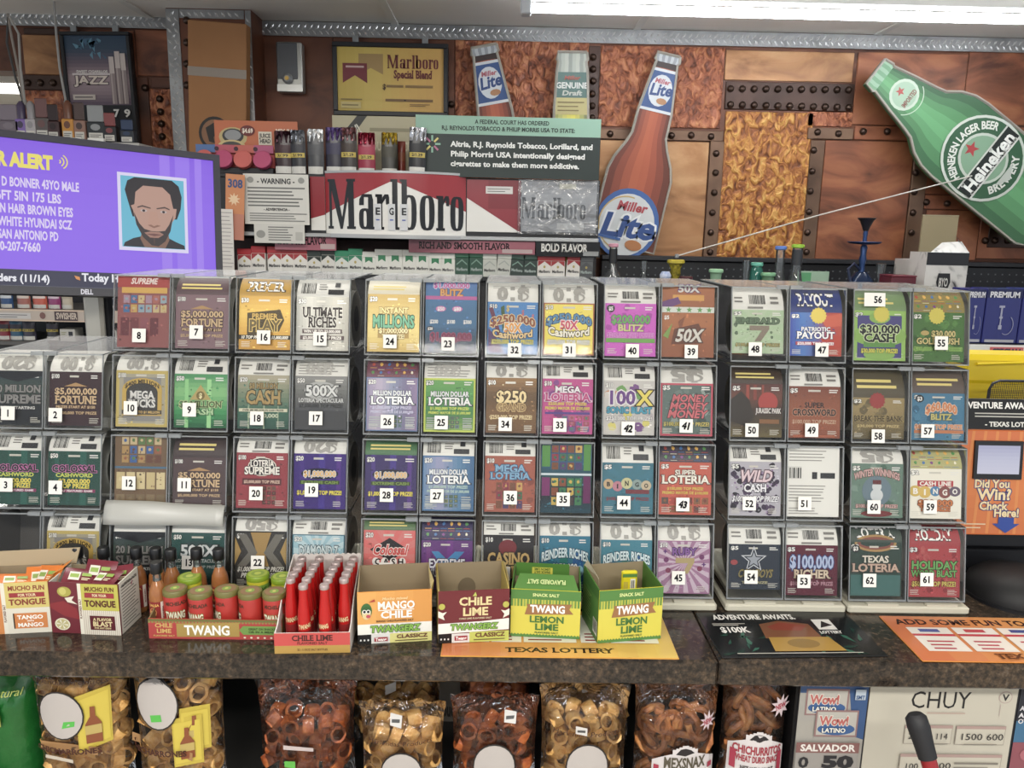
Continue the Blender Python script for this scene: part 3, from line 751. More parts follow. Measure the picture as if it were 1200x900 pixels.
supr = [('G', ['25313f', '3f5247', '15181d', '15181d']), (T_, '20 MILLION', .33, .13, .9, '8f8c88', '2c2a2a', 's'), (T_, 'SUPREME', .52, .15, .9, '8f8c88', '2c2a2a', 's'), (T_, 'PRIZES STARTING', .68, .05, .7, 'd8d6d0'), ('P', [(.0, .08), (.5, .2), (1., .08), (1, .0), (0, .0)], '10141c')]
x500 = [('E', .5, .3, .34, .15, '2f4a49'), (T_, '500X', .33, .2, .66, 'd9dcda', '22302f', 's'), (T_, 'LOTERIA SPECTACULAR', .52, .06, .84, 'cfd6d2', None, 's'), (T_, '$7,500,000 TOP PRIZE!', .63, .05, .8, 'b9c4bf')]
mdl = lambda hl: [(T_, 'MILLION DOLLAR', .29, .09, .74, 'eef0ee', '27303c'), (T_, 'LOTERIA', .43, .14, .82, 'f4f4f0', '27303c', 's'), (T_, '$1,000,000 TOP PRIZE!', .56, .05, .76, hl), (T_, 'PREMIO MAYOR DE $1,000,000', .64, .045, .82, hl),
                  ('C', .42, .7, .7, .94, 3, 3, ['556b5a', '8a8a5a', '6a7a86']), ('L', .06, .72, .34, .93, 5, 'aeb4b0', .5, 3), ('L', .76, .72, .95, .93, 5, 'aeb4b0', .5, 4)]
pmil = [('R', .12, 0, .2, 1, '4a2f86', 0), ('R', .48, 0, .6, 1, '46308f', 0), ('R', .82, 0, .9, 1, '56308a', 0), ('E', .5, .36, .36, .1, '1d1626'), (T_, '$1,000,000', .36, .1, .62, 'e6b24c', 'd8e0f0', 's'), ('R', .12, .48, .88, .55, '3b4a1c'), (T_, 'EXTREME CASH', .515, .05, .7, '7d9a3c'), (T_, '$1,000,000 TOP PRIZE!', .7, .07, .86, YEL, '3a3416')]
rein = [('R', .14, .3, .3, 1, '1f6f8c', 0), ('R', .66, .3, .86, 1, '1e5f9c', 0), ('R', .4, .3, .56, 1, '1f7f74', 0), (T_, 'REINDEER RICHES', .34, .16, .92, 'dff0f2', '1c4c62', 'a'), (T_, '$250,000', .55, .11, .5, 'eef4f4', '1c3c5a'), (T_, 'TOP PRIZE!', .68, .05, .34, 'e6eef0'),
        ('E', .2, .62, .07, .1, '8ac0d0'), ('E', .8, .62, .07, .1, '8ac0d0'), ('S', .24, .84, .08, 'c8e6ec', 6, .35), ('S', .8, .84, .07, 'c8e6ec', 6, .35)]
LOTC = ['7a4a2e', '3f6a4a', '2f5f7a', '8a3040', 'c8a04a', '50406a']
tickets = [
 (1, 0, 0, 1, '$20', '191b20', 'n', supr, (9.5, 484), dict(label='black and grey mountain')),
 (2, 0, 1, 1, '$100', '33191f', 'n', fort, (65, 486), dict(label='dark maroon gold-lettered')),
 (3, 0, 0, 2, '$50', '134438', 'c', colo, (7, 568), dict(label='dark teal crossword, cut by the photo edge,')),
 (4, 0, 1, 2, '$50', '134438', 'c', colo, (65, 571), dict(label='dark teal crossword')),
 (0, 0, 1, 3, '$100', 'b8a24e', 'c', mega, None, dict(label='gold arch scratch ticket roll in the lowest bin behind the tan mango sachet box')),
 (8, 1, 0, 0, '', '8a4c4a', 'x', [('R', 0, 0, 1, .16, 'b03a34'), (T_, 'SUPREME', .07, .08, .5, 'f0e0d8', None, 'i'), ('R', .08, .16, .95, .24, 'd9a93e'), ('C', .1, .26, .95, .52, 6, 2, ['c9b27a', '8fa6b0', 'b0655a', 'a8889a', '3f6fa0', 'c6a04a']), ('C', .05, .56, .8, .86, 4, 1, ['7a3a40', '93505a', '6d2f38'])], (163, 393), dict(label='red ticket with colour grid', top=.03)),
 (7, 1, 1, 0, '$100', '7d5f66', '#5b4449', fort, (230, 389), dict(label='mauve gold-lettered')),
 (10, 1, 0, 1, '$100', 'b8a24e', 'n', mega, (153, 478), dict(label='gold arch', top=.22)),
 (9, 1, 1, 1, '$50', '2f7a48', 'c', [('G', ['3f8f58', '86c07a', '3f9a58', '1c5c38']), ('R', .2, .1, .27, 1, '8fce84', 0), ('R', .62, .1, .7, 1, '9ad68c', 0), ('P', [(.3, .48), (.7, .48), (.5, .2)], 'b8a05a'), ('E', .5, .4, .08, .08, '7d6a34'), (T_, '$', .4, .09, .06, 'efe2a8'), (T_, '$5 MILLION', .56, .11, .8, '53683c', 'c2cf92', 's'), (T_, 'CASH', .7, .1, .5, 'b8d8a0', '2c5a38', 's')], (222, 480), dict(label='shiny green', foil=True)),
 (12, 1, 0, 2, '', '6b5236', 'x', [('C', .12, .02, .9, .4, 5, 3, ['3a62a0', '9a5a3a', '5a7a40', 'b08a4a', '6a4030', 'c8b080']), ('R', 0, .44, 1, .47, '48708c'), ('C', .02, .5, .98, .78, 5, 1, ['d9c690', 'cdb87e']), ('C', .02, .82, .98, .97, 5, 1, ['7d6846', '8a7450'])], (151, 566), dict(label='brown slot-reel card', top=.03)),
 (11, 1, 1, 2, '$100', '4c393a', '#3a2a2a', fort, (216, 568), dict(label='brown gold-lettered', top=.3)),
 (0, 1, 0, 3, '$100', '191b20', 'x', supr, None, dict(label='black mountain scratch ticket roll in the lowest bin behind the hot sauce caps')),
 (13, 1, 1, 3, '$50', '1d4a45', 'x', x500, (221, 659), dict(label='dark teal multiplier')),
 (16, 2, 0, 0, '$30', 'd0a136', '#b98f2c:PREMIER', [('G', ['c89a34', 'e0b84a', 'd2a030', 'c08c28']), ('P', [(.16, .75), (.16, .32), (.8, .25), (.88, .45), (.78, .66)], '4d4128'), (T_, 'PREMIER', .38, .1, .5, 'c9a54a', '2c2414'), (T_, 'PLAY', .55, .2, .6, '6b5c38', 'd8b75a'), ('R', 0, .73, 1, .81, '2a2620'), (T_, '10 TOP PRIZES OF $1,000,000!', .77, .055, .92, 'f0ead8', None, 'i')], (309, 395), dict(label='gold yellow banner', foil=True)),
 (15, 2, 1, 0, '$30', 'b3b0a6', 'c', [('G', ['a6a49c', 'cfccc0', 'b0aea4', 'c6c2b4', 'a8a498'], 1), (T_, 'ULTIMATE', .29, .18, .76, '3a3230', 'd8d4c8', 's'), (T_, 'RICHES', .47, .18, .54, '3a3230', 'd8d4c8', 's'), ('R', .12, .6, .88, .68, '5b4a4a'), (T_, 'WIN UP TO $3,000,000', .64, .05, .7, 'e8e4d8'), ('R', .08, .72, .92, .8, '5b4a4a'), (T_, '$3,000,000 TOP PRIZE', .76, .05, .74, 'e8e4d8')], (375, 397), dict(label='silver striped', foil=True)),
 (18, 2, 0, 1, '$20', '3a6a56', 'b', [('G', ['b4a98c', '7c8a6c', '2f6650', '1b4c3c']), ('R', .2, .1, .23, 1, '8fa684', 0), ('R', .5, .1, .53, 1, '9aa884', 0), ('R', .78, .1, .8, 1, '8fa684', 0), (T_, '$8 MILLION', .2, .1, .56, 'a58a4c', '3a3a26', 's'), (T_, 'CASH', .41, .24, .68, 'b4944e', '37402c', 's'), ('R', .03, .62, .97, .68, 'd9d4b4'), (T_, 'OVER $80 MILLION IN CASH PRIZES', .65, .035, .8, '3a4030'), (T_, '$1,000,000', .75, .07, .6, 'c6d0b0', None, 's')], (301, 490), dict(label='green and gold')),
 (17, 2, 1, 1, '$50', '5b5b58', 'l', [('G', ['8f8e8a', '6a6a66', '45474a', '3a3c3e']), ('E', .5, .27, .32, .17, 'b4b4b0'), (T_, '500X', .27, .19, .6, 'e0e0dc', '3a3a3a', 's'), (T_, 'LOTERIA SPECTACULAR', .45, .07, .86, 'd8d8d4', '2c2c2c', 's'), (T_, '$7,500,000 TOP PRIZE!', .55, .06, .84, '1c1c1e', None, 's'), ('R', .02, .64, .98, .98, '3a3a3c'), ('C', .36, .68, .72, .95, 3, 3, ['5a5a58', '6e6c68', '4a4c50'])], (370, 490), dict(label='grey and black')),
 (20, 2, 0, 2, '$100', '8f2b34', 'b', [('E', .5, .25, .28, .17, 'e4dccc'), ('E', .5, .25, .26, .155, '25191b'), (T_, 'LOTERIA', .19, .12, .46, 'f1ece0', '241818', 's'), (T_, 'SUPREME', .32, .13, .68, 'f1ece0', '241818', 's'), ('R', .12, .46, .88, .58, '5e1f26'), (T_, '$3,000,000 TOP PRIZE', .52, .05, .7, 'd8b8a0'), ('C', .5, .6, .78, .94, 3, 4, ['6e4a3a', '5a2c2c', '7a5a44'])], (300, 578), dict(label='dark red', top=.23)),
 (19, 2, 1, 2, '$20', '3a2270', 'n', pmil, (365, 574), dict(label='purple foil in the middle of its dispenser', top=.23, foil=True)),
 (22, 2, 0, 3, '$50', '2f2b26', 'n', [('P', [(.3, .02), (.7, .02), (.58, .38), (.66, .62), (.34, .62), (.42, .38)], 'a8843c'), ('P', [(.05, .05), (.22, .05), (.44, .38), (.22, .62), (.05, .62), (.26, .38)], '6f6a60'), ('P', [(.78, .05), (.95, .05), (.74, .38), (.95, .62), (.78, .62), (.56, .38)], '6f6a60'), ('P', [(.0, .1), (.12, .36), (.0, .6)], 'b08c44'), ('P', [(1, .1), (.88, .36), (1, .6)], 'b08c44'), (T_, '$1,000,000 TOP PRIZE!', .67, .08, .9, 'd8d4c8', '181614', 'i'), (T_, 'PRIZES OF $75!', .78, .08, .76, 'd8d4c8', '181614', 'i'), ('B', .025, '15130f')], (302, 659), dict(label='black and gold chevron', top=.22)),
 (0, 2, 1, 3, '$20', '8fb4c0', 'b', [('Y', .5, .35, 'bcd6dc', 14), (T_, 'DIAMOND 7', .3, .18, .74, 'd8e6e8', '2c4450', 's'), ('R', .28, .46, .72, .55, '8a3a34'), ('B', .02, '3f7488')], None, dict(label='pale blue rays scratch ticket roll in the lowest bin behind the red salt bottles')),
 (24, 3, 0, 0, '$20', 'c7a955', '#d8d0b8', [('G', ['b89a4e', 'cdb468', 'd9c272', 'bd9e50']), (T_, 'INSTANT', .28, .1, .56, 'e9d48c', '6a522a', 's'), (T_, 'MILLIONS', .47, .2, .8, '6fb08c', '2f4a38'), ('R', .2, .62, .8, .76, 'a88a48'), (T_, '$1,000,000', .63, .08, .56, 'e6d8a0', '5a4620', 's'), (T_, 'TOP PRIZE!', .73, .07, .44, 'e6d8a0', '5a4620', 's')], (457, 400), dict(label='pale gold', foil=True, top=.2)),
 (23, 3, 1, 0, '', '3a6aa0', 'x', [('G', ['4a72b0', '3f78a8', '3a6f98', '3a6f98', '2f4a60', '2c3c50']), (T_, '$1,000,000', .05, .07, .7, 'c84a9a', 'd8dcec'), (T_, 'BLITZ', .15, .09, .44, 'e0a04a', '8a3a2a'), ('R', 0, .2, 1, .25, 'c0589a'), ('E', .3, .38, .1, .04, 'd070b0'), ('E', .62, .38, .1, .04, 'd070b0'), (T_, '$50', .38, .05, .14, W3, None, '', .3), (T_, '$80', .38, .05, .14, W3, None, '', .62), (T_, '$200', .56, .05, .16, W3, None, '', .17), (T_, '$100', .56, .05, .16, W3, None, '', .5), (T_, '$300', .56, .05, .16, W3, None, '', .82), ('E', .1, .66, .07, .035, '20262c'), (T_, '$20', .66, .035, .1, W3, None, '', .1), (T_, '$1,000,000', .77, .1, .8, '7a2a4a', 'b04a70')], (525, 403), dict(label='blue and pink', top=.03)),
 (26, 3, 0, 1, '$20', '9c92aa', '@6a3a4a', [('G', ['8f86a2', 'b6a8bc', '8890a8', '766e8c', '8f7a9a'], 1)]+mdl('c9c6dc')+[('B', .015, '5a7aa0')], (454, 494), dict(label='lilac foil', foil=True)),
 (25, 3, 1, 1, '$20', '4c9a44', 'l', [('G', ['6aa850', '4f9a46', '3a8040', '8ab04a'])]+mdl('d6e04a')+[('B', .035, 'c9d63c')], (517, 495), dict(label='bright green yellow-edged')),
 (28, 3, 0, 2, '$20', '33225e', '#3d6b40', pmil, (453, 580), dict(label='dark purple under a green ticket edge', top=.23)),
 (27, 3, 1, 2, '$20', '4f6f92', 'c', [('G', ['6a8cae', '9a9ab8', '5d86a6', '42658c'], 1)]+mdl('b8d0c0')+[('B', .02, '3f6f9a')], (512, 581), dict(label='steel blue foil', top=.23, foil=True)),
 (30, 3, 0, 3, '$20', 'd0625e', '#4d6b42', [('Y', .5, .4, 'dc7a74', 12), ('P', [(.5, .13), (.88, .33), (.5, .52), (.12, .33)], '1c1416'), (T_, 'Colossal', .33, .16, .66, 'd84a44', 'f0e4dc', 'i'), ('E', .24, .53, .07, .07, W3), ('E', .41, .53, .07, .07, W3), ('E', .58, .53, .07, .07, W3), ('E', .75, .53, .07, .07, W3), (T_, 'C A S H', .53, .1, .56, '1c1416'), ('R', .18, .66, .8, .9, '2a1a1c'), (T_, '50 Top Prizes', .72, .07, .54, 'e0746c'), (T_, 'of $50,000!', .83, .08, .5, 'e0746c')], (452, 667), dict(label='coral red', top=.18)),
 (0, 3, 1, 3, '$20', '5f2c74', '@2c2450', [('R', .1, 0, .18, 1, '7a3a86', 0), ('R', .5, 0, .62, 1, '76348c', 0), ('P', [(.2, .22), (.34, .22), (.5, .38), (.66, .22), (.84, .22), (.6, .5), (.4, .5)], '3f8ac0'), ('P', [(.3, .98), (.46, .72), (.6, .98)], '3f8ac0'), (T_, 'EXTREME', .46, .17, .7, 'e6e6ee', '2a2438'), (T_, 'MULTIPLIER', .65, .15, .76, 'e6e6ee', '2a2438')], None, dict(label='violet scratch ticket roll in the lowest bin right of the coral one', top=.3)),
 (32, 4, 0, 0, '$10', '3a7ab4', 'n', [('P', [(.02, .12), (.1, .1), (.3, .7), (.22, .7)], '6a2c4a'), ('P', [(.26, .1), (.33, .06), (.36, .55), (.3, .55)], '3a5a2a'), ('P', [(.02, .5), (.2, .72), (.34, .98), (.02, .98)], '5a3a6a'), (T_, '$', .12, .11, .06, 'd8b84a', None, '', .4), (T_, '$', .2, .1, .05, 'd0605a', None, '', .7), (T_, '$', .28, .1, .05, 'd0605a', None, '', .9), (T_, '$250,000', .36, .15, .9, '8f4a30', 'e6c88a', 'a'), (T_, '50X', .49, .17, .34, 'e69a34', 'f4e8d0'), (T_, 'Cashword', .61, .13, .8, 'e6c88a', '3a2418', 'd'), (T_, '$250,000 TOP PRIZE!', .76, .08, .84, 'd9d04a', '2a3a1c')], (603, 410), dict(label='bright blue crossword', top=.27)),
 (31, 4, 1, 0, '$10', 'e0cc34', 'n', [('B', .025, 'b0663a'), (T_, '$250,000', .32, .15, .9, '4f8ab4', '2c3e6a', 'a'), (T_, '50X', .42, .16, .34, 'd0485a', 'f2dce0'), (T_, 'Cashword', .55, .15, .82, 'f2ecd8', '2a2420', 'd'), (T_, '$250,000 TOP PRIZE!', .75, .08, .84, 'f4f2ea', '4a4620')], (667, 410), dict(label='bright yellow crossword', top=.27)),
 (34, 4, 0, 1, '$10', '7a5a34', 'n', [('G', ['8f6a3e', '5c452a', '76552f', '6a4a2a']), (T_, '$250', .34, .2, .6, 'dcc48a', '3c2a16', 's'), (T_, 'GRAND', .53, .13, .58, '8a6c42', 'c8aa6c'), (T_, '$250,000 TOP PRIZE!', .71, .07, .84, 'd8c08a', None, 's'), ('D', 14, ['e0cc9c', 'c4a468'], .01, .018, 3)], (592, 497), dict(label='bronze brown', top=.23, foil=True)),
 (33, 4, 1, 1, '$10', 'b43c80', 'c', [('D', 18, ['8a3a8c', 'a8508c', '7a2c74'], .05, .12, 8), (T_, 'MEGA', .19, .11, .5, 'f2eef0', '3a1c30', 's'), (T_, 'LOTERIA', .33, .14, .88, 'c0447e', 'e4c8d8', 's'), (T_, '$250,000 TOP PRIZE!', .45, .05, .76, 'e0cc3c'), (T_, 'PREMIO MAYOR DE $250,000!', .53, .05, .88, 'e0cc3c'), ('R', .06, .6, .94, .64, '5a3a8c'), ('C', .38, .66, .95, .96, 4, 3, ['6a5a8a', 'a04a5a', '4a7a6a', 'b0607a'])], (656, 498), dict(label='magenta', top=.23)),
 (36, 4, 0, 2, '$10', '9c4f38', 'c', [('D', 20, ['8a4030', 'ab5a40', '8f4a38'], .05, .1, 5), (T_, 'MEGA', .22, .13, .6, '7fb0d0', '2a4a74', 's'), (T_, 'LOTERIA', .35, .12, .78, '7fb0d0', '2a4a74', 's'), ('C', .22, .46, .76, .95, 4, 3, LOTC)], (598, 583), dict(label='terracotta', top=.22)),
 (35, 4, 1, 2, '', '2a5a68', 'x', [('G', ['2c3a44', '2f5a7c', '1c4a48', '2a2c34', '1c4450']), ('R', .02, .05, .18, .35, '4f8a3a'), ('R', .84, .03, .98, .4, '4f8a3a'), ('C', .2, .04, .82, .4, 4, 3, LOTC), ('R', .0, .44, 1, .47, 'c8d4d8'), ('R', .02, .5, .18, .76, '7a2c64'), ('R', .84, .48, .98, .86, '6a2458'), ('C', .2, .5, .82, .9, 4, 3, ['c8a83c', '3a7a4a', '2a5a4a', '8a4a2c', '4a3a3a'])], (660, 585), dict(label='multicoloured picture grid', top=.03, foil=True)),
 (38, 4, 0, 3, '$10', '1d181a', 'b', [('E', .48, .22, .18, .14, '7a1c24'), (T_, 'CASINO', .42, .2, .84, 'c6a45c', '2a2014', 's'), (T_, 'NIGHT', .66, .2, .74, 'c6a45c', '2a2014', 's'), ('R', .1, .82, .9, .9, '5a3a24')], (590, 672), dict(label='black and gold lettered', top=.22)),
 (0, 4, 1, 3, '$10', '2c7088', 'n', rein, None, dict(label='deep teal foil scratch ticket roll in lowest bin behind the left green box', top=.22, foil=True)),
 (40, 5, 0, 0, '$5', 'c44cb8', 'b', [('D', 26, ['d860c8', 'b03ca8', 'cc58be'], .04, .1, 2), ('E', .11, .1, .075, .075, '2a2028'), (T_, '$5', .1, .07, .09, W3, None, '', .11), (T_, '$200,000', .3, .15, .76, '5fb04e', '8a4a8a'), (T_, 'BLITZ', .46, .12, .5, 'cfd07c', '8a4a8a'), (T_, '$200,000 TOP PRIZE!', .6, .08, .92, 'ce62c2', 'e4a8dc'), ('R', .02, .66, .98, .74, '6aa83e')], (741, 411), dict(label='bright magenta', top=.26)),
 (39, 5, 1, 0, '', 'a8602c', 'x', [('G', ['b0642c', 'a05a2a', 'b46a30', '9c5628', '965024']), (T_, '50X', .03, .1, .4, 'd8d4cc', '5a2c6a'), ('R', .2, .12, .8, .2, 'd89a34'), ('P', [(0, .22), (.3, .15), (.36, .24), (0, .34)], '6a3a7a'), ('R', 0, .29, 1, .37, 'd6dcd0'), ('S', .12, .33, .06, '5aa04a'), ('S', .32, .33, .06, '5aa04a'), ('S', .52, .33, .06, '5aa04a'), ('S', .72, .33, .06, '5aa04a'), ('S', .9, .33, .06, '5aa04a'), (T_, '$5', .44, .05, .1, W3, None, '', .09), ('P', [(.3, .5), (.44, .42), (.36, .64)], '8a4a24'), ('P', [(.02, .7), (.2, .52), (.12, .74)], '7ba03c'), ('P', [(.18, .82), (.24, .6), (.7, .52), (.78, .64), (.72, .8)], '6a3418'), (T_, '50X', .69, .17, .5, 'd9d4c8', '4a2414', 'i')], (810, 412), dict(label='burnt orange', top=.03)),
 (42, 5, 0, 1, '$10', 'b9b4ae', 'c', [('D', 18, ['d8cc5a', '7a4a8a', 'b8aeb0', 'c8875a', 'd0c8c0', '6aa04a'], .06, .13, 12), (T_, '100', .31, .24, .56, '6a3a86', 'e8e4e0', '', .34), (T_, 'X', .31, .26, .28, 'e6d23c', '3a2c20', '', .8), (T_, 'SONIC BLAST', .54, .11, .88, '3aa0bc', '20505c'), (T_, '$250,000 TOP PRIZE!', .69, .07, .9, 'ece8e2', '4a4450')], (736, 502), dict(label='grey and purple confetti', top=.24, hand=True)),
 (41, 5, 1, 1, '$5', '53655f', 'n', [('D', 16, ['3f524c', '6a7c74', '8a9a90'], .06, .12, 9), ('B', .035, 'c8465a'), (T_, 'MONEY', .28, .13, .66, 'd2646a', '4a2a30', 'i', .54), (T_, 'MONEY', .43, .13, .7, 'd2646a', '4a2a30', 'i', .52), (T_, 'MONEY', .58, .14, .74, 'd2646a', '4a2a30', 'i', .5), (T_, '$100,000 TOP PRIZE!', .77, .07, .88, 'c8b84a', '26302c')], (804, 499), dict(label='grey green red-edged', top=.26, hand=True)),
 (44, 5, 0, 2, '$5', '2f6a7a', 'c', [('Y', .5, .4, '34768a', 12), ('E', .12, .42, .1, .1, 'c8a878'), ('E', .3, .46, .1, .1, 'c07a8a'), ('E', .48, .4, .11, .11, 'c9c48a'), ('E', .68, .42, .1, .1, '8aa09a'), ('E', .86, .44, .1, .1, 'c8b490'), (T_, 'B', .42, .08, .07, '201c1c', None, 's', .12), (T_, 'I', .46, .08, .04, '201c1c', None, 's', .3), (T_, 'N', .4, .09, .08, '201c1c', None, 's', .48), (T_, 'G', .42, .08, .08, '201c1c', None, 's', .68), (T_, 'O', .44, .08, .08, '201c1c', None, 's', .86), ('R', .46, .52, .92, .6, '7a2c34'), (T_, '$100,000 TOP PRIZE!', .7, .06, .84, '8a3a44')], (731, 589), dict(label='teal lettered-ball', top=.28)),
 (43, 5, 1, 2, '$5', 'b8503a', '@3a3440', [(T_, 'SUPER', .2, .1, .4, 'e8e4d4', '5a2a20', 's'), (T_, 'LOTERIA', .33, .15, .9, 'f0ecdc', '5a2a20', 's'), (T_, '$100,000 TOP PRIZE!', .5, .05, .7, 'd8c040'), (T_, 'PREMIO MAYOR DE $100,000', .58, .05, .88, 'd8c040'), ('C', .04, .66, .96, .97, 6, 2, ['8a5a34', '7a3a30', 'a87a4a', '5a4a44', 'b04438'])], (800, 591), dict(label='orange red picture-card', top=.26, hand=True)),
 (0, 5, 0, 3, '$10', '33788a', 'n', rein, None, dict(label='dull teal scratch ticket roll in the lowest bin behind the right green salt box', top=.26)),
 (45, 5, 1, 3, '$10', '9c6f8c', 'n', [('Y', .5, .42, 'cfb6c4', 18), (T_, 'RUBY', .2, .13, .46, '8a5aa0', '3a2440'), ('P', [(.34, .32), (.7, .32), (.7, .4), (.58, .62), (.48, .62), (.58, .42), (.34, .42)], 'b6a068'), ('E', .16, .36, .05, .05, '7a3a6a'), ('E', .84, .3, .05, .05, '7a3a6a'), ('E', .2, .56, .05, .05, '8a3a5a'), ('E', .8, .52, .05, .05, '8a3a5a'), ('S', .14, .2, .05, '6a3a7a', 4), ('S', .88, .44, .05, '6a3a7a', 4), ('B', .015, 'a86a94')], (795, 677), dict(label='pink and white rays', top=.26, foil=True)),
 (48, 6, 0, 0, '$5', 'a0b890', 'b', [('Y', .5, .45, 'b4c8a2', 14), ('D', 14, ['5a6f54', '6a8060', '7a8f6c'], .02, .045, 6), (T_, 'EMERALD', .25, .13, .84, '5f7a58', '33402f', 's'), ('P', [(.34, .36), (.72, .36), (.72, .44), (.56, .72), (.44, .72), (.58, .47), (.34, .47)], '8a7a68'), (T_, '$100,000 TOP PRIZE!', .8, .07, .86, 'b4a05a', '5a6a48')], (885, 409), dict(label='pale mint green', top=.31, bot=.9)),
 (47, 6, 1, 0, '$2', '3a4a9c', '#2b3a78:PAYOUT', [('G', ['3a4aa0', '4a78b8', '5a6aa8', 'b0443c', 'b84a38'], 1), ('P', [(.55, .1), (1, .02), (1, .3), (.7, .34)], 'c85a40'), ('P', [(.6, .6), (1, .5), (1, .8), (.7, .86)], 'b8402f'), ('S', .55, .07, .16, 'd8c040', 16, .85), (T_, 'PATRIOTIC', .38, .09, .56, 'ecebea', '2a2c5a'), (T_, 'PAYOUT', .52, .15, .72, 'f4f2ee', '2a2c5a', 's'), ('R', .12, .67, .86, .75, 'b04050'), (T_, '$20,000 TOP PRIZE!', .71, .06, .7, 'ecebea')], (963, 410), dict(label='blue and red', top=.33, foil=True, bot=.92)),
 (50, 6, 0, 1, '$5', '4a3324', '#3b2a1c', [('G', ['5a2a20', '6e3a28', '3f2c1c', '4a3c22', '6a5a2a']), ('R', .3, .02, .36, .4, 'a0402c', 0), ('R', .44, .02, .5, .3, '8a3826', 0), ('R', .6, .02, .64, .3, '98402c', 0), ('P', [(.0, .3), (.2, .14), (.36, .3), (.46, .62), (.3, .8), (0, .7)], '2f2418'), ('E', .72, .34, .19, .19, 'b03a30'), ('R', .48, .44, .98, .56, '241c18'), (T_, 'JURASSIC PARK', .5, .09, .48, 'e0dcd4', '4a1c18', '', .73), ('R', .56, .66, .94, .74, '8a5a2a')], (881, 504), dict(label='dark jungle brown', top=.25)),
 (49, 6, 1, 1, '$5', '8a4428', 'b', [('G', ['7d3c24', '94502f', '9c5634', '8a4426']), (T_, 'SUPER', .36, .1, .38, '2a1c18', 'a8603c'), (T_, 'CROSSWORD', .5, .12, .84, '2a1c18', 'c08a6a'), (T_, '$100,000 TOP PRIZE!', .68, .07, .84, 'c8a080'), ('R', .1, .94, .9, .98, 'b05a34')], (951, 504), dict(label='rust brown', top=.27)),
 (52, 6, 0, 2, '$5', 'a8a4ac', 'c', [('D', 44, ['3c2c44', '4f3a58', '2a2430'], .045, .075, 4), ('D', 26, ['8a6a94', 'a08aa8'], .02, .03, 14), (T_, 'WILD', .26, .2, .62, 'e2c8cc', '5a3a48', 'i'), (T_, 'CASH', .48, .14, .44, 'f0eef0', '2c2430'), (T_, '$100,000 TOP PRIZE!', .68, .1, .9, 'f0eef0', '3a3040', 'i')], (878, 590), dict(label='purple leopard-spot', top=.24)),
 (51, 6, 1, 2, '', 'd6d4cc', 'x', [('L', .04, .04, .8, .22, 4, '8f8c85', .3, 3), ('R', .02, .28, .28, .46, 'd6d4cc'), ('R', .48, .36, .58, .46, '2a2a2c'), ('R', .64, .37, .92, .45, '2a2a2c'), ('L', .04, .54, .9, .8, 6, '8f8c85', .3, 5), ('R', .05, .3, .07, .45, '333333'), ('R', .09, .3, .1, .45, '333333'), ('R', .12, .3, .15, .45, '333333'), ('R', .17, .3, .18, .45, '333333'), ('R', .2, .3, .23, .45, '333333'), ('R', .25, .3, .27, .45, '333333'), ('L', .04, .86, .7, .97, 3, 'a5a29b', .4, 6)], (943, 590), dict(label='white paper-back', top=.04)),
 (54, 6, 0, 3, '$5', '1c2634', 'b', [('S', .48, .34, .26, 'c9ccd0'), ('S', .48, .34, .21, '1c2634'), ('S', .48, .34, .15, '9aa0a8'), ('E', .1, .4, .07, .06, 'a03a3a'), (T_, 'COWBOYS', .64, .17, .66, '8a7a3a', '1a1f28', 'i'), (T_, 'TOP PRIZE', .84, .05, .5, 'b0a878')], (880, 676), dict(label='navy blue star', top=.29, bot=.9, dx=.02)),
 (53, 6, 1, 3, '$5', '5c1c2c', 'b', [('D', 30, ['8a4a58', 'c0a0a8', '7a2c40'], .008, .018, 2), (T_, '$100,000', .33, .24, .84, 'b8c4e0', '3a4a80', 's'), (T_, 'RICHER', .57, .16, .68, 'e0c8a8', '3a1018', 's'), (T_, '$100,000 TOP PRIZE', .76, .07, .82, 'c08a94')], (942, 681), dict(label='dark wine red', top=.29, foil=True)),
 (56, 7, 0, 0, '$2', '8ab44e', '#6f8a5a', [('R', .08, .1, .92, .94, '4a4684'), ('E', .5, .5, .52, .22, '8ab44e'), ('E', .5, .14, .2, .12, '8ab44e'), ('E', .5, .88, .3, .1, '8ab44e'), ('R', .2, .62, .8, .73, '5d9440'), (T_, '$30,000', .37, .16, .76, '16181c', 'd0dca8', 's'), (T_, 'CASH', .54, .16, .6, '16181c', 'd0dca8', 's'), ('S', .53, .07, .16, 'd8c83a', 16, .85), (T_, '$30,000 TOP PRIZE!', .8, .08, .7, 'e0d83c', '3a4a20')], (1025, 351), dict(label='lime green and purple', top=.29, stw=.014)),
 (55, 7, 1, 0, '$2', '3f6a2c', '@8a7a3a', [('D', 22, ['4a7a34', '365e26', '568a3c'], .05, .1, 11), ('S', .47, .07, .16, 'd8c83a', 16, .85), ('E', .25, .42, .08, .05, 'c0a45a'), (T_, '$30,000', .43, .12, .46, 'd6c478', '2a3a18', 's', .6), (T_, 'GOLD RUSH', .58, .12, .82, 'd6c478', '2a3a18', 's'), (T_, '$30,000 TOP PRIZE!', .74, .07, .92, '6aa03c', 'a8c860')], (1103, 402), dict(label='dark green gold-lettered', top=.3)),
 (58, 7, 0, 1, '$2', '8a7448', '#4f4630', [('G', ['a08a52', '9a8450', '7a683c', '5c5030']), ('S', .48, .07, .16, 'a03430', 14, .82), ('D', 10, ['6a5c38', '7d6c40'], .05, .1, 3), (T_, 'BREAK THE BANK', .5, .13, .92, '4a3c20', 'b09a5c', 's'), (T_, '$30,000 TOP PRIZE', .68, .06, .8, 'c8b070')], (1029, 511), dict(label='dull gold brown', top=.4)),
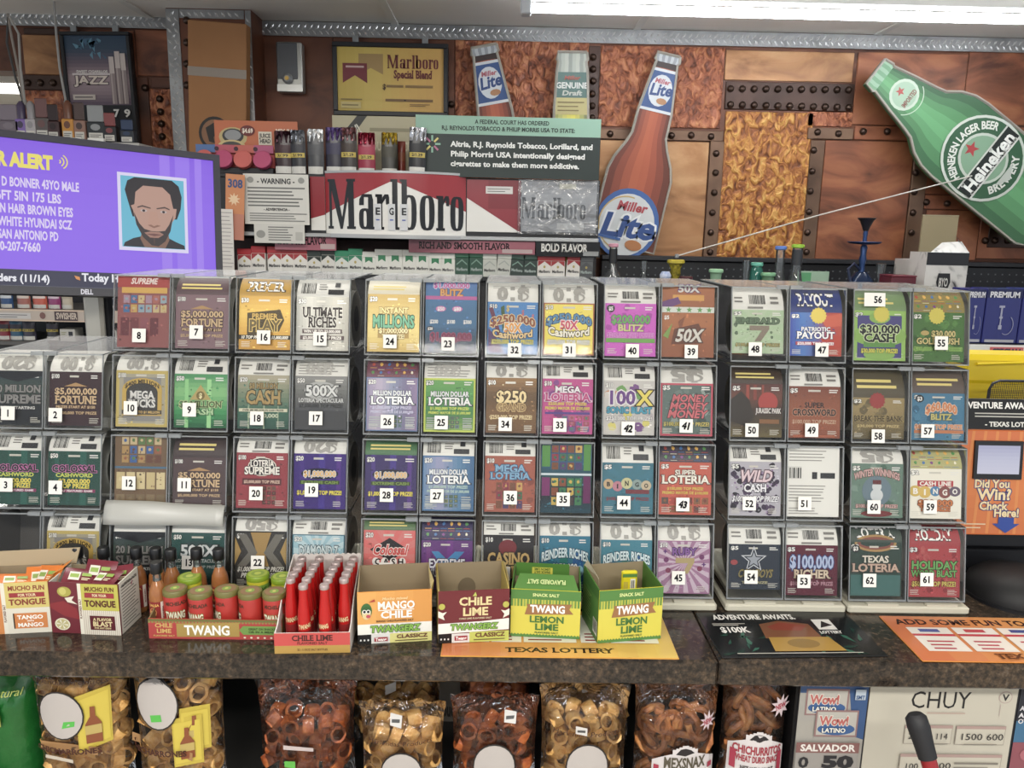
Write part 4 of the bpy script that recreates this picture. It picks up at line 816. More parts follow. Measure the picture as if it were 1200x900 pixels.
 (57, 7, 1, 1, '$3', '3a7290', '#5a4c44', [('D', 26, ['2f6482', '4482a0', '3a7896'], .05, .09, 6), ('E', .14, .12, .08, .08, '1c1e22'), (T_, '$3', .12, .08, .1, W3, None, '', .14), (T_, '$60,000', .32, .17, .6, 'd8824a', 'e8c8a8', 'a', .55), (T_, 'BLITZ', .5, .12, .4, 'c8c06a', '5a5a30', '', .55), (T_, '$60,000 TOP PRIZE', .71, .09, .9, 'd88a58', 'e8ccb0'), ('R', .04, .78, .98, .85, 'c87a48')], (1087, 505), dict(label='sea blue', top=.33, dx=.03)),
 (60, 7, 0, 2, '$5', '5f7a6a', 'n', [('D', 16, ['4a6a58', '7a9484', '6a8478'], .05, .1, 2), ('E', .5, .5, .28, .28, '6a7f8a'), ('E', .5, .58, .12, .12, 'd0d4d4'), ('E', .5, .42, .09, .09, 'd0d4d4'), ('R', .42, .3, .58, .38, '6a2a2c'), (T_, 'WINTER WINNINGS', .2, .12, .86, 'd8b0a8', '6a2a2c', 'a'), ('E', .5, .92, .3, .06, '7a2a2a'), (T_, '$100,000 TOP PRIZE!', .78, .06, .8, 'd8b0a8', '6a2a2c')], (1024, 594), dict(label='grey green snow globe', top=.24)),
 (59, 7, 1, 2, '$2', 'dcd8c8', '@a8a468', [('R', .16, .24, .84, .36, 'b8343a'), (T_, 'CASH LINE', .3, .08, .6, 'f2eee4'), ('E', .12, .45, .12, .11, 'd0b04a'), ('E', .3, .47, .12, .12, 'd8b44e'), ('E', .5, .45, .1, .1, '4a86b0'), ('E', .68, .47, .12, .12, '8a4a44'), ('E', .87, .45, .11, .1, '6a5a6a'), (T_, 'B', .45, .11, .1, 'f2eee4', None, '', .12), (T_, 'I', .47, .11, .05, 'f2eee4', None, '', .3), (T_, 'N', .45, .1, .1, 'f2eee4', None, '', .5), (T_, 'G', .47, .11, .1, 'f2eee4', None, '', .68), (T_, 'O', .45, .1, .1, 'f2eee4', None, '', .87), (T_, '$30,000', .68, .11, .66, 'd07a3a', '7a3a1c'), (T_, 'TOP PRIZE!', .8, .09, .58, 'd07a3a', '7a3a1c')], (1090, 594), dict(label='white bingo-ball', top=.29)),
 (62, 7, 0, 3, '$3', '243a30', '#3c4a40:LOTERIA', [('O', .5, .02, .4, .16, .05, 'b08a4a', 24, 0, 180), ('O', .5, .02, .34, .12, .05, '8a4a3a', 24, 0, 180), ('E', .12, .12, .08, .07, '16181a'), (T_, '$3', .12, .07, .1, W3, None, '', .12), (T_, 'TEXAS', .31, .12, .5, 'e0d8c4', '1c2822', 's'), (T_, 'LOTERIA', .47, .14, .88, 'c8a890', '3a2a24', 's'), ('R', .03, .6, .97, .98, '3a6a64'), ('C', .3, .66, .78, .97, 4, 3, LOTC)], (1019, 680), dict(label='dark green picture-card', top=.24)),
 (61, 7, 1, 3, '$3', 'a83a3c', '#9c3438:HOLIDAY', [('D', 30, ['b84a48', '963034', 'c05a54'], .03, .08, 7), (T_, 'HOLIDAY', .38, .15, .86, '6fae54', '2a3a1c', ''), (T_, 'WORD BLAST', .54, .12, .86, '6fae54', '2a3a1c', ''), (T_, '$50,000 TOP PRIZE!', .74, .09, .84, 'd8c04a', '5a2420')], (1086, 679), dict(label='glittery red', top=.27, foil=True)),
]
for n, ci, side, row, price, bg, stub, ops, stk, kw in tickets:
    ticket(n, ci, side, row, price, bg, stub, ops, stk, **kw)
# empty lowest bin at far left: opaque grey liner added to block the brightness behind
x0, x1, z0, z1, bo, do = BIN[0, 0, 3]
mb = MB(); mb.box(x0+.004, x1-.004, .10, .104, z0+.004, z1-.01, None, None, lambda v: D(v.x, v.z, v.y)-do); mb.box(x0+.002, x0+.004, .004, .1, z0+.004, z1-.01, None, None, lambda v: D(v.x, v.z, v.y)-do); mb.build('added_liner', mat('liner_grey', '4a4744', .5), bo)
mb = MB(); mb.box(x0+.004, x1-.004, .004, .1, z0+.003, z0+.006, None, None, lambda v: D(v.x, v.z, v.y)-do); mb.build('bin_floor', mat('smoky_floor', '5a5550', .5), bo)
# pale lid folded over the lowest pair of the second dispenser
x0, x1, z0, z1, bo, do = BIN[1, 0, 3]; x2 = BIN[1, 1, 3][1]
lid = MB(); NX = 14
prof = [(z1+.020, -.003), (z1+.012, -.009), (z1-.006, -.013), (z1-.018, -.014)]
vs = []
for z, t in prof:
    for i in range(NX+1):
        x = x0-.004+(x2-x0+.004)*i/NX; s_ = 1/(1+math.exp(-(i-7)*1.1)); vs.append(D(x, z-.006*s_*(z > z1), t-.002*math.sin(i*.5))-do)
fs = [(r*(NX+1)+i, r*(NX+1)+i+1, (r+1)*(NX+1)+i+1, (r+1)*(NX+1)+i) for r in range(3) for i in range(NX)]
o_ = lid.add(vs, fs).build('hinged_lid', mat('grey_lid', 'b0b0aa', .3), bo.parent, True)
sm = o_.modifiers.new('thick', 'SOLIDIFY'); sm.thickness = .0015
# ================================================================== things on the counter
ZC = 1.0
M_CARD = mat('raw_cardboard', '8f8168', .85, 0, '9a8b70', 0, 30)
def panel_set(root, W_, Dp, hf, hb, hsl, cols, t=.0018, flare=0):
    """open carton: front, back, two sides, bottom; local x right, y away"""
    cf, cb, cs = (mat('card_'+c, c, .55) for c in cols)
    fr_ = MB().box(0, W_, 0, t, 0, hf).build('front_panel', cf, root)
    mb = MB(); mb.box(0, W_, Dp-t, Dp, 0, hb); bk = mb.build('back_panel', cb, root)
    sides = []
    for x in (0, W_-t):
        mb = MB(); ys = (t, Dp-t); zs_ = [(0, hf*hsl[0]), (0, hb*hsl[1])]
        vs = [(x+dx, y, z) for dx in (0, t) for y, zz in zip(ys, zs_) for z in zz]
        mb.add(vs, [(0, 1, 3, 2), (4, 6, 7, 5), (0, 4, 5, 1), (2, 3, 7, 6), (1, 5, 7, 3), (0, 2, 6, 4)]); sides.append(mb.build('side_panel', cs, root))
    MB().box(t, W_-t, t, Dp-t, 0.0002, .002).build('bottom_panel', M_CARD, root)
    return fr_, bk, sides
def carton(name, label, cat, A, B, z, Dp, hf, hb, hsl, cols, group=None):
    A = atZ(*A, z); B = atZ(*B, z); W_ = (B-A).length; rz = math.atan2(B.y-A.y, B.x-A.x)
    root = thing(name, label, cat, A, rz, group); fr_, bk, sd = panel_set(root, W_, Dp, hf, hb, hsl, cols)
    p = Print(W_, hf, front(0, -.0001, 0), None, .00012)
    return root, W_, fr_, bk, sd, p
GS = 'cardboard snack salt boxes on the counter'
# ---- mango chile
root, W_, fr_, bk, sd, p = carton('snack_salt_box', 'open orange cardboard box with white mango chile lettering', 'box', (419.5, 755), (506, 750), ZC, .098, .088, .09, (1, 1), ('d28a34', '8f8168', '9d8d70'), GS)
p.rect(0, 0, 1, .62, 'dc9a3c').grad(0, 0, 1, .62, ['e0a248', 'd48f34'], True)
p.rect(0, .62, 1, .82, 'e4e2d8').rect(0, .82, .18, 1, '1c1a18').rect(.18, .82, .43, 1, 'd4d2cc').rect(.43, .82, 1, 1, 'd2cc74')
p.ell(.12, .36, .075, .15, '3a6a34').ell(.12, .4, .06, .125, 'd9c489').ell(.12, .33, .06, .06, '345f30').ell(.095, .37, .028, .04, 'e8e6e0').ell(.145, .37, .028, .04, 'e8e6e0').ell(.095, .37, .018, .026, '1a1a1a').ell(.145, .37, .018, .026, '1a1a1a').ell(.145, .46, .03, .035, 'c04a58').poly([(.15, .19), (.23, .13), (.24, .18)], 'b03a2c')
p.text('Mucho mixed', .5, .13, .05, 'e8c88a', .34, slant=.2).text('MANGO', .52, .26, .14, 'f2efe6', .5).text('CHILE', .52, .44, .13, 'f2efe6', .42).rect(.28, .345, .76, .36, 'f2efe6').text('MANGO CHILE FLAVORED SALT', .5, .56, .035, '6a4420', .5)
p.text('TWANGERZ', .5, .71, .12, '7fb03c', .66, out='3c5a20', slant=.1).text('CLASSICZ', .73, .87, .07, '6a3a2c', .42).lines(.5, .93, .96, .97, 1, '6a5a30').rect(.22, .87, .4, .95, '9c2c38').text('Twang', .31, .91, .06, 'f0e8e0', .15)
for x in (.04, .09, .14): p.ell(x, .91, .012, .02, 'd8d6d0', 8)
p.build(fr_, 'printed_face')
pe = MB().add([(W_-.002, .003, .086), (W_+.004, .012, .097), (W_+.005, .05, .072), (W_-.002, .09, .09), (W_+.002, .03, .06)], [(0, 4, 3, 1), (0, 1, 4), (1, 3, 2), (1, 2, 4), (4, 2, 3)]).build('torn_flap', mat('card_cream', 'c9b880', .6), root)
# ---- chile lime
root, W_, fr_, bk, sd, p = carton('snack_salt_box', 'open maroon cardboard box with cream chile lime lettering', 'box', (513.5, 754), (596, 750), ZC+.0035, .10, .088, .092, (1, 1), ('6a2428', '8f8168', 'b8a45c'), GS)
p.rect(0, 0, 1, .6, '6f262b').poly([(0, .62), (.5, .6), (1, .55), (1, .6), (0, .6)], '6f262b').poly([(0, .82), (1, .78), (1, .56), (.6, .6), (0, .62)], 'e4e2d8').rect(0, .82, .19, 1, '1c1a18').rect(.19, .82, .44, 1, 'd4d2cc').rect(.44, .8, 1, 1, 'b9c04a')
p.text('CHiLE', .52, .2, .15, 'dcc98c', .46).text('LiME', .52, .4, .15, 'dcc98c', .36).text('CHILE LIME FLAVORED SALT', .52, .53, .03, 'c8b890', .46).poly([(.48, .1), (.52, .02), (.54, .1)], 'b8c04a')
p.text('TWANGERZ', .5, .69, .11, '7fb03c', .66, out='3c5a20', slant=.1).text('CLASSICZ', .73, .86, .08, '6a3a2c', .42).lines(.5, .93, .96, .97, 1, '6a5a30').rect(.23, .86, .41, .95, '9c2c38').text('Twang', .32, .905, .06, 'f0e8e0', .15)
for sx, x0 in ((1, .0), (-1, 1.0)): p.ell(x0+sx*.05, .28, .045, .06, 'b4ae3c').poly([(x0, .36), (x0+sx*.06, .4), (x0+sx*.12, .38), (x0+sx*.07, .46), (x0+sx*.09, .54), (x0, .48)], 'e4dccc')
for x in (.04, .09, .14): p.ell(x, .91, .012, .02, 'd8d6d0', 8)
p.build(fr_, 'printed_face')
for x in (0, 1):
    s_ = 1 if x else -1
    MB().add([(x*W_, .003, .088), (x*W_+s_*.001, .02, .098), (x*W_+s_*.002, .08, .098), (x*W_, .098, .092), (x*W_+s_*.001, .05, .07)], [(0, 4, 1), (1, 4, 2), (2, 4, 3)]).build('torn_flap', mat('card_cream', 'c9b880', .6), root)
p2 = Print(.03, .02, front(W_*.33, .0975, .045)); p2.ell(.5, .9, .5, .9, '6f624c'); p2.build(bk, 'thumb_notch')
# ---- lemon lime boxes
def lemon(label, A, B, Dp, hf, hb, rz_extra=0, left=False):
    root, W_, fr_, bk, sd, p = carton('snack_salt_box', label, 'box', A, B, ZC+.0035, Dp, hf, hb, (1, 1), ('c4bc2c', '8f8168', '4d7a34'), GS)
    p.rect(0, 0, 1, 1, 'd0c52a').rect(0, 0, 1, .2, '4f8238').rect(0, .95, 1, 1, '4f8238')
    for i in range(22):
        x = i/22; p.poly([(x, .35), (x+.03, .35), (x+.03, .2), (x, .2)], ('5d8a38', '8aa43c', '6a8f34')[i % 3], False)
    p.h += p.dl
    for i in range(22): p.poly([(i/22, .95), (i/22+.04, .95), (i/22+.02, .925)], '4f8238', False)
    p.h += p.dl
    p.text('SNACK SALT', .5, .1, .06, 'd4e08c', .38).poly([(.2, .52), (.24, .33), (.22, .3), (.88, .27), (.84, .38), (.9, .48), (.3, .52)], '9a6a3c').text('TWANG', .53, .39, .15, 'f2f0e8', .5).text('LEMON', .52, .61, .13, '3f7434', .5).text('LIME', .52, .77, .13, '3f7434', .34).text('FLAVORED SALT', .52, .89, .035, '4a6a34', .34)
    p.build(fr_, 'printed_face')
    return root, W_, bk, sd
root, W1, bk, sd = lemon('open yellow-green lemon lime salt box with its printed flap folded in', (598, 745), (679, 749), .088, .082, .086)
fl = MB().add([(0.004, .002, .082), (W1-.004, .002, .082), (W1-.012, .034, .094), (.012, .034, .094)], [(0, 1, 2, 3)]); o_ = fl.build('folded_flap', mat('card_green', '4d7a34', .55), root); o_.modifiers.new('t', 'SOLIDIFY').thickness = .0015
P_ = lambda a, b, c, d: (lambda x, y, h: Vector(a)+(Vector(b)-Vector(a)).normalized()*x+(Vector(d)-Vector(a)).normalized()*y+Vector((0, -.4, .9))*h)
p = Print(W1-.008, .03, flat((.004, .002, .0835), (1, 0, 0), (0, .032, .012))); p.text('FLAVORED SALT', .5, .5, .3, 'c8d88c', .6, rot=180); p.build(o_)
o_ = MB().box(.003, W1-.018, .0845, .0858, .066, .09).build('rear_flap', mat('card_green', '4d7a34', .55), root)
p = Print(W1-.02, .026, front(.003, .0843, .066)); p.rect(.3, .35, .68, .8, 'c8c22c').text('LEMON LIME', .49, .48, .16, '4a6a28', .3, rot=180).text('SNACK SALT', .49, .68, .16, '4a6a28', .3, rot=180); p.build(o_)
root, W1, bk, sd = lemon('yellow-green lemon lime salt box holding one upright yellow packet', (700, 754), (774, 748), .092, .09, .094, left=True)
p = Print(.088, .09, flat((-.0003, .09, 0), (0, -1, 0), (0, 0, 1))); p.rect(0, 0, 1, .2, '3f6a2c').rect(0, .2, 1, 1, '4f7d34').rect(.72, .62, .97, .9, 'd8d6cc').barcode(.74, .64, .95, .86, n=12).lines(.06, .28, .6, .8, 9, '9ab060', .35); p.build(sd[0])
MB().add([(0, .002, .09), (.004, .02, .1), (.003, .08, .108), (0, .09, .094), (.014, .05, .088)], [(0, 4, 1), (1, 4, 2), (2, 4, 3)]).build('torn_flap', mat('card_cream2', 'bdb39a', .7), root)
pk = thing('salt_packet', 'small yellow salt packet standing inside the right lemon lime box', 'packet', (root.location.x+.043, root.location.y+.05, ZC+.006), .1)
MB().bev(0, .026, 0, .008, 0, .098, .002).build('packet_body', mat('packet_yellow', 'd2c428', .4), pk)
p = Print(.024, .05, front(.001, 0, .045)); p.rect(.55, .2, .9, .7, 'd8d6cc').barcode(.6, .25, .85, .65, n=8).rect(.08, .3, .4, .9, 'b8a820').rect(0, .02, 1, .14, '4f7d34'); p.build(pk)
for i, (dx, dy, rz, lb) in enumerate([(.02, .045, .5, 'lying left of the upright packet'), (.024, .06, -.3, 'lying at the back left')]):
    q = thing('seasoning_sachet', 'dark sachet inside the right lemon lime box, '+lb, 'sachet', (root.location.x+dx, root.location.y+dy, ZC+.0065+i*.0075), rz, 'sachets in the lemon lime box')
    MB().bev(-.018, .018, -.014, .014, 0, .07 if 0 else .006, .002).build('pouch', mat('dark_foil', '2a2c1c', .3), q)
# ---- the two sachet boxes at left
M_SOR, M_SWI = mat('sachet_orange', 'c9702f', .35), mat('sachet_wine', '6d2430', .35)
def sachets(root, W_, M, spots, colname, acc):
    R = root.matrix_basis
    for i, (x, y, z, rx, ry, rz, lb) in enumerate(spots):
        q = thing('seasoning_sachet', colname+' sachet in its open box, '+lb, 'sachet', (0, 0, 0), 0, colname+' sachets in the open box')
        M4 = root.matrix_basis @ Matrix.Translation((x, y, z)) @ Matrix.Rotation(rz, 4, 'Z') @ Matrix.Rotation(rx, 4, 'X') @ Matrix.Rotation(ry, 4, 'Y')
        q.location = M4.to_translation(); q.rotation_euler = M4.to_euler()
        n = 6; mb = MB(); vs = []
        for sgn in (1, -1):
            for j in range(n+1):
                for k in range(n+1):
                    u, v = j/n, k/n; b = max(0, math.sin(math.pi*u)*math.sin(math.pi*v))**.5*.004*sgn; vs.append(((u-.5)*.05, (v-.5)*.034, b))
        N = (n+1)**2; fs = [(a*(n+1)+b, (a+1)*(n+1)+b, (a+1)*(n+1)+b+1, a*(n+1)+b+1) for a in range(n) for b in range(n)]
        mb.add(vs, fs+[tuple(N+t_ for t_ in f[::-1]) for f in fs]); mb.build('pouch', M, q, True)
        p = Print(.04, .024, flat((-.02, -.012, .0043), (1, 0, 0), (0, 1, 0))); p.rect(.1, .2, .5, .85, 'd8d4c4').rect(.14, .35, .46, .65, acc).rect(.56, .25, .92, .5, acc).lines(.58, .6, .9, .85, 2, 'e0d8b0'); p.build(q)
def tongue(label, A, B, cols, hero):
    root, W_, fr_, bk, sd, p = carton('sachet_box', label, 'box', A, B, ZC, .062, .087, .09, (1, 1), cols, GS)
    return root, W_, fr_, bk, sd, p
root, W_, fr_, bk, sd, p = tongue('open orange cardboard box lettered tango with mango at the far left', (-18, 744), (61.5, 740), ('cf7f35', '8f8168', 'b07a44'), 0)
p.rect(0, 0, 1, 1, 'd0823a').rect(.30, 0, .36, 1, 'dcd6c4').text('FLAVORED SALT', .33, .6, .04, '6a3a2c', .3, rot=90).rect(.36, 0, 1, .5, 'cdbb62').rect(.36, .5, 1, 1, 'd6d0be').text('MUCHO FUN', .68, .11, .085, '8a3a2c', .54).rect(.42, .2, .94, .29, '9a3034').text('FOR YOUR', .68, .245, .05, 'e0d0a0', .26).text('TONGUE', .68, .38, .11, '8a3a2c', .54)
p.rect(.45, .6, .95, .9, 'cc7b36').rect(.45, .6, .47, .9, '2a2018').text('TANGO', .7, .68, .075, 'f2eee4', .38).text('WITH', .7, .755, .03, 'f2eee4', .1).text('MANGO', .7, .83, .075, 'f2eee4', .38)
p.ell(.12, .55, .12, .14, '3a5f30').ell(.14, .7, .1, .1, '4a7a38').poly([(.02, .22), (.2, .12), (.24, .2)], 'a02c34')
p.build(fr_, 'printed_face')
fl = MB().add([(-.01, .061, .089), (W_+.02, .061, .089), (W_+.026, .067, .115), (-.01, .067, .113)], [(0, 1, 2, 3)]); o_ = fl.build('rear_flap', mat('card_pale', 'a8977a', .8), root); o_.modifiers.new('t', 'SOLIDIFY').thickness = .002
MB().add([(W_-.002, .02, .089), (W_+.004, .06, .091), (W_+.02, .05, .102), (W_+.012, .03, .094)], [(0, 3, 2, 1)]).build('side_flap', mat('card_orange', 'b87434', .7), root)
sachets(root, W_, M_SOR, [(.04, .028, .077, .35, .18, .25, 'uppermost at the left'), (.088, .034, .082, .8, -.2, -.3, 'standing at the right'), (.062, .03, .062, .1, -.12, .1, 'lying underneath'), (.075, .045, .076, .9, .1, .15, 'standing at the back')], 'orange', '7f9a3c')
root, W_, fr_, bk, sd, p = tongue('open maroon and yellow cardboard box lettered a flavor blast', (62, 741), (143, 744), ('6a2430', '8f8168', 'c9c5b8'), 1)
p.rect(0, 0, 1, 1, '6f2530').ell(.22, .18, .1, .1, 'a8a03a').ell(.2, .17, .05, .07, 'c2ba5a').poly([(0, .42), (.2, .36), (.38, .5), (.42, .72), (.2, .66), (0, .5)], '8a2a30').poly([(.22, .3), (.36, .26), (.32, .34), (.4, .42), (.26, .38)], 'dcd4c0').ell(.16, .82, .11, .12, 'dcd6b8').ell(.16, .82, .09, .1, 'b9ae74')
for i in range(6):
    a = i*math.pi/3; p.poly([(.16, .82), (.16+.08*math.cos(a), .82+.09*math.sin(a)), (.16+.08*math.cos(a+.35), .82+.09*math.sin(a+.35))], 'e0dcc4')
p.rect(.42, 0, .47, 1, 'dcd6c4').text('FLAVORED SALT', .445, .5, .035, '6a3a2c', .3, rot=90).rect(.47, 0, 1, .52, 'b9b23a').rect(.47, .52, 1, 1, 'd6d0be')
for i in range(18): p.poly([(.48+i*.029, 1), (.49+i*.029, 1), (.49+i*.029, .52), (.48+i*.029, .52)], 'b8a898', False)
p.h += p.dl
p.text('MUCHO FUN', .735, .1, .08, '6a3a1c', .42).rect(.52, .17, .94, .27, '9a3034').text('FOR YOUR', .73, .22, .05, 'e0d0a0', .2).text('TONGUE', .735, .38, .12, '5a2424', .44)
p.rect(.57, .62, .93, .9, '5a1c24').text('A FLAVOR', .75, .69, .055, 'd8c890', .26).text('BLAST', .75, .78, .09, 'd8c890', .28).text('FOR ANY DISH!', .75, .86, .03, 'd8c890', .24)
p.build(fr_, 'printed_face')
p = Print(.057, .085, flat((W_+.0003, .003, 0.001), (0, 1, 0), (0, 0, 1))); p.rect(0, 0, 1, 1, 'cbc7bb').lines(.06, .06, .94, .95, 14, '5a5650', .3).text('NUTRITION FACTS', .5, .08, .06, '2c2a28', .8); p.build(sd[1])
sachets(root, W_, M_SWI, [(.034, .03, .082, .5, .25, .2, 'leftmost with a green panel'), (.078, .028, .083, .45, -.12, -.25, 'right one at the front'), (.055, .031, .062, .1, .1, .1, 'lying underneath'), (.06, .045, .088, 1.0, .15, -.1, 'standing at the back'), (.088, .044, .08, .9, -.25, .3, 'standing at the right rear corner')], 'maroon', '8aa83c')
# ---- hot sauce bottles
M_SAUCE = mat('hot_sauce', '8f5a34', .12, 0, 'a06a40', 0, 60); M_CAP = mat('black_cap', '101012', .35); M_LAB = mat('red_label', '8a2a24', .4)
SB = MB().lathe([(.0145, 0), (.0165, .003), (.0165, .066), (.0150, .078), (.0105, .090), (.0078, .097)], 18).mesh('glass_body', True); SB.materials.append(M_SAUCE)
SN = MB().lathe([(.0077, .0972), (.0074, .112)], 14).mesh('neck', True); SN.materials.append(GLASS)
SC = MB().lathe([(.0108, .1125), (.0112, .114), (.0112, .132), (.0098, .1345)], 18).mesh('cap', True); SC.materials.append(M_CAP)
lp = Print(.072, .047, lambda x, y, h: Vector(((.0167+h)*math.cos(math.radians(-90)+(x-.036)/.0167), (.0167+h)*math.sin(math.radians(-90)+(x-.036)/.0167), .012+y)))
lp.rect(0, 0, 1, 1, '8a2622', 20).rect(.62, 0, .72, 1, 'd8d0c0', 2).text('SALSA', .45, .14, .1, 'e0b04a', .26).ell(.42, .45, .1, .2, 'd89a4a', 10).text('HOT', .45, .85, .12, 'e8e0d0', .18).text('BOTANERA', .67, .5, .05, '8a2622', .4, rot=90).lines(.78, .1, .95, .9, 6, 'd8b0a0', .4)
SL = lp.mb.mesh('label')
for i, (px, py, lb) in enumerate([(94, 634, 'alone behind the orange sachet box'), (126, 633.5, 'behind the maroon sachet box at left'), (165, 633, 'behind the maroon sachet box at right'), (186, 635, 'in the rear row beside the number 13 bin'),
                                  (199.5, 640, 'second from the tray corner in the middle row'), (182.5, 655, 'nearest the camera at the tray corner'), (234, 635, 'behind the tray, left of the last two'), (259, 636, 'rightmost, behind the tray')]):
    q = atZ(px, py+3, 1.114); y_ = min(q.y, 1.232)
    r_ = thing('hot_sauce_bottle', 'small hot sauce bottle with black cap, '+lb, 'bottle', (q.x, y_, ZC), random.Random(i).uniform(-.4, .4), 'hot sauce bottles on the counter'); r_.scale = (.86, .86, .845)
    for nm, me in (('glass_body', SB), ('neck', SN), ('cap', SC), ('label', SL)): link(bpy.data.objects.new(nm, me), r_)
# ---- tray of salt cans
A = atZ(175, 748, ZC); B = atZ(331, 750, ZC); W_ = (B-A).length
tr_ = thing('display_tray', 'low red cardboard tray with a gold ribbon, holding round salt cans', 'tray', A, math.atan2(B.y-A.y, B.x-A.x))
M_TRAY = mat('tray_red', 'b03a34', .5); t = .0018; hf = .034; Dp = .088
fr_ = MB().box(0, W_, 0, t, 0, hf).build('front_panel', M_TRAY, tr_)
MB().box(0, W_, Dp-t, Dp, 0, .05).build('back_panel', M_CARD, tr_)
for x in (0, W_-t):
    mb = MB(); vs = [(x+dx, y, z) for dx in (0, t) for y, zz in ((t, (0, hf)), (.05, (0, .05)), (Dp-t, (0, .05))) for z in zz]
    mb.add(vs, [(0, 1, 3, 2), (2, 3, 5, 4), (6, 8, 9, 7), (8, 10, 11, 9), (1, 7, 9, 3), (3, 9, 11, 5), (0, 6, 7, 1), (4, 5, 11, 10), (0, 2, 8, 6), (2, 4, 10, 8)]); mb.build('side_panel', mat('tray_tan', '7c6a44', .7), tr_)
MB().box(t, W_-t, t, Dp-t, .0002, .002).build('bottom_panel', M_CARD, tr_)
p = Print(W_, hf, front(0, -.0001, 0)); p.rect(0, 0, 1, 1, 'b03c38').rect(0, 0, 1, .12, '6f6a34')
for i in range(40): p.poly([(i/40, .2), (i/40+.016, .2), (i/40+.016, .12), (i/40, .12)], '8a8440', False)
p.h += p.dl
p.poly([(.21, .9), (.68, .86), (.68, .14), (.21, .22)], 'a88a3c').text('CHILE', .115, .32, .2, 'd0a858', .13).text('LIME', .115, .6, .2, 'd0a858', .11).text('FLAVORED SALT', .115, .84, .08, 'd0a858', .16)
p.text('TWANG', .44, .54, .46, 'f2efe4', .34).poly([(.68, .52), (.71, .3), (1, .3), (1, .74), (.71, .74)], '6f9440').text('GREAT ON SNACKS', .85, .45, .1, '2c3a18', .2).text('OR IN A MEAL!', .85, .6, .1, '2c3a18', .2)
for i in range(6): p.ell(.72+i*.05, .88, .01, .05, 'e0d8c0', 6)
p.build(fr_, 'printed_face')
M_CANR, M_CANG, M_RIM = mat('can_red', 'a8332c', .4), mat('can_yellow', 'b9b432', .4), mat('can_rim', '6f6a3a', .4)
CR = .0185
def can_meshes(red):
    b = MB().lathe([(.0178, 0), (CR, .002), (CR, .060), (.0178, .0615)], 20).mesh('can_body', True); b.materials.append(M_CANR if red else M_CANG)
    l = MB().lathe([(.0188, .0617), (.0190, .063), (.0190, .069), (.018, .0705)], 20).mesh('lid', True); l.materials.append(M_RIM if red else mat('lid_green', '7f9a2c', .4))
    p = Print(.075, .05, lambda x, y, h: Vector(((CR+.0001+h)*math.cos(math.radians(-90)+(x-.0375)/CR), (CR+.0001+h)*math.sin(math.radians(-90)+(x-.0375)/CR), .006+y)))
    if red: p.text('MICHELADA', .5, .1, .12, '4a3424', .5).text('TWANG', .45, .5, .24, 'e0dcc0', .42, out='6f7a34').text('CHILE', .45, .8, .15, '6a1c18', .3)
    else: p.rect(0, .0, 1, .4, '6f9a2c', 18).text('LEMON LIME', .5, .18, .18, '3a5a20', .55).text('SNACK SALT', .5, .58, .18, '3a5a20', .55)
    pm = p.mb.mesh('printed_face')
    q = Print(.036, .036, lambda x, y, h: Vector((x-.018, y-.018, .0706+h)))
    if red: q.ell(.5, .5, .42, .42, '8a6a48').ell(.5, .5, .2, .2, '7fa03c').ell(.5, .5, .08, .08, 'c8c060', 10)
    else: q.ell(.5, .5, .44, .44, 'a8bc3a').ell(.5, .5, .3, .3, '8aa838').ell(.5, .5, .16, .16, 'c0cc50', 10)
    return [('can_body', b), ('lid', l), ('printed_face', pm), ('lid_print', q.mb.mesh('lid_print'))]
CANY = max(A.y, B.y)+.0225
RC, GC = can_meshes(True), can_meshes(False)
for i, (px, py, k) in enumerate([(205, 689, 1), (232.6, 693.5, 1), (265.5, 689.5, 1), (293, 692, 1), (320, 695, 1), (222, 675, 0), (302, 672, 0), (331, 675, 0)]):
    q = atZ(px, py, ZC+.0725); lb = ('red salt can with round green-centred lid, %s from left in the tray front row' % ORD[i]) if k else ['yellow-green lidded salt can at the back of the tray, leftmost', 'yellow-green lidded salt can at the back of the tray, middle', 'yellow-green lidded salt can at the back of the tray, beside the red bottles'][i-5]
    r_ = thing('salt_can', lb, 'can', (q.x, min(max(q.y, CANY), 1.228), ZC+.0022), [.5, -.1, -.9, -1.3, .3, .2, 0, .1][i], 'salt cans in the low tray')
    for nm, me in (RC if k else GC): link(bpy.data.objects.new(nm, me), r_)
# ---- tray of red salt bottles
A = atZ(322, 766, ZC); B = atZ(410.5, 764.5, ZC); W_ = (B-A).length
tr_ = thing('display_tray', 'white-lined red and gold tray lettered chile lime, holding red bottles', 'tray', A, math.atan2(B.y-A.y, B.x-A.x)); Dp = 1.2485-A.y
M_WC = mat('white_card', 'cfc9c4', .7); hf = .034; hb = .098
fr_ = MB().box(0, W_, 0, t, 0, hf).build('front_panel', M_WC, tr_)
mb = MB(); n = 26; pts = [(0, 0), (W_, 0)]+[(W_-W_*i/n, hb+(.0025 if i % 2 else 0)) for i in range(n+1)]
mb.prism(pts, Dp-t, Dp); mb.build('back_panel', M_WC, tr_)
for x in (0, W_-t):
    mb = MB(); ys = [(t, hf), (.02, hf+.004), (.055, .066), (Dp-t, hb)]
    vs = [(x+dx, y, z) for dx in (0, t) for y, h_ in ys for z in (0, h_)]
    fs = [(2*i, 2*i+1, 2*i+3, 2*i+2) for i in range(3)]+[(8+2*i, 10+2*i, 11+2*i, 9+2*i) for i in range(3)]+[(2*i+1, 9+2*i, 11+2*i, 3+2*i) for i in range(3)]
    mb.add(vs, fs+[(0, 8, 9, 1), (6, 7, 15, 14)]); mb.build('side_panel', M_WC, tr_)
MB().box(t, W_-t, t, Dp-t, .0002, .002).build('bottom_panel', M_WC, tr_)
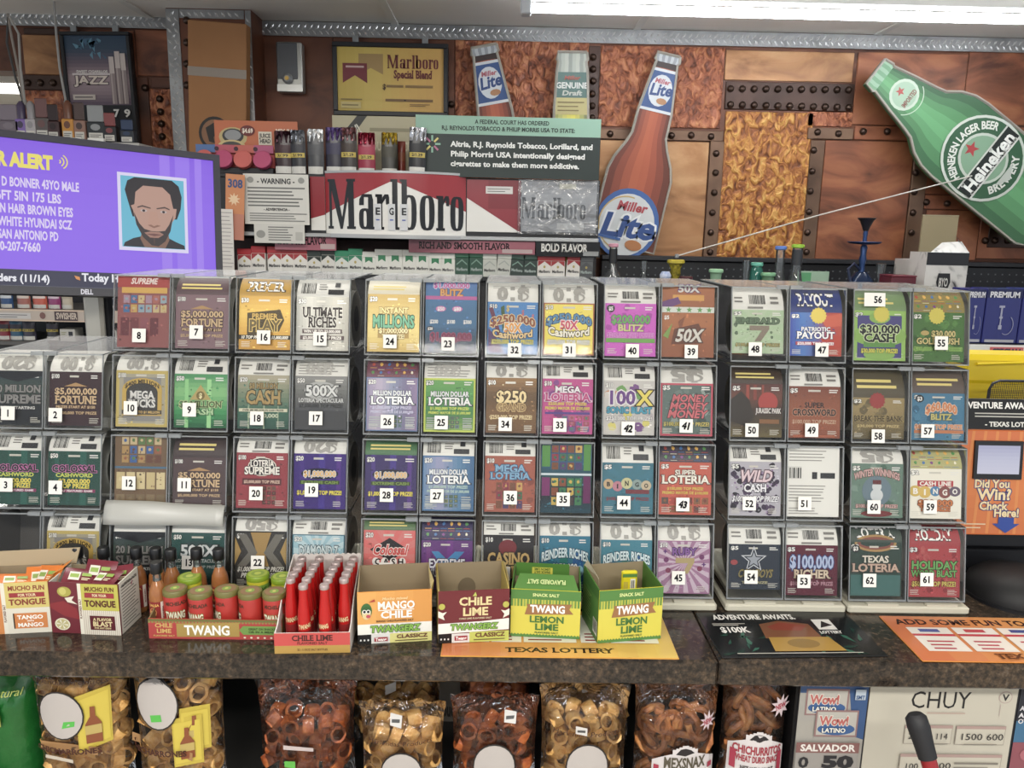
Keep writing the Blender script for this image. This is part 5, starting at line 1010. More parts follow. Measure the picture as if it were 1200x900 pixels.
p = Print(W_, hf, front(0, -.0001, 0)); p.rect(0, 0, 1, .62, 'c4443f').rect(0, .62, 1, 1, 'b08a34').text('CHILE LIME', .5, .25, .26, '4a2420', .54, serif=True).text('FLAVORED SALT', .5, .5, .12, '6a2a22', .4).text('22 - 1.15OZ SALT BOTTLES', .5, .82, .1, '6a4a1c', .4); p.build(fr_, 'printed_face')
M_RB = mat('red_plastic', 'b3201f', .28); M_SIL = mat('silver_cap', 'b9a8a4', .3, .5)
b1 = MB().lathe([(.0088, 0), (.0100, .002), (.0100, .05), (.0092, .062), (.0072, .08), (.0068, .097)], 14).mesh('bottle_body', True); b1.materials.append(M_RB)
b2 = MB().lathe([(.0074, .0973), (.0076, .0985), (.0074, .103), (.0066, .1045)], 14).mesh('cap', True); b2.materials.append(M_SIL)
p = Print(.03, .04, lambda x, y, h: Vector(((.0101+h)*math.cos(math.radians(-90)+(x-.015)/.0101), (.0101+h)*math.sin(math.radians(-90)+(x-.015)/.0101), .008+y)))
p.rect(0, .45, 1, 1, '8a1818', 8).text('TWANG', .5, .25, .18, 'd8c890', .7, rot=8).lines(.1, .55, .9, .95, 4, '4a1010', .3); b3 = p.mb.mesh('label')
rows = [(685, [354.4, 379.3]), (677, [340, 358.7, 383.8, 402.7]), (670, [344, 363, 387, 405.5]), (663.5, [348.5, 366.5, 390.3, 408.5]), (657, [351.8, 369.8, 394, 411.4]), (650.5, [354.6, 375, 397.7, 414.6])]
cn = ['far left', 'left of middle', 'right of middle', 'far right']
for ri, (py, xs) in enumerate(rows):
    for k, px in enumerate(xs):
        q = atZ(px, py+1, ZC+.1065); y_ = A.y+.016+(q.y-atZ(366, 686, ZC+.1065).y)*.92+.004
        x_ = min(max(q.x, A.x+.0125), B.x-.0125)
        r_ = thing('salt_bottle', 'red bottle-shaped salt shaker, %s row from the front, %s' % (ORD[ri], cn[k] if len(xs) == 4 else ('left', 'right')[k]), 'bottle', (x_, y_, ZC+.0022), random.Random(ri*5+k).uniform(-.5, .5), 'red salt bottles in their tray')
        for nm, me in (('bottle_body', b1), ('cap', b2), ('label', b3)): link(bpy.data.objects.new(nm, me), r_)
# ---- counter mats
def mat_quad(label, A, B, Dp, edge):
    A, B = atZ(*A, ZC), atZ(*B, ZC); W_ = (B-A).length; r_ = thing('counter_mat', label, 'mat', A, math.atan2(B.y-A.y, B.x-A.x))
    MB().bev(0, W_, 0, Dp, 0.0002, .0022, .0008).build('mat_sheet', mat('mat_'+edge, edge, .3), r_)
    return r_, Print(W_-.002, Dp-.002, lambda x, y, h: Vector((x+.001, y+.001, .0023+h)), ink('glossy_ink', .2), .0001)
r_, p = mat_quad('orange lottery mat lying under the green lemon lime boxes', (516, 770), (796, 773.5), .15, 'c8903c')
p.grad(0, 0, 1, 1, ['cc7038', 'd08c3c', 'd2a440', 'd4b44a'], True).text('TEXAS LOTTERY', .5, .87, .09, '2a2018', .46, serif=True).rect(.68, .86, .72, .87, '2a2018')
for u0, u1 in ((.1, .2), (.21, .34), (.35, .58), (.6, .72), (.73, .94)):
    p.rect(u0, .1, u1, .72, 'dcd8c8').lines(u0+.02, .5, u1-.02, .7, 3, '8a3030', .4)
p.build(r_)
r_, p = mat_quad('black jungle lottery mat lying in front of the right dispensers', (846, 772), (1041, 770), .146, '16181a')
p.rect(0, 0, 1, 1, '17191b').text('ADVENTURE AWAITS.', .36, .12, .11, 'e8e6e0', .54).lines(.06, .26, .28, .33, 2, 'c8c4b8', .4).text('$100K', .18, .42, .12, 'e8e6e0', .18)
rr = random.Random(5)
for i in range(26):
    u, v = rr.choice([rr.uniform(.02, .3), rr.uniform(.62, .97)]), rr.uniform(.5, .92); a = rr.uniform(0, 6.28); L = rr.uniform(.04, .09)
    p.poly([(u, v), (u+L*math.cos(a+.2), min(.97, v+L*2*math.sin(a+.2))), (u+L*1.5*math.cos(a), min(.98, max(.4, v+L*2.6*math.sin(a)))), (u+L*math.cos(a-.2), min(.97, v+L*2*math.sin(a-.2)))], rr.choice(['1f4a3c', '2c5f4c', '17382e']), False)
p.h += p.dl
p.poly([(.34, .62), (.36, .3), (.5, .22), (.68, .3), (.7, .62)], '7a4a2c').poly([(.34, .9), (.36, .6), (.74, .6), (.78, .9)], 'a8822c').poly([(.4, .36), (.5, .26), (.66, .34), (.6, .46), (.42, .44)], '8a3a24').ell(.55, .74, .1, .1, '8a6a24').rect(.72, .2, .84, .44, 'e0ded8').poly([(.74, .4), (.78, .24), (.83, .34)], '17191b').text('LOTTERY', .78, .5, .06, 'e0ded8', .14).lines(.1, .93, .9, .96, 1, 'b8b4a8', .5)
p.build(r_)
r_, p = mat_quad('orange lottery mat lying at the right end of the counter', (1081, 776), (1400, 781), .146, 'c8803c')
p.grad(0, 0, 1, 1, ['c8683a', 'cf8a40', 'd29a48'], True).text('ADD SOME FUN TO YOUR DAY', .46, .14, .12, '3a2018', .84)
for i in range(5):
    u0 = .06+i*.18; p.rect(u0, .27, u0+.165, .8, 'dcd6cc').rect(u0, .42, u0+.165, .47, 'b83040').lines(u0+.03, .55, u0+.14, .78, 3, 'b04050', .4).rect(u0+.04, .31, u0+.12, .38, ('4a5a9a', 'b8404a', '3a4a8a', '4a8a5a', 'c8903a')[i])
p.text('TEXAS LOTTERY', .5, .91, .1, '5a3018', .42, serif=True); p.build(r_)
# ---- ticket checker
Yk = 1.40; x0 = atY(1128, 565, Yk).x; W_ = .19
ck = thing('ticket_checker', 'orange ticket checking machine with a small screen, beside the dispensers', 'ticket checker', (x0, Yk, ZC))
zf0 = atY(1132, 626, Yk).z-ZC; zf1 = atY(1130, 507, Yk).z-ZC
MB().bev(.006, W_-.006, .03, .15, 0, .06, .012).bev(.012, W_-.012, .012, .12, .06, zf0+.012, .006).build('base', M_BLACK, ck)
body = MB(); body.prism([(0, zf0+.006), (.012, zf0), (W_-.012, zf0), (W_, zf0+.006), (W_-.002, zf1), (.002, zf1)], 0, .09, None, None, lambda v: Vector((v.x, v.y+(v.z-zf0)*.12, v.z))); body.build('body', mat('checker_orange', 'c86428', .35), ck)
fm = lambda x, y, h: Vector((x, -h+(y)*.12, zf0+y)); Hf = zf1-zf0
p = Print(W_, Hf, fm, None, .0002); p.grad(.015, .01, .985, .99, ['cf6a34', 'd47834', 'cc6c30'])
for i in range(7): p.poly([(.02+i*.14, .99), (.05+i*.14, .99), (.14+i*.12, .01), (.11+i*.12, .01)], 'd8843c', False)
p.h += p.dl
p.text('Did You', .34, .51, .075, 'e6cf9a', .36, out='2c3a7a').text('Win?', .37, .61, .1, 'e6cf9a', .34, out='2c3a7a').text('Check', .36, .72, .075, 'e6cf9a', .28, out='2c3a7a').text('Here!', .5, .785, .075, 'e6cf9a', .26, out='2c3a7a').poly([(.42, .83), (.58, .83), (.58, .89), (.64, .89), (.5, .98), (.36, .89), (.42, .89)], '2f4a9a').lines(.07, .88, .3, .95, 2, 'e0c8a0', .3)
p.rect(.78, .54, .94, .7, 'c8a030').rect(.8, .56, .92, .62, '8a2c2c').rect(.78, .8, .94, .95, '2f3f7a').rect(.8, .82, .92, .88, 'd8d4cc').poly([(.8, .68), (.86, .6), (.92, .68)], '2c3f6a'); p.build(ck)
fr_ = MB().box(.025, W_*.62, -.004+.12*(Hf*.56), .01+.12*(Hf*.9), zf0+Hf*.54, zf0+Hf*.90, None, None, lambda v: Vector((v.x, (v.z-zf0)*.12+(-.005 if v.y < .012 else .004), v.z))).build('screen_bezel', M_BLACK, ck)
p = Print(W_*.62-.037, Hf*.27, lambda x, y, h: Vector((.031+x, -.0052-h+.12*(Hf*.59+y), zf0+Hf*.59+y)), SCR); p.grad(0, 0, 1, 1, ['a9aac8', 'bfc0d6', 'c8c8da']); p.build(fr_, 'lit_screen')
hd = MB().box(0, W_, .02, .026, zf1+.002, zf1+.058, None, None, lambda v: Vector((v.x, v.y+(v.z-zf1)*.25, v.z))).build('header_sign', M_BLACK, ck)
p = Print(W_, .056, lambda x, y, h: Vector((x, .0198-h+(y+.002)*.25, zf1+.002+y))); p.rect(0, 0, 1, 1, '17181a').text('ADVENTURE AWAITS.', .34, .2, .2, 'eceae4', .8).lines(.12, .42, .95, .62, 2, 'b8b6ae', .4).text('- TEXAS LOTTERY -', .52, .82, .15, 'e0ded6', .6, serif=True); p.build(hd)
MB().bev(.06, .1, .03, .05, zf1-.01, zf1+.004, .002).build('header_post', M_BLACK, ck)
# black dome scanner foot in front
sf = thing('scanner_stand', 'low black rounded scanner stand below the orange ticket checker', 'scanner', (x0+.085, 1.335, ZC))
MB().lathe([(.085, 0), (.085, .012), (.078, .03), (.06, .045), (.03, .052), (.001, .053)], 24).build('dome', mat('black_rubber', '0d0d0f', .6), sf, True)
MB().lathe([(.088, 0), (.088, .006)], 24).build('foot_ring', M_BLACK, sf, True)
# ---- yellow bin and mesh holder behind
xb0 = atY(1131, 450, 1.68).x
yb = thing('yellow_tote', 'bright yellow folded tote standing behind the ticket checker', 'tote', (xb0, 1.68, ZC)); hz = atY(1140, 416, 1.68).z-ZC
mb = MB(); n = 8; vs = []
for k, (z, q) in enumerate([(0, 0), (hz*.5, .004), (hz*.84, .003), (hz*.86, .0), (hz*.97, .004), (hz, .012)]):
    vs += [(q, q, z), (.26-q, q, z), (.26-q, .09-q*.5, z), (q, .09-q*.5, z)]
fs = [(k*4+i, k*4+(i+1) % 4, k*4+4+(i+1) % 4, k*4+4+i) for k in range(5) for i in range(4)]+[(20, 21, 22, 23), (3, 2, 1, 0)]
mb.add(vs, fs).build('tote_body', mat('yellow_plastic', 'cdb41c', .45), yb)
MB().tube([(.02, -.001, hz*.95), (.13, -.004, hz*.965), (.24, -.001, hz*.95)], .0035, 6).build('rim_fold', mat('yellow_plastic', 'cdb41c', .45), yb, True)
xm0 = atY(1158, 465, 1.6).x
mh = thing('mesh_organizer', 'black wire mesh holder in front of the yellow tote', 'holder', (xm0, 1.60, ZC)); hz = atY(1165, 446, 1.6).z-ZC
MB().tube([(0, 0, 0), (0, 0, hz-.02), (.006, 0, hz-.006), (.02, 0, hz), (.16, 0, hz), (.174, 0, hz-.006), (.18, 0, hz-.02), (.18, 0, 0)], .003, 6).build('frame', M_BLACK, mh, True)
mb = MB()
for i in range(1, 46): mb.box(.004*i-.0004, .004*i+.0004, -.0004, .0004, 0, hz-.002)
for i in range(1, int(hz/.004)): mb.box(.001, .179, -.0004, .0004, .004*i-.0004, .004*i+.0004)
tag(mb.build('mesh_screen', M_BLACK, mh), kind='stuff')
MB().bev(0, .18, 0.004, .07, 0, .012, .003).build('tray_floor', M_BLACK, mh)
# ================================================================== monitor
def atAx(px, py, d): return CAMP+ray(px, py)*d
TL, TR, BL_ = atAx(0, 152, 1.542), atAx(257, 182, 1.753), atAx(0, 344, 1.542)
MU = (TR-TL).normalized(); MV = (TL-BL_); MV = (MV-MU*MV.dot(MU)).normalized(); MN = MU.cross(MV)
MW, MH = .535, (TL-BL_).length
Mo = TR-MU*MW-MV*MH                                   # lower left corner of the front
mon = thing('computer_monitor', 'wide monitor with a purple alert screen, left of the cigarette rack', 'monitor', (0, 0, 0))
xn = atY(106, 385, 1.74).x; mon.location = (xn, 1.76, ZC); mloc = Vector(mon.location)
MQ = lambda x, y, h: Mo+MU*x+MV*y+MN*h-mloc
xf = lambda v: MQ(v.x, v.z, v.y)
MB().box(0, MW, -.032, -.002, 0, MH, None, None, xf).build('housing', mat('monitor_black', '1b1b26', .4), mon)
bz = .014
MB().box(0, MW, -.002, .003, 0, bz*1.2, None, None, xf).box(0, MW, -.002, .003, MH-bz, MH, None, None, xf).box(0, bz, -.002, .003, bz*1.2, MH-bz, None, None, xf).box(MW-bz, MW, -.002, .003, bz*1.2, MH-bz, None, None, xf).build('bezel', mat('monitor_black', '1b1b26', .4), mon)
def onM(px, py):
    d = ray(px, py); t = (Mo-CAMP).dot(MN)/d.dot(MN); q = CAMP+d*t-Mo; return q.dot(MU)/MW, 1-q.dot(MV)/MH
def mt(p, s_, pxl, pxr, py, hpx, c, **k):
    a, b = onM(pxl, py), onM(pxr, py+(pxr-pxl)*.035); t0, t1 = onM(pxr, py-hpx/2), onM(pxr, py+hpx/2)
    p.text(s_, (a[0]+b[0])/2, (a[1]+b[1])/2, abs(t1[1]-t0[1]), c, b[0]-a[0], **k)
p = Print(MW, MH, lambda x, y, h: MQ(x, y, h-.0018), SCR, .0001)
e0, e1 = bz/MW, 1-bz/MW; f0, f1 = bz/MH, 1-bz*1.2/MH
vb = onM(60, 317)[1]
p.grad(e0, f0, e1, vb, ['8658ea', '8c5ff0', '8a5cf0']).rect(e0, vb, e1, f1, '2a2c48')
for a, b, c in ((187, 199, '9a74f2'), (205, 222, '9670f2'), (228, 236, '9d78f4')): p.rect(onM(a, 200)[0], f0, onM(b, 200)[0], vb, c)
mt(p, 'AMBER ALERT', -50, 61, 183.5, 15, 'e6d84a', st='X')
for r in (3.5, 7.5, 11.5):
    c = onM(68, 189); R = onM(68+r, 189)[0]-c[0]; p.ring(c[0], c[1], R, R*MW/MH, .0042, 'e6d84a', 10, -55, 55)
for s_, r, y in (('D BONNER 43YO MALE', 92.5, 214), ('6FT 5IN 175 LBS', 71.5, 229), ('N HAIR BROWN EYES', 85.5, 244.5), ('WHITE HYUNDAI SCZ', 84, 259.5), ('SAN ANTONIO PD', 68.5, 274), ('210-207-7660', 47.5, 287.5)):
    L = len(s_)*5.05 if r > 50 else 58; mt(p, s_, r-L, r, y, 10, 'd9cdf2')
a, b = onM(137, 201), onM(221, 297); fu = lambda x, y: (a[0]+(b[0]-a[0])*x, a[1]+(b[1]-a[1])*y)
p.rect(*a, *b, 'd6cff0'); q0, q1 = fu(.045, .04), fu(.955, .955); p.rect(*q0, *q1, '57b4d0')
PF = lambda pts, c: p.poly([fu(*t) for t in pts][::-1], c)
PF([(.06, .95), (.08, .9), (.2, .84), (.36, .8), (.68, .8), (.82, .86), (.94, .9), (.95, .95)], '1c1c26')
PF([(.36, .95), (.3, .84), (.34, .7), (.7, .7), (.72, .84), (.66, .95)], '7e5a48')
PF([(.14, .36), (.1, .22), (.14, .1), (.24, .05), (.78, .05), (.88, .12), (.92, .26), (.9, .42), (.84, .56), (.2, .56)], '1e1a20')
PF([(.21, .48), (.18, .42), (.23, .4), (.25, .24), (.36, .15), (.64, .15), (.75, .24), (.79, .42), (.84, .42), (.82, .54), (.77, .6), (.74, .72), (.66, .86), (.56, .93), (.46, .92), (.34, .82), (.25, .66)], 'b58c7a')
PF([(.22, .5), (.25, .66), (.34, .82), (.46, .92), (.56, .93), (.66, .86), (.74, .72), (.79, .5), (.72, .64), (.66, .72), (.56, .735), (.46, .735), (.36, .71), (.29, .64)], '342a2c')
PF([(.36, .76), (.44, .742), (.58, .742), (.64, .77), (.56, .82), (.44, .82)], 'a07464'); PF([(.38, .775), (.5, .765), (.62, .778), (.5, .8)], '6f4440'); PF([(.485, .82), (.515, .82), (.51, .9), (.49, .9)], '4a3430')
PF([(.45, .48), (.55, .48), (.6, .66), (.5, .69), (.41, .66)], 'b68a76'); PF([(.41, .66), (.46, .65), (.5, .67), (.55, .65), (.6, .66), (.5, .695)], '8a6050')
for s_ in (0, 1):
    X = lambda x: x if not s_ else 1.005-x
    PF([(X(.27), .43), (X(.34), .405), (X(.46), .43), (X(.46), .445), (X(.34), .425), (X(.27), .445)][::(1, -1)[s_]], '4a3834')
    c = fu(X(.36), .475); p.ell(c[0], c[1], .0125, .009, 'b9a8a4', 12).ell(c[0], c[1], .0055, .0085, '2c2024', 10)
yl = onM(30, 327)
mt(p, 'Amber Alerts Orders (11/14)', -96, 58.5, 321.5, 8, 'e6e6ee'); mt(p, 'Today High 71', 96, 168, 325, 8.5, 'e6e6ee'); c0 = onM(87, 323); p.poly([(c0[0], c0[1]), (c0[0]+.018, c0[1]+.008), (c0[0]+.02, c0[1]+.03), (c0[0]+.006, c0[1]+.022)], 'd88a3a')
l0, l1 = onM(0, 334), onM(200, 339); p.rect(e0, l0[1], e1, l0[1]+.006, '8f98b0')
p.build(mon, 'lit_screen')
p = Print(MW, MH, lambda x, y, h: MQ(x, y, h+.003), MATTE); c = onM(101, 341.5); p.text('DELL', c[0]+.002, 1-bz*.6/MH, .03, 'c9cad6', .042); p.build(mon, 'maker_badge')
zn1 = atY(106, 346, 1.76).z-ZC
MB().bev(-.021, .021, -.006, .012, .012, zn1+.06, .006).build('stand_neck', mat('silver_plastic', 'b9b6ac', .35, .2), mon)
MB().bev(-.032, .032, .0125, .03, .012, zn1+.075, .006).build('neck_spine', M_BLACK, mon)
MB().bev(-.12, .12, -.09, .09, 0, .012, .005).build('stand_foot', M_BLACK, mon)
# ================================================================== back bar: cigarette rack
YR = 2.95
def X(px, py, Y=YR): return atY(px, py, Y).x
def Z(px, py, Y=YR): return atY(px, py, Y).z
xr0, xr1 = X(228, 250), X(702, 250)
ZT = Z(430, 206); ZL = Z(450, 276); ZPK = 1.482
rk = thing('cigarette_rack', 'tall black cigarette rack with a curved red and white header', 'rack', ((xr0+xr1)/2, 3.1, 0)); ro = Vector(rk.location)
def rb(name, x0, x1, y0, y1, z0, z1, M, bev=.002): return MB().bev(x0-ro.x, x1-ro.x, y0-ro.y, y1-ro.y, z0, z1, bev).build(name, M, rk)
M_GREYL = mat('grey_ledge', 'a5a6a6', .35, .3)
rb('top_board', xr0, xr1, YR, 3.195, ZT-.014, ZT, M_DK)
rb('back_panel', xr0, xr1, 3.18, 3.195, .0, ZT-.015, M_DK)
for x in (xr0, xr1-.012): rb('side_panel', x, x+.012, YR+.03, 3.179, 0, ZT-.0145, M_DK)
rb('pack_shelf', xr0+.0125, xr1-.0125, YR+.0, 3.179, ZPK-.016, ZPK, M_BLACK)
rb('lower_cabinet', xr0+.0125, xr1-.0125, YR+.03, 3.179, 0, ZPK-.017, M_DK)
rb('inner_back', xr0+.0125, xr1-.0125, 3.06, 3.07, ZPK+.0003, ZL-.02, mat('rack_dark_red', '33201f', .7))  # inner back in one dark red
rb('header_backing', xr0+.012, xr1, YR+.001, YR+.02, ZL-.006, ZT-.0145, M_BLACK)
rb('header_ledge', X(280, 282), xr1, YR-.022, YR+.0005, ZL-.010, ZL+.004, M_GREYL)
# curved header
cx0, cx1 = X(382, 240), X(546, 240); CW = cx1-cx0; bul = .085
z0h, z1h = ZL+.004, ZT+.006; CH = z1h-z0h
cm = lambda x, y, h: Vector((cx0+x-ro.x, YR-.004-bul*(1-(2*x/CW-1)**2)-h-ro.y, z0h+y))
hd = MB(); n = 24
for i in range(n+1):
    hd.v += [tuple(cm(CW*i/n, y, 0)) for y in (0, CH)]
hd.f = [[2*i, 2*i+2, 2*i+3, 2*i+1] for i in range(n)]; hd.m = [0]*n; hd.c = [None]*n
hdo = hd.build('curved_header', mat('header_white', 'd6d4ce', .3), rk, True)
p = Print(CW, CH, cm, ink('glossy_ink', .2), .0006)
xpk = (X(465, 240)-cx0)/CW
def bnd(u):  # red/white boundary
    return (.80-(.80-.12)*(u+.12)/(xpk+.12)) if u < xpk else .12+(.95-.12)*(u-xpk)/((X(607, 250)-cx0)/CW-xpk)
n = 40
for i in range(n):
    u0, u1 = i/n, (i+1)/n; p.poly([(u0, bnd(u0)), (u1, bnd(u1)), (u1, 0), (u0, 0)], '97262e', False)
p.h += p.dl
p.slab_word(.02, .1, .985, .92, '17181a')
for px, ch in ((447, 'E'), (463, 'G'), (477, 'E')):
    u = (X(px, 246)-cx0)/CW; p.rect(u-.025, .5, u+.025, .93, 'c4c5c6'); p.text(ch, u, .62, .11, '2a2a2c', .035); p.rect(u-.012, .75, u+.012, .77, '4a5aa0')
p.build(hdo)
mb = MB()
for (za, zb_, off) in ((z0h-.014, z0h, .006), (z1h, z1h+.008, .003)):
    n = 24; b = len(mb.v); vs = []
    for i in range(n+1):
        q = cm(CW*i/n, 0, off); vs += [(q.x, q.y, za), (q.x, q.y, zb_), (q.x, -.15, za), (q.x, -.15, zb_)]
    mb.add(vs, [(4*i, 4*i+4, 4*i+5, 4*i+1) for i in range(n)]+[(4*i+1, 4*i+5, 4*i+7, 4*i+3) for i in range(n)]+[(4*i+2, 4*i+6, 4*i+4, 4*i) for i in range(n)])
mb.build('curved_rails', M_GREYL, rk, True)
def board(name, px0, py0, px1, py1, Y, parent=None, M=None, th=.004, z_off=0):
    """thin upright board facing the room; returns print in its own axes"""
    a = atY(px0, (py0+py1)/2, Y).x; b = atY(px1, (py0+py1)/2, Y).x; z1 = atY((px0+px1)/2, py0, Y).z; z0 = atY((px0+px1)/2, py1, Y).z
    return a, b, z0, z1
def rackboard(name, px0, py0, px1, py1, Y, M, th=.003):
    a, b, z0, z1 = board(name, px0, py0, px1, py1, Y); o = rb(name, a, b, Y, Y+th, z0, z1, M, .0008)
    return o, Print(b-a, z1-z0, front(a-ro.x, Y-ro.y-.0001, z0), ink('glossy_ink', .2), .0003)
o, p = rackboard('flat_header', 547, 211, 610, 272, YR-.006, mat('header_white', 'd6d4ce', .3))
for i in range(20):
    u0, u1 = i/20, (i+1)/20; g = lambda u: min(1, .35+.65*u); p.poly([(u0, g(u0)), (u1, g(u1)), (u1, 0), (u0, 0)], '8a2730', False)
p.h += p.dl; p.rect(.4, 0, 1, .55, '7d2029'); p.rect(.35, .12, .85, .26, 'c9c6c0').lines(.38, .15, .82, .24, 2, '555555', .3); p.build(o)
o, p = rackboard('flat_header', 364, 207, 381, 270, YR-.006, mat('header_white', 'd6d4ce', .3)); p.poly([(0, .78), (1, .7), (1, 0), (0, 0)], '8f2a32'); p.build(o)
o, p = rackboard('silver_header', 611, 213, 699, 272, YR-.007, mat('header_silver', '8d8f92', .25, .6)); p.M = FOIL
p.grad(0, 0, 1, 1, ['7f8184', 'a9abae', '8a8c90', '9c9ea1']).slab_word(-.0, .32, .86, .74, '4a4c50', 'b8babc').rect(.48, .82, .84, .95, 'c4c5c4').rect(.5, .04, .72, .14, 'b9b7a4'); p.build(o)
sl = rb('clear_sleeve', X(607, 240), X(701, 240), YR-.013, YR-.0115, Z(650, 275), Z(650, 211), clear('sleeve_film', (.98, .98, .98), .09, .1, .05, 'c8ccd0', .8, 14), .0004)
for px0, py0, px1, py1, s_, c, tc_, w_ in ((322, 273, 394, 293, 'SMOOTH FLAVOR', '9a5a66', '2a1c20', .8), (479, 282, 627, 297, 'RICH AND SMOOTH FLAVOR', '9c5a66', '2a1c20', .72), (628, 283, 703, 301, 'BOLD FLAVOR', '17181a', 'd8d6cf', .72)):
    o, p = rackboard('flavor_strip', px0, py0, px1, py1, YR-.01, M_BLACK); p.rect(0, 0, 1, 1, c).text(s_, .44, .42, .5, tc_, w_, serif=True).rect(.74, .62, .98, .92, 'b09a98' if c[0] == '9' else '8a8c8a'); p.build(o)
# packs
def pack(px, py, h, kind, i, tilt=0, Y=2.985):
    x = atY(px, py, Y).x; cw, cdp = .0535, .022
    top = {'r': 'red', 'k': 'black and green', 'g': 'green', 'w': 'white with a green badge', 'd': 'dark green', 's': 'silvery white', 'b': 'blackish green', 'x': 'dark silver'}[kind]
    r_ = thing('cigarette_pack', 'small %s cigarette pack, %s from left in the rack row' % (top, ORD[i]), 'cigarette pack', (x, Y, ZPK), 0, 'cigarette packs in the rack')
    r_.rotation_euler = (0, tilt, 0)
    if tilt: r_.location.z += abs(math.sin(tilt))*.027
    body = {'r': 'd2cfc8', 'k': 'c9c7c0', 'g': 'c9cbc4', 'w': 'd0d0c8', 'd': '2b4a3c', 's': 'b4b6ae', 'b': '2a3834', 'x': '4a4c4e'}[kind]
    cap = {'r': '9c2a30', 'k': '26302c', 'g': '2f7a5a', 'w': 'd0d0c8', 'd': '3a6a52', 's': 'c4c6be', 'b': '2f4a40', 'x': '5c5e60'}[kind]
    MB().bev(-cw/2, cw/2, 0, cdp, 0, h*.74, .002).build('pack_body', mat('pack_'+body, body, .4), r_)
    MB().bev(-cw/2, cw/2, 0, cdp, h*.742, h, .002).build('flip_top', mat('pack_'+cap, cap, .4), r_)
    p = Print(cw-.004, h-.003, front(-cw/2+.002, -.0002, .0015), None, .0002)
    if kind in 'rkgx': p.poly([(0, .5), (.5, .28), (1, .5), (1, .26), (0, .26)], cap).ell(.5, .52, .09, .06, 'a8964a', 10)
    elif kind == 'w': p.poly([(.22, .22), (.78, .22), (.78, .48), (.5, .38), (.22, .48)], '2f7a52')
    else: p.poly([(.1, .5), (.5, .32), (.9, .5), (.9, .56), (.5, .38), (.1, .56)], '6f8f80' if kind != 's' else '9aa09a')
    p.text('Marlboro', .5, .72, .12, '3a3a3c' if kind in 'rkgws' else '9aa8a2', .86); p.build(r_)
K6 = lambda x: 250+x/4.0
PK = [(147, 'r', .088), (212, 'r', .098), (287, 'r', .098), (347, 'r', .098), (409, 'r', .098), (473, 'k', .086), (538, 'k', .096), (603, 'g', .088), (666, 'g', .096), (729, 'w', .086), (790, 'w', .096), (853, 'w', .096), (918, 'w', .096), (980, 'w', .096)]
PK2 = [(40, 'w', .086), (100, 'w', .086), (165, 'd', .096), (233, 'd', .098), (295, 's', .09), (358, 's', .092), (420, 'b', .088), (485, 'b', .09), (552, 'r', .088), (615, 'r', .088), (685, 'r', .09), (748, 'x', .088)]
i = 0
for x, k, h in PK: pack(250+x/4, 310, h, k, i, 0, 2.955 if i % 3 else 2.957); i += 1
for x, k, h in PK2: pack(500+x/4, 315, h, k, i, {6: .1, 5: .08, 10: .07}.get(i-14, 0), 2.955); i += 1
for px in (651, 668, 684):
    q = atY(px, 305, 3.03); r_ = thing('cigarette_carton', 'yellow carton standing behind the red packs, '+{651: 'left', 668: 'middle', 684: 'right'}[px]+' one', 'carton', (q.x, 3.0, ZPK), 0, 'yellow cartons in the rack')
    MB().bev(-.026, .026, 0, .05, 0, .12, .003).build('carton_body', mat('carton_yellow', 'b8a020', .4), r_); MB().bev(-.024, .024, -.002, 0.0005, .085, .112, .0008).build('carton_label', mat('carton_pale', 'c9b84a', .4), r_)
# warning sheets and hanging flyers
def sheet(name, label, cat, px0, py0, px1, py1, Y, col, fn, tilt=0, th=.0016, M=None):
    a, b, z0, z1 = board(name, px0, py0, px1, py1, Y); r_ = thing(name, label, cat, ((a+b)/2, Y, z0)); r_.rotation_euler = (0, tilt, 0)
    MB().box(-(b-a)/2, (b-a)/2, 0, th, 0, z1-z0).build('sheet', mat('paper_'+col, col, .6), r_)
    p = Print(b-a, z1-z0, front(-(b-a)/2, -.0001, 0), M, .0003); fn(p); p.build(r_); return r_
def f(p): p.rect(.03, .03, .97, .97, 'c4c2ba').text('- WARNING -', .5, .14, .1, '2a2a2c', .58).ell(.11, .12, .05, .06, '8a8a84').ell(.89, .12, .05, .06, '8a8a84').lines(.06, .24, .98, .66, 6, '6a6a66', .4).text('- ADVERTENCIA -', .5, .7, .05, '3a3a3a', .4).lines(.08, .76, 1, .95, 4, '7a7a76', .4)
sheet('warning_notice', 'white printed warning notice taped left of the rack header', 'notice', 286, 204, 362, 263, YR-.03, 'c9c7bf', f)
def f(p): p.rect(.02, .02, .98, .98, 'bfbdb5').ell(.13, .55, .09, .2, '8a8a84').lines(.28, .12, .8, .9, 6, '6a6a66', .4).rect(.82, .42, .96, .85, 'a8a69e')
sheet('warning_notice', 'smaller notice slip hanging under the warning notice', 'notice', 298, 262, 357, 285, YR-.032, 'c4c2ba', f)
def f(p): p.rect(0, 0, 1, .6, 'c07a48').text('308', .5, .14, .12, '2f4a7a', .8).star(.45, .38, .35, 'd8b890', 9, .5).rect(0, .6, 1, 1, 'b0705a')
sheet('price_flyer', 'orange flyer hanging at the left end of the cigarette rack', 'flyer', 262, 204, 284, 281, YR-.05, 'b87a4a', f, .06)
def f(p): p.lines(.1, .03, .95, .97, 16, '8f8a88', .2)
sheet('receipt_strip', 'long white receipt strip hanging beside the purple monitor', 'receipt', 258, 245, 273, 322, YR-.06, 'c9c4be', f, .02)
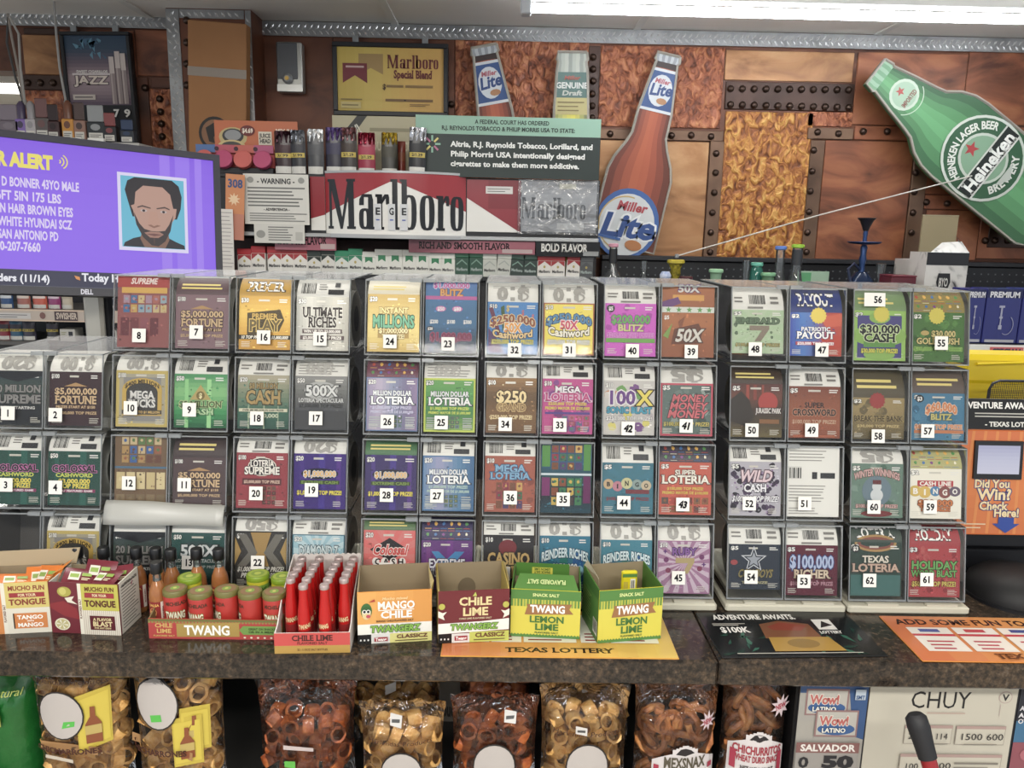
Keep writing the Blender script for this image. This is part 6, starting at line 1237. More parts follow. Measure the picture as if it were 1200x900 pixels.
# ---- goods on top of the rack
ZK = ZT+.0005
a, b, z0, z1 = board('', 487, 137, 703, 212, 2.93)
sg = thing('court_notice_sign', 'dark green court ordered notice sign standing on the rack', 'sign', ((a+b)/2, 2.93, ZT+.001)); WS = b-a; HS = z1-ZT-.001; sg.rotation_euler = (0, .004, 0)
MB().bev(-WS/2, WS/2, 0, .006, 0, HS, .001).build('board', mat('sign_dark', '26302f', .35), sg)
p = Print(WS, HS, front(-WS/2, -.0002, 0), None, .0004); p.rect(0, .3, 1, 1, '27322f').rect(0, 0, 1, .3, '86ac96').text('A FEDERAL COURT HAS ORDERED', .52, .09, .065, '2a3a34', .4).text('R.J. REYNOLDS TOBACCO & PHILIP MORRIS USA TO STATE:', .5, .2, .065, '2a3a34', .72)
for t_, v, w_ in (('Altria, R.J. Reynolds Tobacco, Lorillard, and', .46, .77), ('Philip Morris USA intentionally designed', .62, .73), ('cigarettes to make them more addictive.', .78, .7)): p.text(t_, .57, v, .085, 'dfe0da', w_, serif=False) if False else p.text(t_, .19, v, .085, 'dfe0da', w_, 'l')
for k in range(8):
    t_ = k*math.pi/4; c, s_ = math.cos(t_), math.sin(t_); q = WS/HS; r0, r1, wd = .015, .045, .005
    p.poly([(.09+c*r0-s_*wd, .47+(s_*r0+c*wd)*q), (.09+c*r1-s_*wd, .47+(s_*r1+c*wd)*q), (.09+c*r1+s_*wd, .47+(s_*r1-c*wd)*q), (.09+c*r0+s_*wd, .47+(s_*r0-c*wd)*q)], ('86b49a', 'b86a8a', '86b49a', 'd8c86a')[k % 4], False)
p.build(sg)
# nicotine can display
a, b, z0, z1 = board('', 229, 166, 320, 201, 2.98); dsp = thing('can_display', 'orange nicotine can display box standing left on the rack', 'display', ((a+b)/2, 2.98, ZK)); WD = b-a
MB().bev(-WD/2, WD/2, 0, .12, 0, .022, .002).build('tray', mat('display_black', '1c1b1f', .5), dsp)
MB().bev(-WD/2, WD/2, .02, .12, .0225, .075, .002).build('inner_box', mat('display_coral', 'a84a48', .5), dsp)
o = MB().bev(-WD/2, WD/2, .008, .012, .075, .103, .001).build('front_band', mat('display_coral', 'a84a48', .5), dsp)
p = Print(WD, .028, front(-WD/2, .0078, .075), None, .0003); p.rect(0, 0, .25, 1, '4a6a9c').rect(.25, 0, .5, 1, 'b04a5a').rect(.5, 0, .75, 1, 'b8584a').rect(.75, 0, 1, 1, 'a84a70')
for k in range(3): p.ell(.27+k*.25, .5, .03, .3, '3a1c2a', 10)
p.build(o)
for k in range(4):
    x = -WD/2+WD*(k+.5)/4; c = MB().lathe([(.032, 0), (.034, .002), (.034, .018), (.032, .02)], 16).build('nicotine_can', mat('can_coral%d' % (k % 2), ('b8605a', 'a84a6a')[k % 2], .4), dsp, True); c.location = (x, -.0, .045); c.rotation_euler = (math.radians(70), 0, 0)
cd_ = MB().bev(-WD*.3, WD*.78, .05, .054, .075, .195, .001).build('header_card', mat('display_orange', 'b4582f', .5), dsp)
p = Print(WD*1.08, .12, front(-WD*.3, .0498, .075), None, .0004); p.rect(0, 0, 1, 1, 'bd6438').ell(.22, .5, .17, .3, 'b8a46a').ell(.22, .46, .13, .22, '3a3a3a').ell(.22, .44, .1, .16, '8a8c8c').ell(.2, .78, .17, .2, 'c4ae74').ell(.2, .76, .12, .13, '4a4a44').ell(.4, .3, .09, .16, '6a2420').text('$4.69', .4, .3, .13, 'e8dcc8', .13).rect(.53, .32, .69, .72, 'd0c8b4').text('JUICE', .61, .44, .12, '26221e', .13).text('HEAD', .61, .6, .12, '26221e', .13).text('MIX IN', .84, .3, .13, 'e8d8c0', .2).text('SOME', .84, .48, .13, 'e8d8c0', .18).text('FLAVOR', .85, .66, .13, 'e8d8c0', .22); p.build(cd_)
# cream card behind the pouches
def f(p): p.rect(0, 0, 1, 1, 'b4ab88').poly([(.0, .5), (.3, .0), (.42, 0), (.05, .7)], '33332f').text('NEW!', .22, .3, .16, 'd8d4c4', .26, rot=32).text('SOUTHERN CUT', .72, .5, .14, 'd6cfae', .56).lines(.45, .15, .95, .3, 1, '8f8868', .4)
sheet('cigar_card', 'cream promotional card behind the foil pouches on the rack', 'card', 390, 136, 487, 206, 3.12, 'b4ab88', f)
def pouch_mesh(w_, h_, d_, foil):
    n, m_ = 6, 10; vs = []
    for s_ in (1, -1):
        for j in range(m_+1):
            for k in range(n+1):
                u, v = k/n, j/m_; b_ = (math.sin(math.pi*u)**.6)*(1-v**3)*d_*.5+.001; vs.append(((u-.5)*w_, -s_*b_*(1 if v < .98 else .3)+d_*.5, v*h_))
    N = (n+1)*(m_+1); q = lambda a, b: a*(n+1)+b; mb = MB()
    fs = [(q(a, b), q(a, b+1), q(a+1, b+1), q(a+1, b)) for a in range(m_) for b in range(n)]
    fs += [tuple(N+t_ for t_ in f[::-1]) for f in fs[:]]; ed = [q(0, b) for b in range(n+1)]+[q(a, n) for a in range(1, m_+1)]+[q(m_, b) for b in range(n-1, -1, -1)]+[q(a, 0) for a in range(m_-1, 0, -1)]
    fs += [(ed[i], N+ed[i], N+ed[(i+1) % len(ed)], ed[(i+1) % len(ed)]) for i in range(len(ed))]
    mb.add(vs, fs); return mb.mesh('pouch_body', True)
def pouch(label, px, top, bot, wpx, Y, z, c1, c2, tagc=None, foil=None, group='foil pouches on the rack', name='cigarillo_pouch', rz=0, tilt=0, tt=''):
    x = atY(px, (top+bot)/2, Y).x; w_ = wpx*Y/FPX*1.02; h_ = max(.02, atY(px, top, Y).z-z)
    r_ = thing(name, label, 'pouch', (x, Y, z), rz, group); r_.rotation_euler = (0, tilt, rz); d_ = .026
    me = pouch_mesh(w_, h_, d_, foil); me.materials.append(mat('pouch_'+c1, c1, .3)); link(bpy.data.objects.new('pouch_body', me), r_)
    bf = lambda x_, y_, h__: Vector((x_-w_/2*.9, d_*.5-((math.sin(math.pi*min(max(x_/(w_*.9)*.9+.05, .02), .98))**.6)*(1-((y_+h_*.01)/h_)**3)*d_*.5+.001)-.0006-h__, y_+h_*.01))
    p = Print(w_*.9, h_*.97, bf, None, .0002)
    def rc(v0, v1, c):
        for i in range(8):
            for j in range(3):
                a_, b_ = v0+(v1-v0)*j/3, v0+(v1-v0)*(j+1)/3; p.poly([(i/8, b_), ((i+1)/8, b_), ((i+1)/8, a_), (i/8, a_)], c, False)
        p.h += p.dl
    rc(.3, .55, c2); p.cut(r_, 'brand_patch'); rc(.82, .99, 'c4c2ba'); p.lines(.1, .85, .9, .97, 3, '6a6864', .4); p.cut(r_, 'warning_label')
    if tagc: rc(.5, .61, tagc); p.text(tt or '2/1.29', .5, .555, .06, '2a2618', .7); p.cut(r_, 'price_band')
    if foil:
        mb = MB(); rr = random.Random(int(px)); n = 7; vs = [(w_*(k/n-.5)*.96, (-1)**k*.004+.006+rr.uniform(-.003, .003), h_*(.74+.07*j)) for j in range(5) for k in range(n+1)]
        mb.add(vs, [(j*(n+1)+k, j*(n+1)+k+1, (j+1)*(n+1)+k+1, (j+1)*(n+1)+k) for j in range(4) for k in range(n)]); fo = mb.build('foil_top', mat('foil_'+foil, foil, .22, .8), r_); fo.modifiers.new('t', 'SOLIDIFY').thickness = .001
    return r_
pouch('dark maroon pouch with yellow price band, leftmost on the rack', 331, 154, 203, 19, 2.96, ZK, '2c1a1e', '3a1c24', 'b9a23a', '3a2228', tt='2/.99')
pouch('black pouch with yellow price band, second from left on the rack', 349, 153, 203, 17, 2.96, ZK, '1d1e22', '2c2c34', 'b9a23a', '6a6c70', tt='2/.99', tilt=-.03)
pouch('dark grey pouch with bright silver foil top', 369, 152, 203, 18, 2.96, ZK, '3c3d40', '4a4b4e', None, 'd8d8d6')
pouch('black and violet pouch beside the silver topped one', 391, 150, 203, 19, 2.965, ZK, '24212e', '33304a', None, '5a4a72')
pouch('dark pouch with low yellow price band, right of the violet one', 408, 150, 203, 18, 2.96, ZK, '2a2320', '3a2c26', 'b9a23a', '7a5a5a')
pouch('magenta red pouch with yellow price band', 429, 156, 203, 19, 2.96, ZK, '8a1c38', '9c2844', 'b9a23a', '6a1c2c', tt='2/1.29')
pouch('dark olive pouch with gold foil top', 456, 156, 203, 18, 2.96, ZK, '33312a', '3f3c2e', None, 'a8923c')
pouch('slim red and brown pouch between the gold and black ones', 470, 165, 203, 9, 3.0, ZK, '7a3426', '8a4a2c')
pouch('black pouch with large crumpled foil top, rightmost on the rack', 488, 150, 203, 19, 2.9, ZK, '17181a', '222326', 'b9a23a', 'b4b4b6', tt='2/1.29', tilt=.03)
# ================================================================== wall signs and cut-outs
YS = YW-.045
def framed(name, label, px0, py0, px1, py1, fn, fr=.018, tilt=0, low=None, cat='sign'):
    a, b, z0, z1 = board('', px0, py0, px1, py1, YS); r_ = thing(name, label, cat, ((a+b)/2, YS, z0)); r_.rotation_euler = (0, tilt, 0); W_, H_ = b-a, z1-z0
    MB().bev(-W_/2, W_/2, .006, .03, 0, H_, .002).build('backing', M_BLACK, r_)
    MB().bev(-W_/2, W_/2, -.004, .0055, 0, fr, .002).bev(-W_/2, W_/2, -.004, .0055, H_-fr, H_, .002).bev(-W_/2, -W_/2+fr, -.004, .0055, fr+.0003, H_-fr-.0003, .002).bev(W_/2-fr, W_/2, -.004, .0055, fr+.0003, H_-fr-.0003, .002).build('frame', M_BLACK, r_)
    p = Print(W_-2*fr, H_-2*fr, front(-W_/2+fr, .0058, fr), None, .0004); fn(p); p.build(r_)
    for x in (-W_*.3, W_*.3): MB().bev(x-.012, x+.012, .004, .012, H_+.0003, H_+.025, .001).build('hanger', M_STEEL, r_)
    return r_
def f(p):
    p.grad(0, 0, 1, 1, ['c8aa38', 'd0b44a', 'cfa444', 'c89a42'], True)
    p.poly([(.2, .1), (.43, .1), (.43, .42), (.315, .32), (.2, .42)], 'a8874a').poly([(.05, .25), (.28, .25), (.28, .56), (.165, .44), (.05, .56)], '7a2a34').rect(.08, .29, .25, .32, 'c8a8a0')
    p.slab_word(.47, .11, .95, .32, '6f2a2a').text('Special Blend', .71, .41, .12, '6f2a2a', .36, serif=True)
    p.text('$', .44, .61, .08, '4a3018', .03).rect(.46, .58, .62, .62, '8a6a34').rect(.64, .58, .9, .62, '8a6a34').rect(.45, .8, .63, .84, '7a5a30').rect(.64, .8, .9, .84, '7a5a30').ell(.635, .82, .01, .018, '3a2a18', 8).lines(.68, .87, .88, .92, 2, '7a5a30', .4).rect(.03, .86, .22, .96, 'c8b46a').lines(.04, .88, .2, .94, 1, '8a7a44', .4).rect(.03, .81, .23, .83, '8a7438')
framed('price_sign', 'yellow framed blend sign hanging on the copper wall', 390, 50, 525, 136, f)
def f(p):
    p.grad(0, 0, 1, .66, ['2c4258', '34485c', '6a5a66', 'a08a8c', '8f7a80', '5a4a5c']).rect(0, .66, 1, 1, '1a1c20')
    rr = random.Random(4)
    for i in range(16):
        u, v = rr.uniform(.12, .6), rr.uniform(.02, .2); p.poly([(u, v), (u+rr.uniform(.04, .14), v+rr.uniform(-.04, .05)), (u+.05, v+rr.uniform(.03, .08))], rr.choice(['4a7890', '3a607a', '5a8aa0']), False)
    p.h += p.dl
    p.rect(.08, .355, .7, .375, 'd0c4c0').text('SWEET CIGARILLOS', .4, .34, .025, 'e0d8d0', .5).text('JAZZ', .38, .42, .075, 'd8c8b8', .52, out='5a4a50', serif=True).rect(.06, .56, .42, .61, 'c4b8ac').lines(.09, .57, .39, .6, 1, '6a6060', .4)
    for k, (u, v) in enumerate(((.73, .2), (.83, .15), (.92, .17))): p.rect(u-.04, v, u+.04, .65, '8f7f7c').rect(u-.03, v, u-.005, .65, 'b0a09a').rect(u-.04, v, u+.04, v+.16, 'c4b6ae')
    p.text('7', .74, .74, .07, 'd8d6d0', .09).text('9', .92, .74, .07, 'd8d6d0', .1).rect(.78, .9, .96, .97, '3a4a6a').rect(.8, .94, .95, .965, 'b8b0a8')
framed('price_sign', 'tall framed dark sign picturing three pale cigars, above the monitor', 77, 37, 158, 168, f, .014, -.02)
# lock box
a, b, z0, z1 = board('', 324, 49, 354, 108, YS-.02); lk = thing('lock_box', 'slim silver lock box mounted on the brown wall', 'lock box', ((a+b)/2, YS-.02, z0)); W_ = b-a; H_ = z1-z0
MB().bev(-W_/2, W_/2, 0, .05, 0, H_, .004).build('case', mat('brushed_silver', 'a8a8a2', .3, .6), lk); MB().bev(-W_/2+.004, W_/2-.018, -.004, 0, .05, H_-.004, .0015).build('cover', mat('dark_grey_metal', '55575a', .4, .3), lk)
k = MB().lathe([(.021, 0), (.021, .008), (.014, .012), (.013, .014)], 16).build('lock_ring', M_STEEL, lk, True); k.rotation_euler = (math.pi/2, 0, 0); k.location = (-.006, -.0042, .05)
k = MB().lathe([(.008, 0), (.008, .004)], 12).build('key_core', mat('brass', 'a88a4a', .3, .7), lk, True); k.rotation_euler = (math.pi/2, 0, 0); k.location = (-.006, -.0185, .05)
MB().bev(-W_/2, W_/2-.002, -.003, 0, .002, .03, .001).build('base_plate', mat('bright_silver', 'c9c9c4', .3, .5), lk)
# bottle cut-outs: outline along an axis, thick board with print
def bottle_cut(label, cap_px, ang, prof, Y, edge, fn, th=.03, zmin=None):
    """prof: (distance along axis, half width) in photo px at that depth; ang = axis direction in the picture, degrees from straight down, + to the right"""
    s_ = atAx(600, 200, 1.0); k = (Y*math.cos(PITCH)+.06)/FPX
    c = atY(*cap_px, Y); r_ = thing('bottle_cutout', label, 'sign', c); a = math.radians(ang)
    ax = Vector((math.sin(a), 0, -math.cos(a))); pr = Vector((math.cos(a), 0, math.sin(a)))
    L = max(q[0] for q in prof); Wm = max(q[1] for q in prof)
    pts = [ax*(s*k)+pr*(w_*k) for s, w_ in prof]+[ax*(s*k)-pr*(w_*k) for s, w_ in prof[::-1]]
    mb = MB(); mb.prism([(q.x, q.z) for q in pts][::-1], 0, th); mb.build('board', mat('cut_'+edge, edge, .5), r_)
    rim = MB(); n = len(pts)
    rim.tube([(q.x, -.001, q.z) for q in pts]+[(pts[0].x, -.001, pts[0].z)], .006, 5); rim.build('edge_strip', mat('rope_edge', '9a958a', .5), r_, True)
    W_, H_ = 2*Wm*k, L*k
    mp = lambda x, y, h: ax*(H_-y)+pr*(x-W_/2)+Vector((0, -.0005-h, 0))
    p = Print(W_, H_, mp, None, .0006)
    # fills follow the outline
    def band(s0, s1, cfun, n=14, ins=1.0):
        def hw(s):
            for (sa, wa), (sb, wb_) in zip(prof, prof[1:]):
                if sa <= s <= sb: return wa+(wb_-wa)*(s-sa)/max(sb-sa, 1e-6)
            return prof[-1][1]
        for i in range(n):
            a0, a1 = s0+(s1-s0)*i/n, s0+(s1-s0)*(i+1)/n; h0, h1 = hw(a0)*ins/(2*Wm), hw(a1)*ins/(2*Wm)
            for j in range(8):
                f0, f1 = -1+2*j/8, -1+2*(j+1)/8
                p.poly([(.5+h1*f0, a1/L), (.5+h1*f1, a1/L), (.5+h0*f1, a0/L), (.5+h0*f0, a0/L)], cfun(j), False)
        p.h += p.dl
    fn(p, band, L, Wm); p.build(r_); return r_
LITE = [(0, 13), (7, 14), (9, 12), (16, 13), (62, 19), (88, 19.5), (100, 24), (118, 33), (132, 37), (214, 38)]
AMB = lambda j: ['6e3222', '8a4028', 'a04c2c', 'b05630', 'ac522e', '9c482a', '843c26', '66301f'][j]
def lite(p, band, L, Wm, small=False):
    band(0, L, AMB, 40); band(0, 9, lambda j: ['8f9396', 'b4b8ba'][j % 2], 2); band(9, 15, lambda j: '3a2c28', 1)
    band(16, 62, lambda j: '2c4c80'); band(16, 19, lambda j: 'c4c8ca', 1); band(59, 62, lambda j: 'c4c8ca', 1)
    v = lambda s: s/L; u = lambda x: .5+x/(2*Wm)
    p.ell(u(0), v(39), 13/(2*Wm), 17/L, 'c4c9cc').text('Miller', u(0), v(29), 5/L, 'a8505a', 17/(2*Wm), slant=.15).text('Lite', u(0), v(38), 12/L, '2a4478', 25/(2*Wm), slant=.2, rot=6).ell(u(4), v(50), 6/(2*Wm), 3.5/L, 'a8764a', 10)
    if not small:
        p.ell(u(-1), v(188), 37/(2*Wm), 40/L, '3a62a0', 28).ell(u(-1), v(189), 32/(2*Wm), 35/L, 'c6c9c8', 28).ring(u(-4), v(188), 30/(2*Wm), 31/L, .02, 'c4a45a', 24, 100, 280).text('Miller', u(0), v(168), 10/L, 'b04048', 34/(2*Wm), slant=.2, rot=4).text('Lite', u(-1), v(190), 25/L, '2a4a86', 62/(2*Wm), st='B', slant=.25, rot=6, out='dcdedc').ell(u(12), v(210), 10/(2*Wm), 6/L, 'b0703a', 14).rect(u(-30), v(205), u(-4), v(208), '3a62a0')
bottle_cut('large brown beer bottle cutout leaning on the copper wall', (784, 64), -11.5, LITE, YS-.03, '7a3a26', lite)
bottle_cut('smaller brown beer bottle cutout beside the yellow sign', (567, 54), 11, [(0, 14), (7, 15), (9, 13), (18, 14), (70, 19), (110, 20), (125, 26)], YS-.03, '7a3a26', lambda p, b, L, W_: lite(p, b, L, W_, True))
def genu(p, band, L, Wm):
    YG = lambda j: ['9a9c50', 'b4b45a', 'c4c052', 'd0c83c', 'd4cc3a', 'c4bc48', 'a8a858', '8a9060'][j]
    band(0, L, YG, 30); band(0, 24, lambda j: ['8d9488', 'a8ada0', 'b4b8aa'][j % 3], 4); band(21, 50, lambda j: '4a6a62', 6); band(48, 66, lambda j: 'b4a868', 4)
    p.text('GENUINE', .5, 35/L, 6/L, 'd0d4cc', .8).text('Draft', .5, 43/L, 5/L, 'b8bcb0', .5, slant=.2).text('Miller', .5, 27/L, 4/L, 'a85a4a', .4, slant=.2).lines(.15, 51/L, .85, 64/L, 3, '7a6a3a', .3)
bottle_cut('pale yellow draft beer bottle cutout behind the court notice sign', (671, 61), .5, [(0, 16), (8, 17), (10, 15.5), (20, 17), (60, 19), (80, 19.5), (110, 22)], YS-.03, '9a9a50', genu)
HK = [(0, 16), (11, 17.5), (13, 16), (40, 22), (66, 27), (78, 30), (92, 40), (108, 46), (125, 48), (255, 48), (268, 42)]
def heik(p, band, L, Wm):
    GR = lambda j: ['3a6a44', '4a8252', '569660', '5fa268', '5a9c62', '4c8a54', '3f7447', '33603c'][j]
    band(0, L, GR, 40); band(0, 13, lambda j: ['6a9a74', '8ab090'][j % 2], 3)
    u = lambda x: .5+x/(2*Wm); v = lambda s: s/L
    p.ell(u(0), v(42), 17/(2*Wm), 17/L, 'b8c8b4').ell(u(0), v(42), 14/(2*Wm), 14/L, '9ab89c').star(u(0), v(36), 5.5/(2*Wm), 'b04a44', rot=90).text('IMPORTED', u(0), v(49), 5/L, '8a5a50', 22/(2*Wm)).ring(u(0), v(42), 22/(2*Wm), 22/L, .01, 'b4c8b0', 18, 30, 150)
    p.ell(u(0), v(160), 46/(2*Wm), 50/L, 'c2c9bd', 30).ell(u(0), v(160), 43/(2*Wm), 47/L, '2f5c3c', 30).ell(u(0), v(160), 27/(2*Wm), 30/L, 'b9c2b4', 26).ell(u(0), v(160), 24/(2*Wm), 27/L, '7aa080', 26).star(u(0), v(142), 9/(2*Wm), 'b03a3a', rot=-90)
    p.ctext('HEINEKEN LAGER BEER', u(0), v(160), 36.5/(2*Wm), -75, 75, .085, 'd6dace').ctext('BREWERY', u(0), v(160), 36.5/(2*Wm), 220, 140, .085, 'd6dace', top=False)
    p.rect(u(-42), v(157), u(42), v(178), '1b2420').rect(u(-42), v(157), u(42), v(159), 'c6cabf').rect(u(-42), v(176), u(42), v(178), 'c6cabf').text('Heineken', u(0), v(167.5), 15/L, 'e6e8e0', 76/(2*Wm), st='B', serif=True).poly([(u(-16), v(190)), (u(16), v(190)), (u(0), v(200))], 'b8c0b4')
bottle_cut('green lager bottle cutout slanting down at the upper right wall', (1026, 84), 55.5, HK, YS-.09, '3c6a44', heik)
# leaning cardboard box on the pillar
a, b, z0, z1 = board('', 219, 25, 287, 172, YP-.062); cbx = thing('cardboard_box', 'tall flat brown cardboard box standing in the pillar niche', 'box', ((a+b)/2-.012, YP-.062, ZT+.012)); W_ = b-a; H_ = z1-ZT-.012; cbx.rotation_euler = (0, .05, 0)
MB().bev(-W_/2, W_/2, 0, .05, 0, H_, .003).build('carton', mat('kraft_board', '94673f', .7, 0, '9c6e45', 0, 6), cbx)
MB().bev(-W_/2-.001, W_/2+.001, -.0012, .0, H_*.64, H_*.70, .0004).build('grey_tape', mat('grey_tape_mat', '8f8478', .4), cbx)
p = Print(W_, H_, front(-W_/2, -.0002, 0), None, .0004); p.ell(.46, .735, .28, .115, '2c2622', 26).ell(.46, .735, .23, .095, '8a6040', 24).poly([(.3, .7), (.45, .66), (.52, .72), (.44, .76), (.46, .8), (.36, .79)], '2c2622').poly([(.54, .68), (.64, .7), (.62, .78), (.55, .77)], '2c2622'); p.build(cbx)
MB().bev(-W_/2, W_/2, .002, .048, -.006, -.001, .002).build('lower_fold', mat('kraft_board', '94673f', .7), cbx)
# the top of the display row at upper left
ZV = Z(70, 166, 3.0)
vs_ = thing('display_shelf', 'shelf of vape packs above the purple monitor', 'shelf', (X(60, 160, 3.0), 3.0, 0)); W_ = X(165, 165, 3.0)-X(-80, 165, 3.0); vo = X(-80, 165, 3.0)-vs_.location.x
MB().bev(vo, vo+W_, -.02, .345, ZV-.02, ZV, .003).build('shelf_board', mat('shelf_white', 'a9a7a2', .5), vs_)
for x in (vo+.1, vo+W_-.13): MB().bev(x, x+.02, .1, .34, ZV-.08, ZV-.021, .003).build('wall_bracket', M_DK, vs_)
for x0, x1 in ((28, 52), (57, 96), (103, 122)):
    MB().bev(X(x0, 163, 2.97)-vs_.location.x, X(x1, 163, 2.97)-vs_.location.x, -.034, -.0205, ZV-.022, ZV+.012, .001).build('price_rail', M_WHITE, vs_)
M_ = 'vape packs on the upper left shelf'
def vape(label, px, top, wpx, c1, c2, kind=0, Y=3.0):
    x = atY(px, 140, Y).x; w_ = wpx*Y/FPX; h_ = atY(px, top, Y).z-ZV; r_ = thing('vape_pack', label, 'pack', (x, Y, ZV+.0005), 0, M_)
    MB().bev(-w_/2, w_/2, 0, .03, 0, h_*.55, .003).build('carton', mat('vape_'+c1, c1, .45), r_)
    if kind == 0: MB().lathe([(w_*.36, h_*.552), (w_*.36, h_*.9), (w_*.25, h_*.95), (w_*.12, h_)], 12, o=(0, .015, 0)).build('device', mat('vape_'+c2, c2, .35), r_, True)
    elif kind == 1: MB().bev(-w_*.45, w_*.45, .004, .01, h_*.552, h_, .003).build('header_card', mat('vape_'+c2, c2, .45), r_)
    p = Print(w_*.86, h_*.5, front(-w_*.43, -.0002, h_*.03)); p.rect(.05, .55, .95, .95, 'c6c2b8').lines(.12, .62, .88, .9, 3, '5a5856', .4).ell(.5, .25, .32, .18, c2, 12); p.build(r_)
vape('grey rounded vape case at the far left of the shelf', 9, 122, 22, '6a6068', '7a7078', 1)
vape('purple vape pack with dark device', 23, 118, 12, '7a62a0', '4a4058')
vape('pale grey vape pack with clear device', 34.5, 118, 12, 'a8a2a4', '8f8c8e')
vape('dark silver-topped vape pack with arched card', 48, 115, 15, '57504e', '6a4a48', 1)
vape('dark maroon vape pack with low carton', 61, 122, 13, '3c2424', '2c1c1c', 1)
vape('orange and yellow vape pack', 78, 117, 13, 'b8823a', '6a4434')
vape('brown and white vape pack', 92, 120, 13, '8a6a5c', '4c3c38', 1)
vape('black vape pack with silver film', 111, 123, 20, '222628', '8a8c8c', 1)
vape('black vape pack with arched red card', 127, 132, 14, '1c1c1e', '7a4040', 1)
vape('navy vape pack at the right end of the shelf', 147, 140, 15, '20242c', '2c3a54', 1)
# cables hanging at left
for i, (pts, c, lb) in enumerate([([(10, 16), (8, 50), (18, 90), (27, 118)], '3c3a38', 'dark cable hanging at the upper left corner'), ([(9, 16), (14, 45), (22, 85), (28, 120)], '8f857c', 'pale brown cable beside the dark hanging one'), ([(10, 17), (22, 40), (24, 80), (29, 117)], 'a09c96', 'grey cable hanging rightmost of the corner three'), ([(63, 0), (66, 40), (70, 80), (77, 118)], '9a9894', 'thin grey cable hanging left of the cigar sign')]):
    P3 = [atY(*q, 3.15) for q in pts]; o0 = P3[-1]; r_ = thing('hanging_cable', lb, 'cable', o0, 0, 'cables hanging at the upper left'); MB().tube([q-o0 for q in P3], .0045, 6).build('cord', mat('cable_'+c, c, .5), r_, True); MB().bev(-.006, .006, -.006, .006, -.02, .001, .002).build('plug', mat('cable_'+c, c, .5), r_)
P3 = [atY(793, 300, 3.2), atY(960, 252, 3.2), atY(1139, 206, 3.2)]; wr = thing('white_string', 'white string stretched across the copper wall', 'string', P3[0]); MB().tube([q-P3[0] for q in P3], .003, 5).build('cord', mat('string_white', 'c9c4ba', .6), wr, True); MB().bev(-.008, .008, -.004, .004, -.008, .008, .002).build('end_clip', M_STEEL, wr)
# ================================================================== back bar left: shelves under the monitor
lb_ = thing('back_shelf_unit', 'low shelf unit of pouches seen under the monitor', 'shelf', (X(60, 380, 2.9), 2.9, 0)); lo = lb_.location.x
xl0, xl1 = X(-70, 380, 2.9)-lo, xr0-.012-lo; zA = Z(60, 364, 2.88); zB = Z(60, 402, 2.88)
for z in (zA, zB): MB().bev(xl0, xl1, 0, .3, z-.015, z, .002).build('shelf_board', mat('shelf_grey', '5a5856', .5), lb_)
MB().bev(xl0, xl1, .301, .315, 0, zA+.2, .002).build('back_panel', M_DK, lb_); MB().bev(xl0, xl1, .01, .3, 0, zB-.016, .002).build('lower_cabinet', M_DK, lb_)
rl = MB().bev(xl0, xl1, -.012, -.0005, zA-.042, zA+.002, .001).build('price_rail', mat('rail_cream', 'b9aca0', .5), lb_)
p = Print(xl1-xl0, .044, front(xl0, -.0122, zA-.042), None, .0003); uu = lambda px: (X(px, 368, 2.888)-lo-xl0)/(xl1-xl0)
p.rect(0, .0, 1, .12, 'd0b8a0').rect(0, .88, 1, 1, 'd0b8a0').rect(uu(-30), .3, uu(36), .8, 'c4c0bc').lines(uu(-20), .4, uu(34), .75, 2, '4a4850', .3).ell(uu(50), .5, .012, .3, '7a5450', 8).rect(uu(64), .12, uu(91), .9, '4a3a3e').text('SWISHER', uu(78), .5, .5, 'c8b8a8', uu(90)-uu(66)); p.build(rl)
for i, (px, w_, c1, c2, lb) in enumerate([(5, 14, '2c4a74', 'c4c8cc', 'blue pouch with white badge, leftmost under the monitor'), (25, 15, '9c6258', 'd0c0b4', 'brown pouch with white badge under the monitor'), (44, 16, 'b85c4c', 'd8c4bc', 'coral pouch with white badge under the monitor'), (61, 14, '8a3c6a', 'c8b4c0', 'magenta pouch with white badge under the monitor'), (76, 12, 'b8ae9c', 'a89c88', 'cream pouch beside the magenta one under the monitor'), (124, 16, '2a2e44', '6a6c80', 'navy pouch right of the monitor stand')]):
    pouch(lb, px, 335, 358, w_, 2.93, zA+.0005, c1, c2, group='pouches under the monitor', name='snack_pouch')
for i, (px, lb) in enumerate([(79, 'left of the monitor stand'), (118, 'right of the monitor stand'), (131, 'second right of the stand')]):
    q = atY(px, 392, 2.92); r_ = thing('white_carton', 'small white carton with black mark, '+lb, 'carton', (q.x, 2.92, zB+.0005), 0, 'white cartons on the lower shelf'); w_ = (18 if i == 0 else 11)*.0032
    MB().bev(-w_/2, w_/2, 0, .06, 0, .048, .002).build('carton_body', mat('carton_white', 'b9b6ae', .5), r_); p = Print(w_, .048, front(-w_/2, -.0002, 0)); p.rect(.58, .2, .85, .6, '2c2c34').lines(.1, .2, .45, .5, 2, '8a8a60', .4); p.build(r_)
for i, (px, c1, lb) in enumerate([(2, '7a2430', 'red'), (17, '28506a', 'teal'), (32, '2f2c3a', 'dark violet'), (60, '2c2a2c', 'black')]):
    pouch(lb+' pouch with yellow price band on the lower shelf', px, 372, 402, 15, 2.93, zB+.0005, c1, '3a3440', 'b9a23a', '3c3c44' if i == 3 else None, group='pouches on the lower shelf', name='snack_pouch')
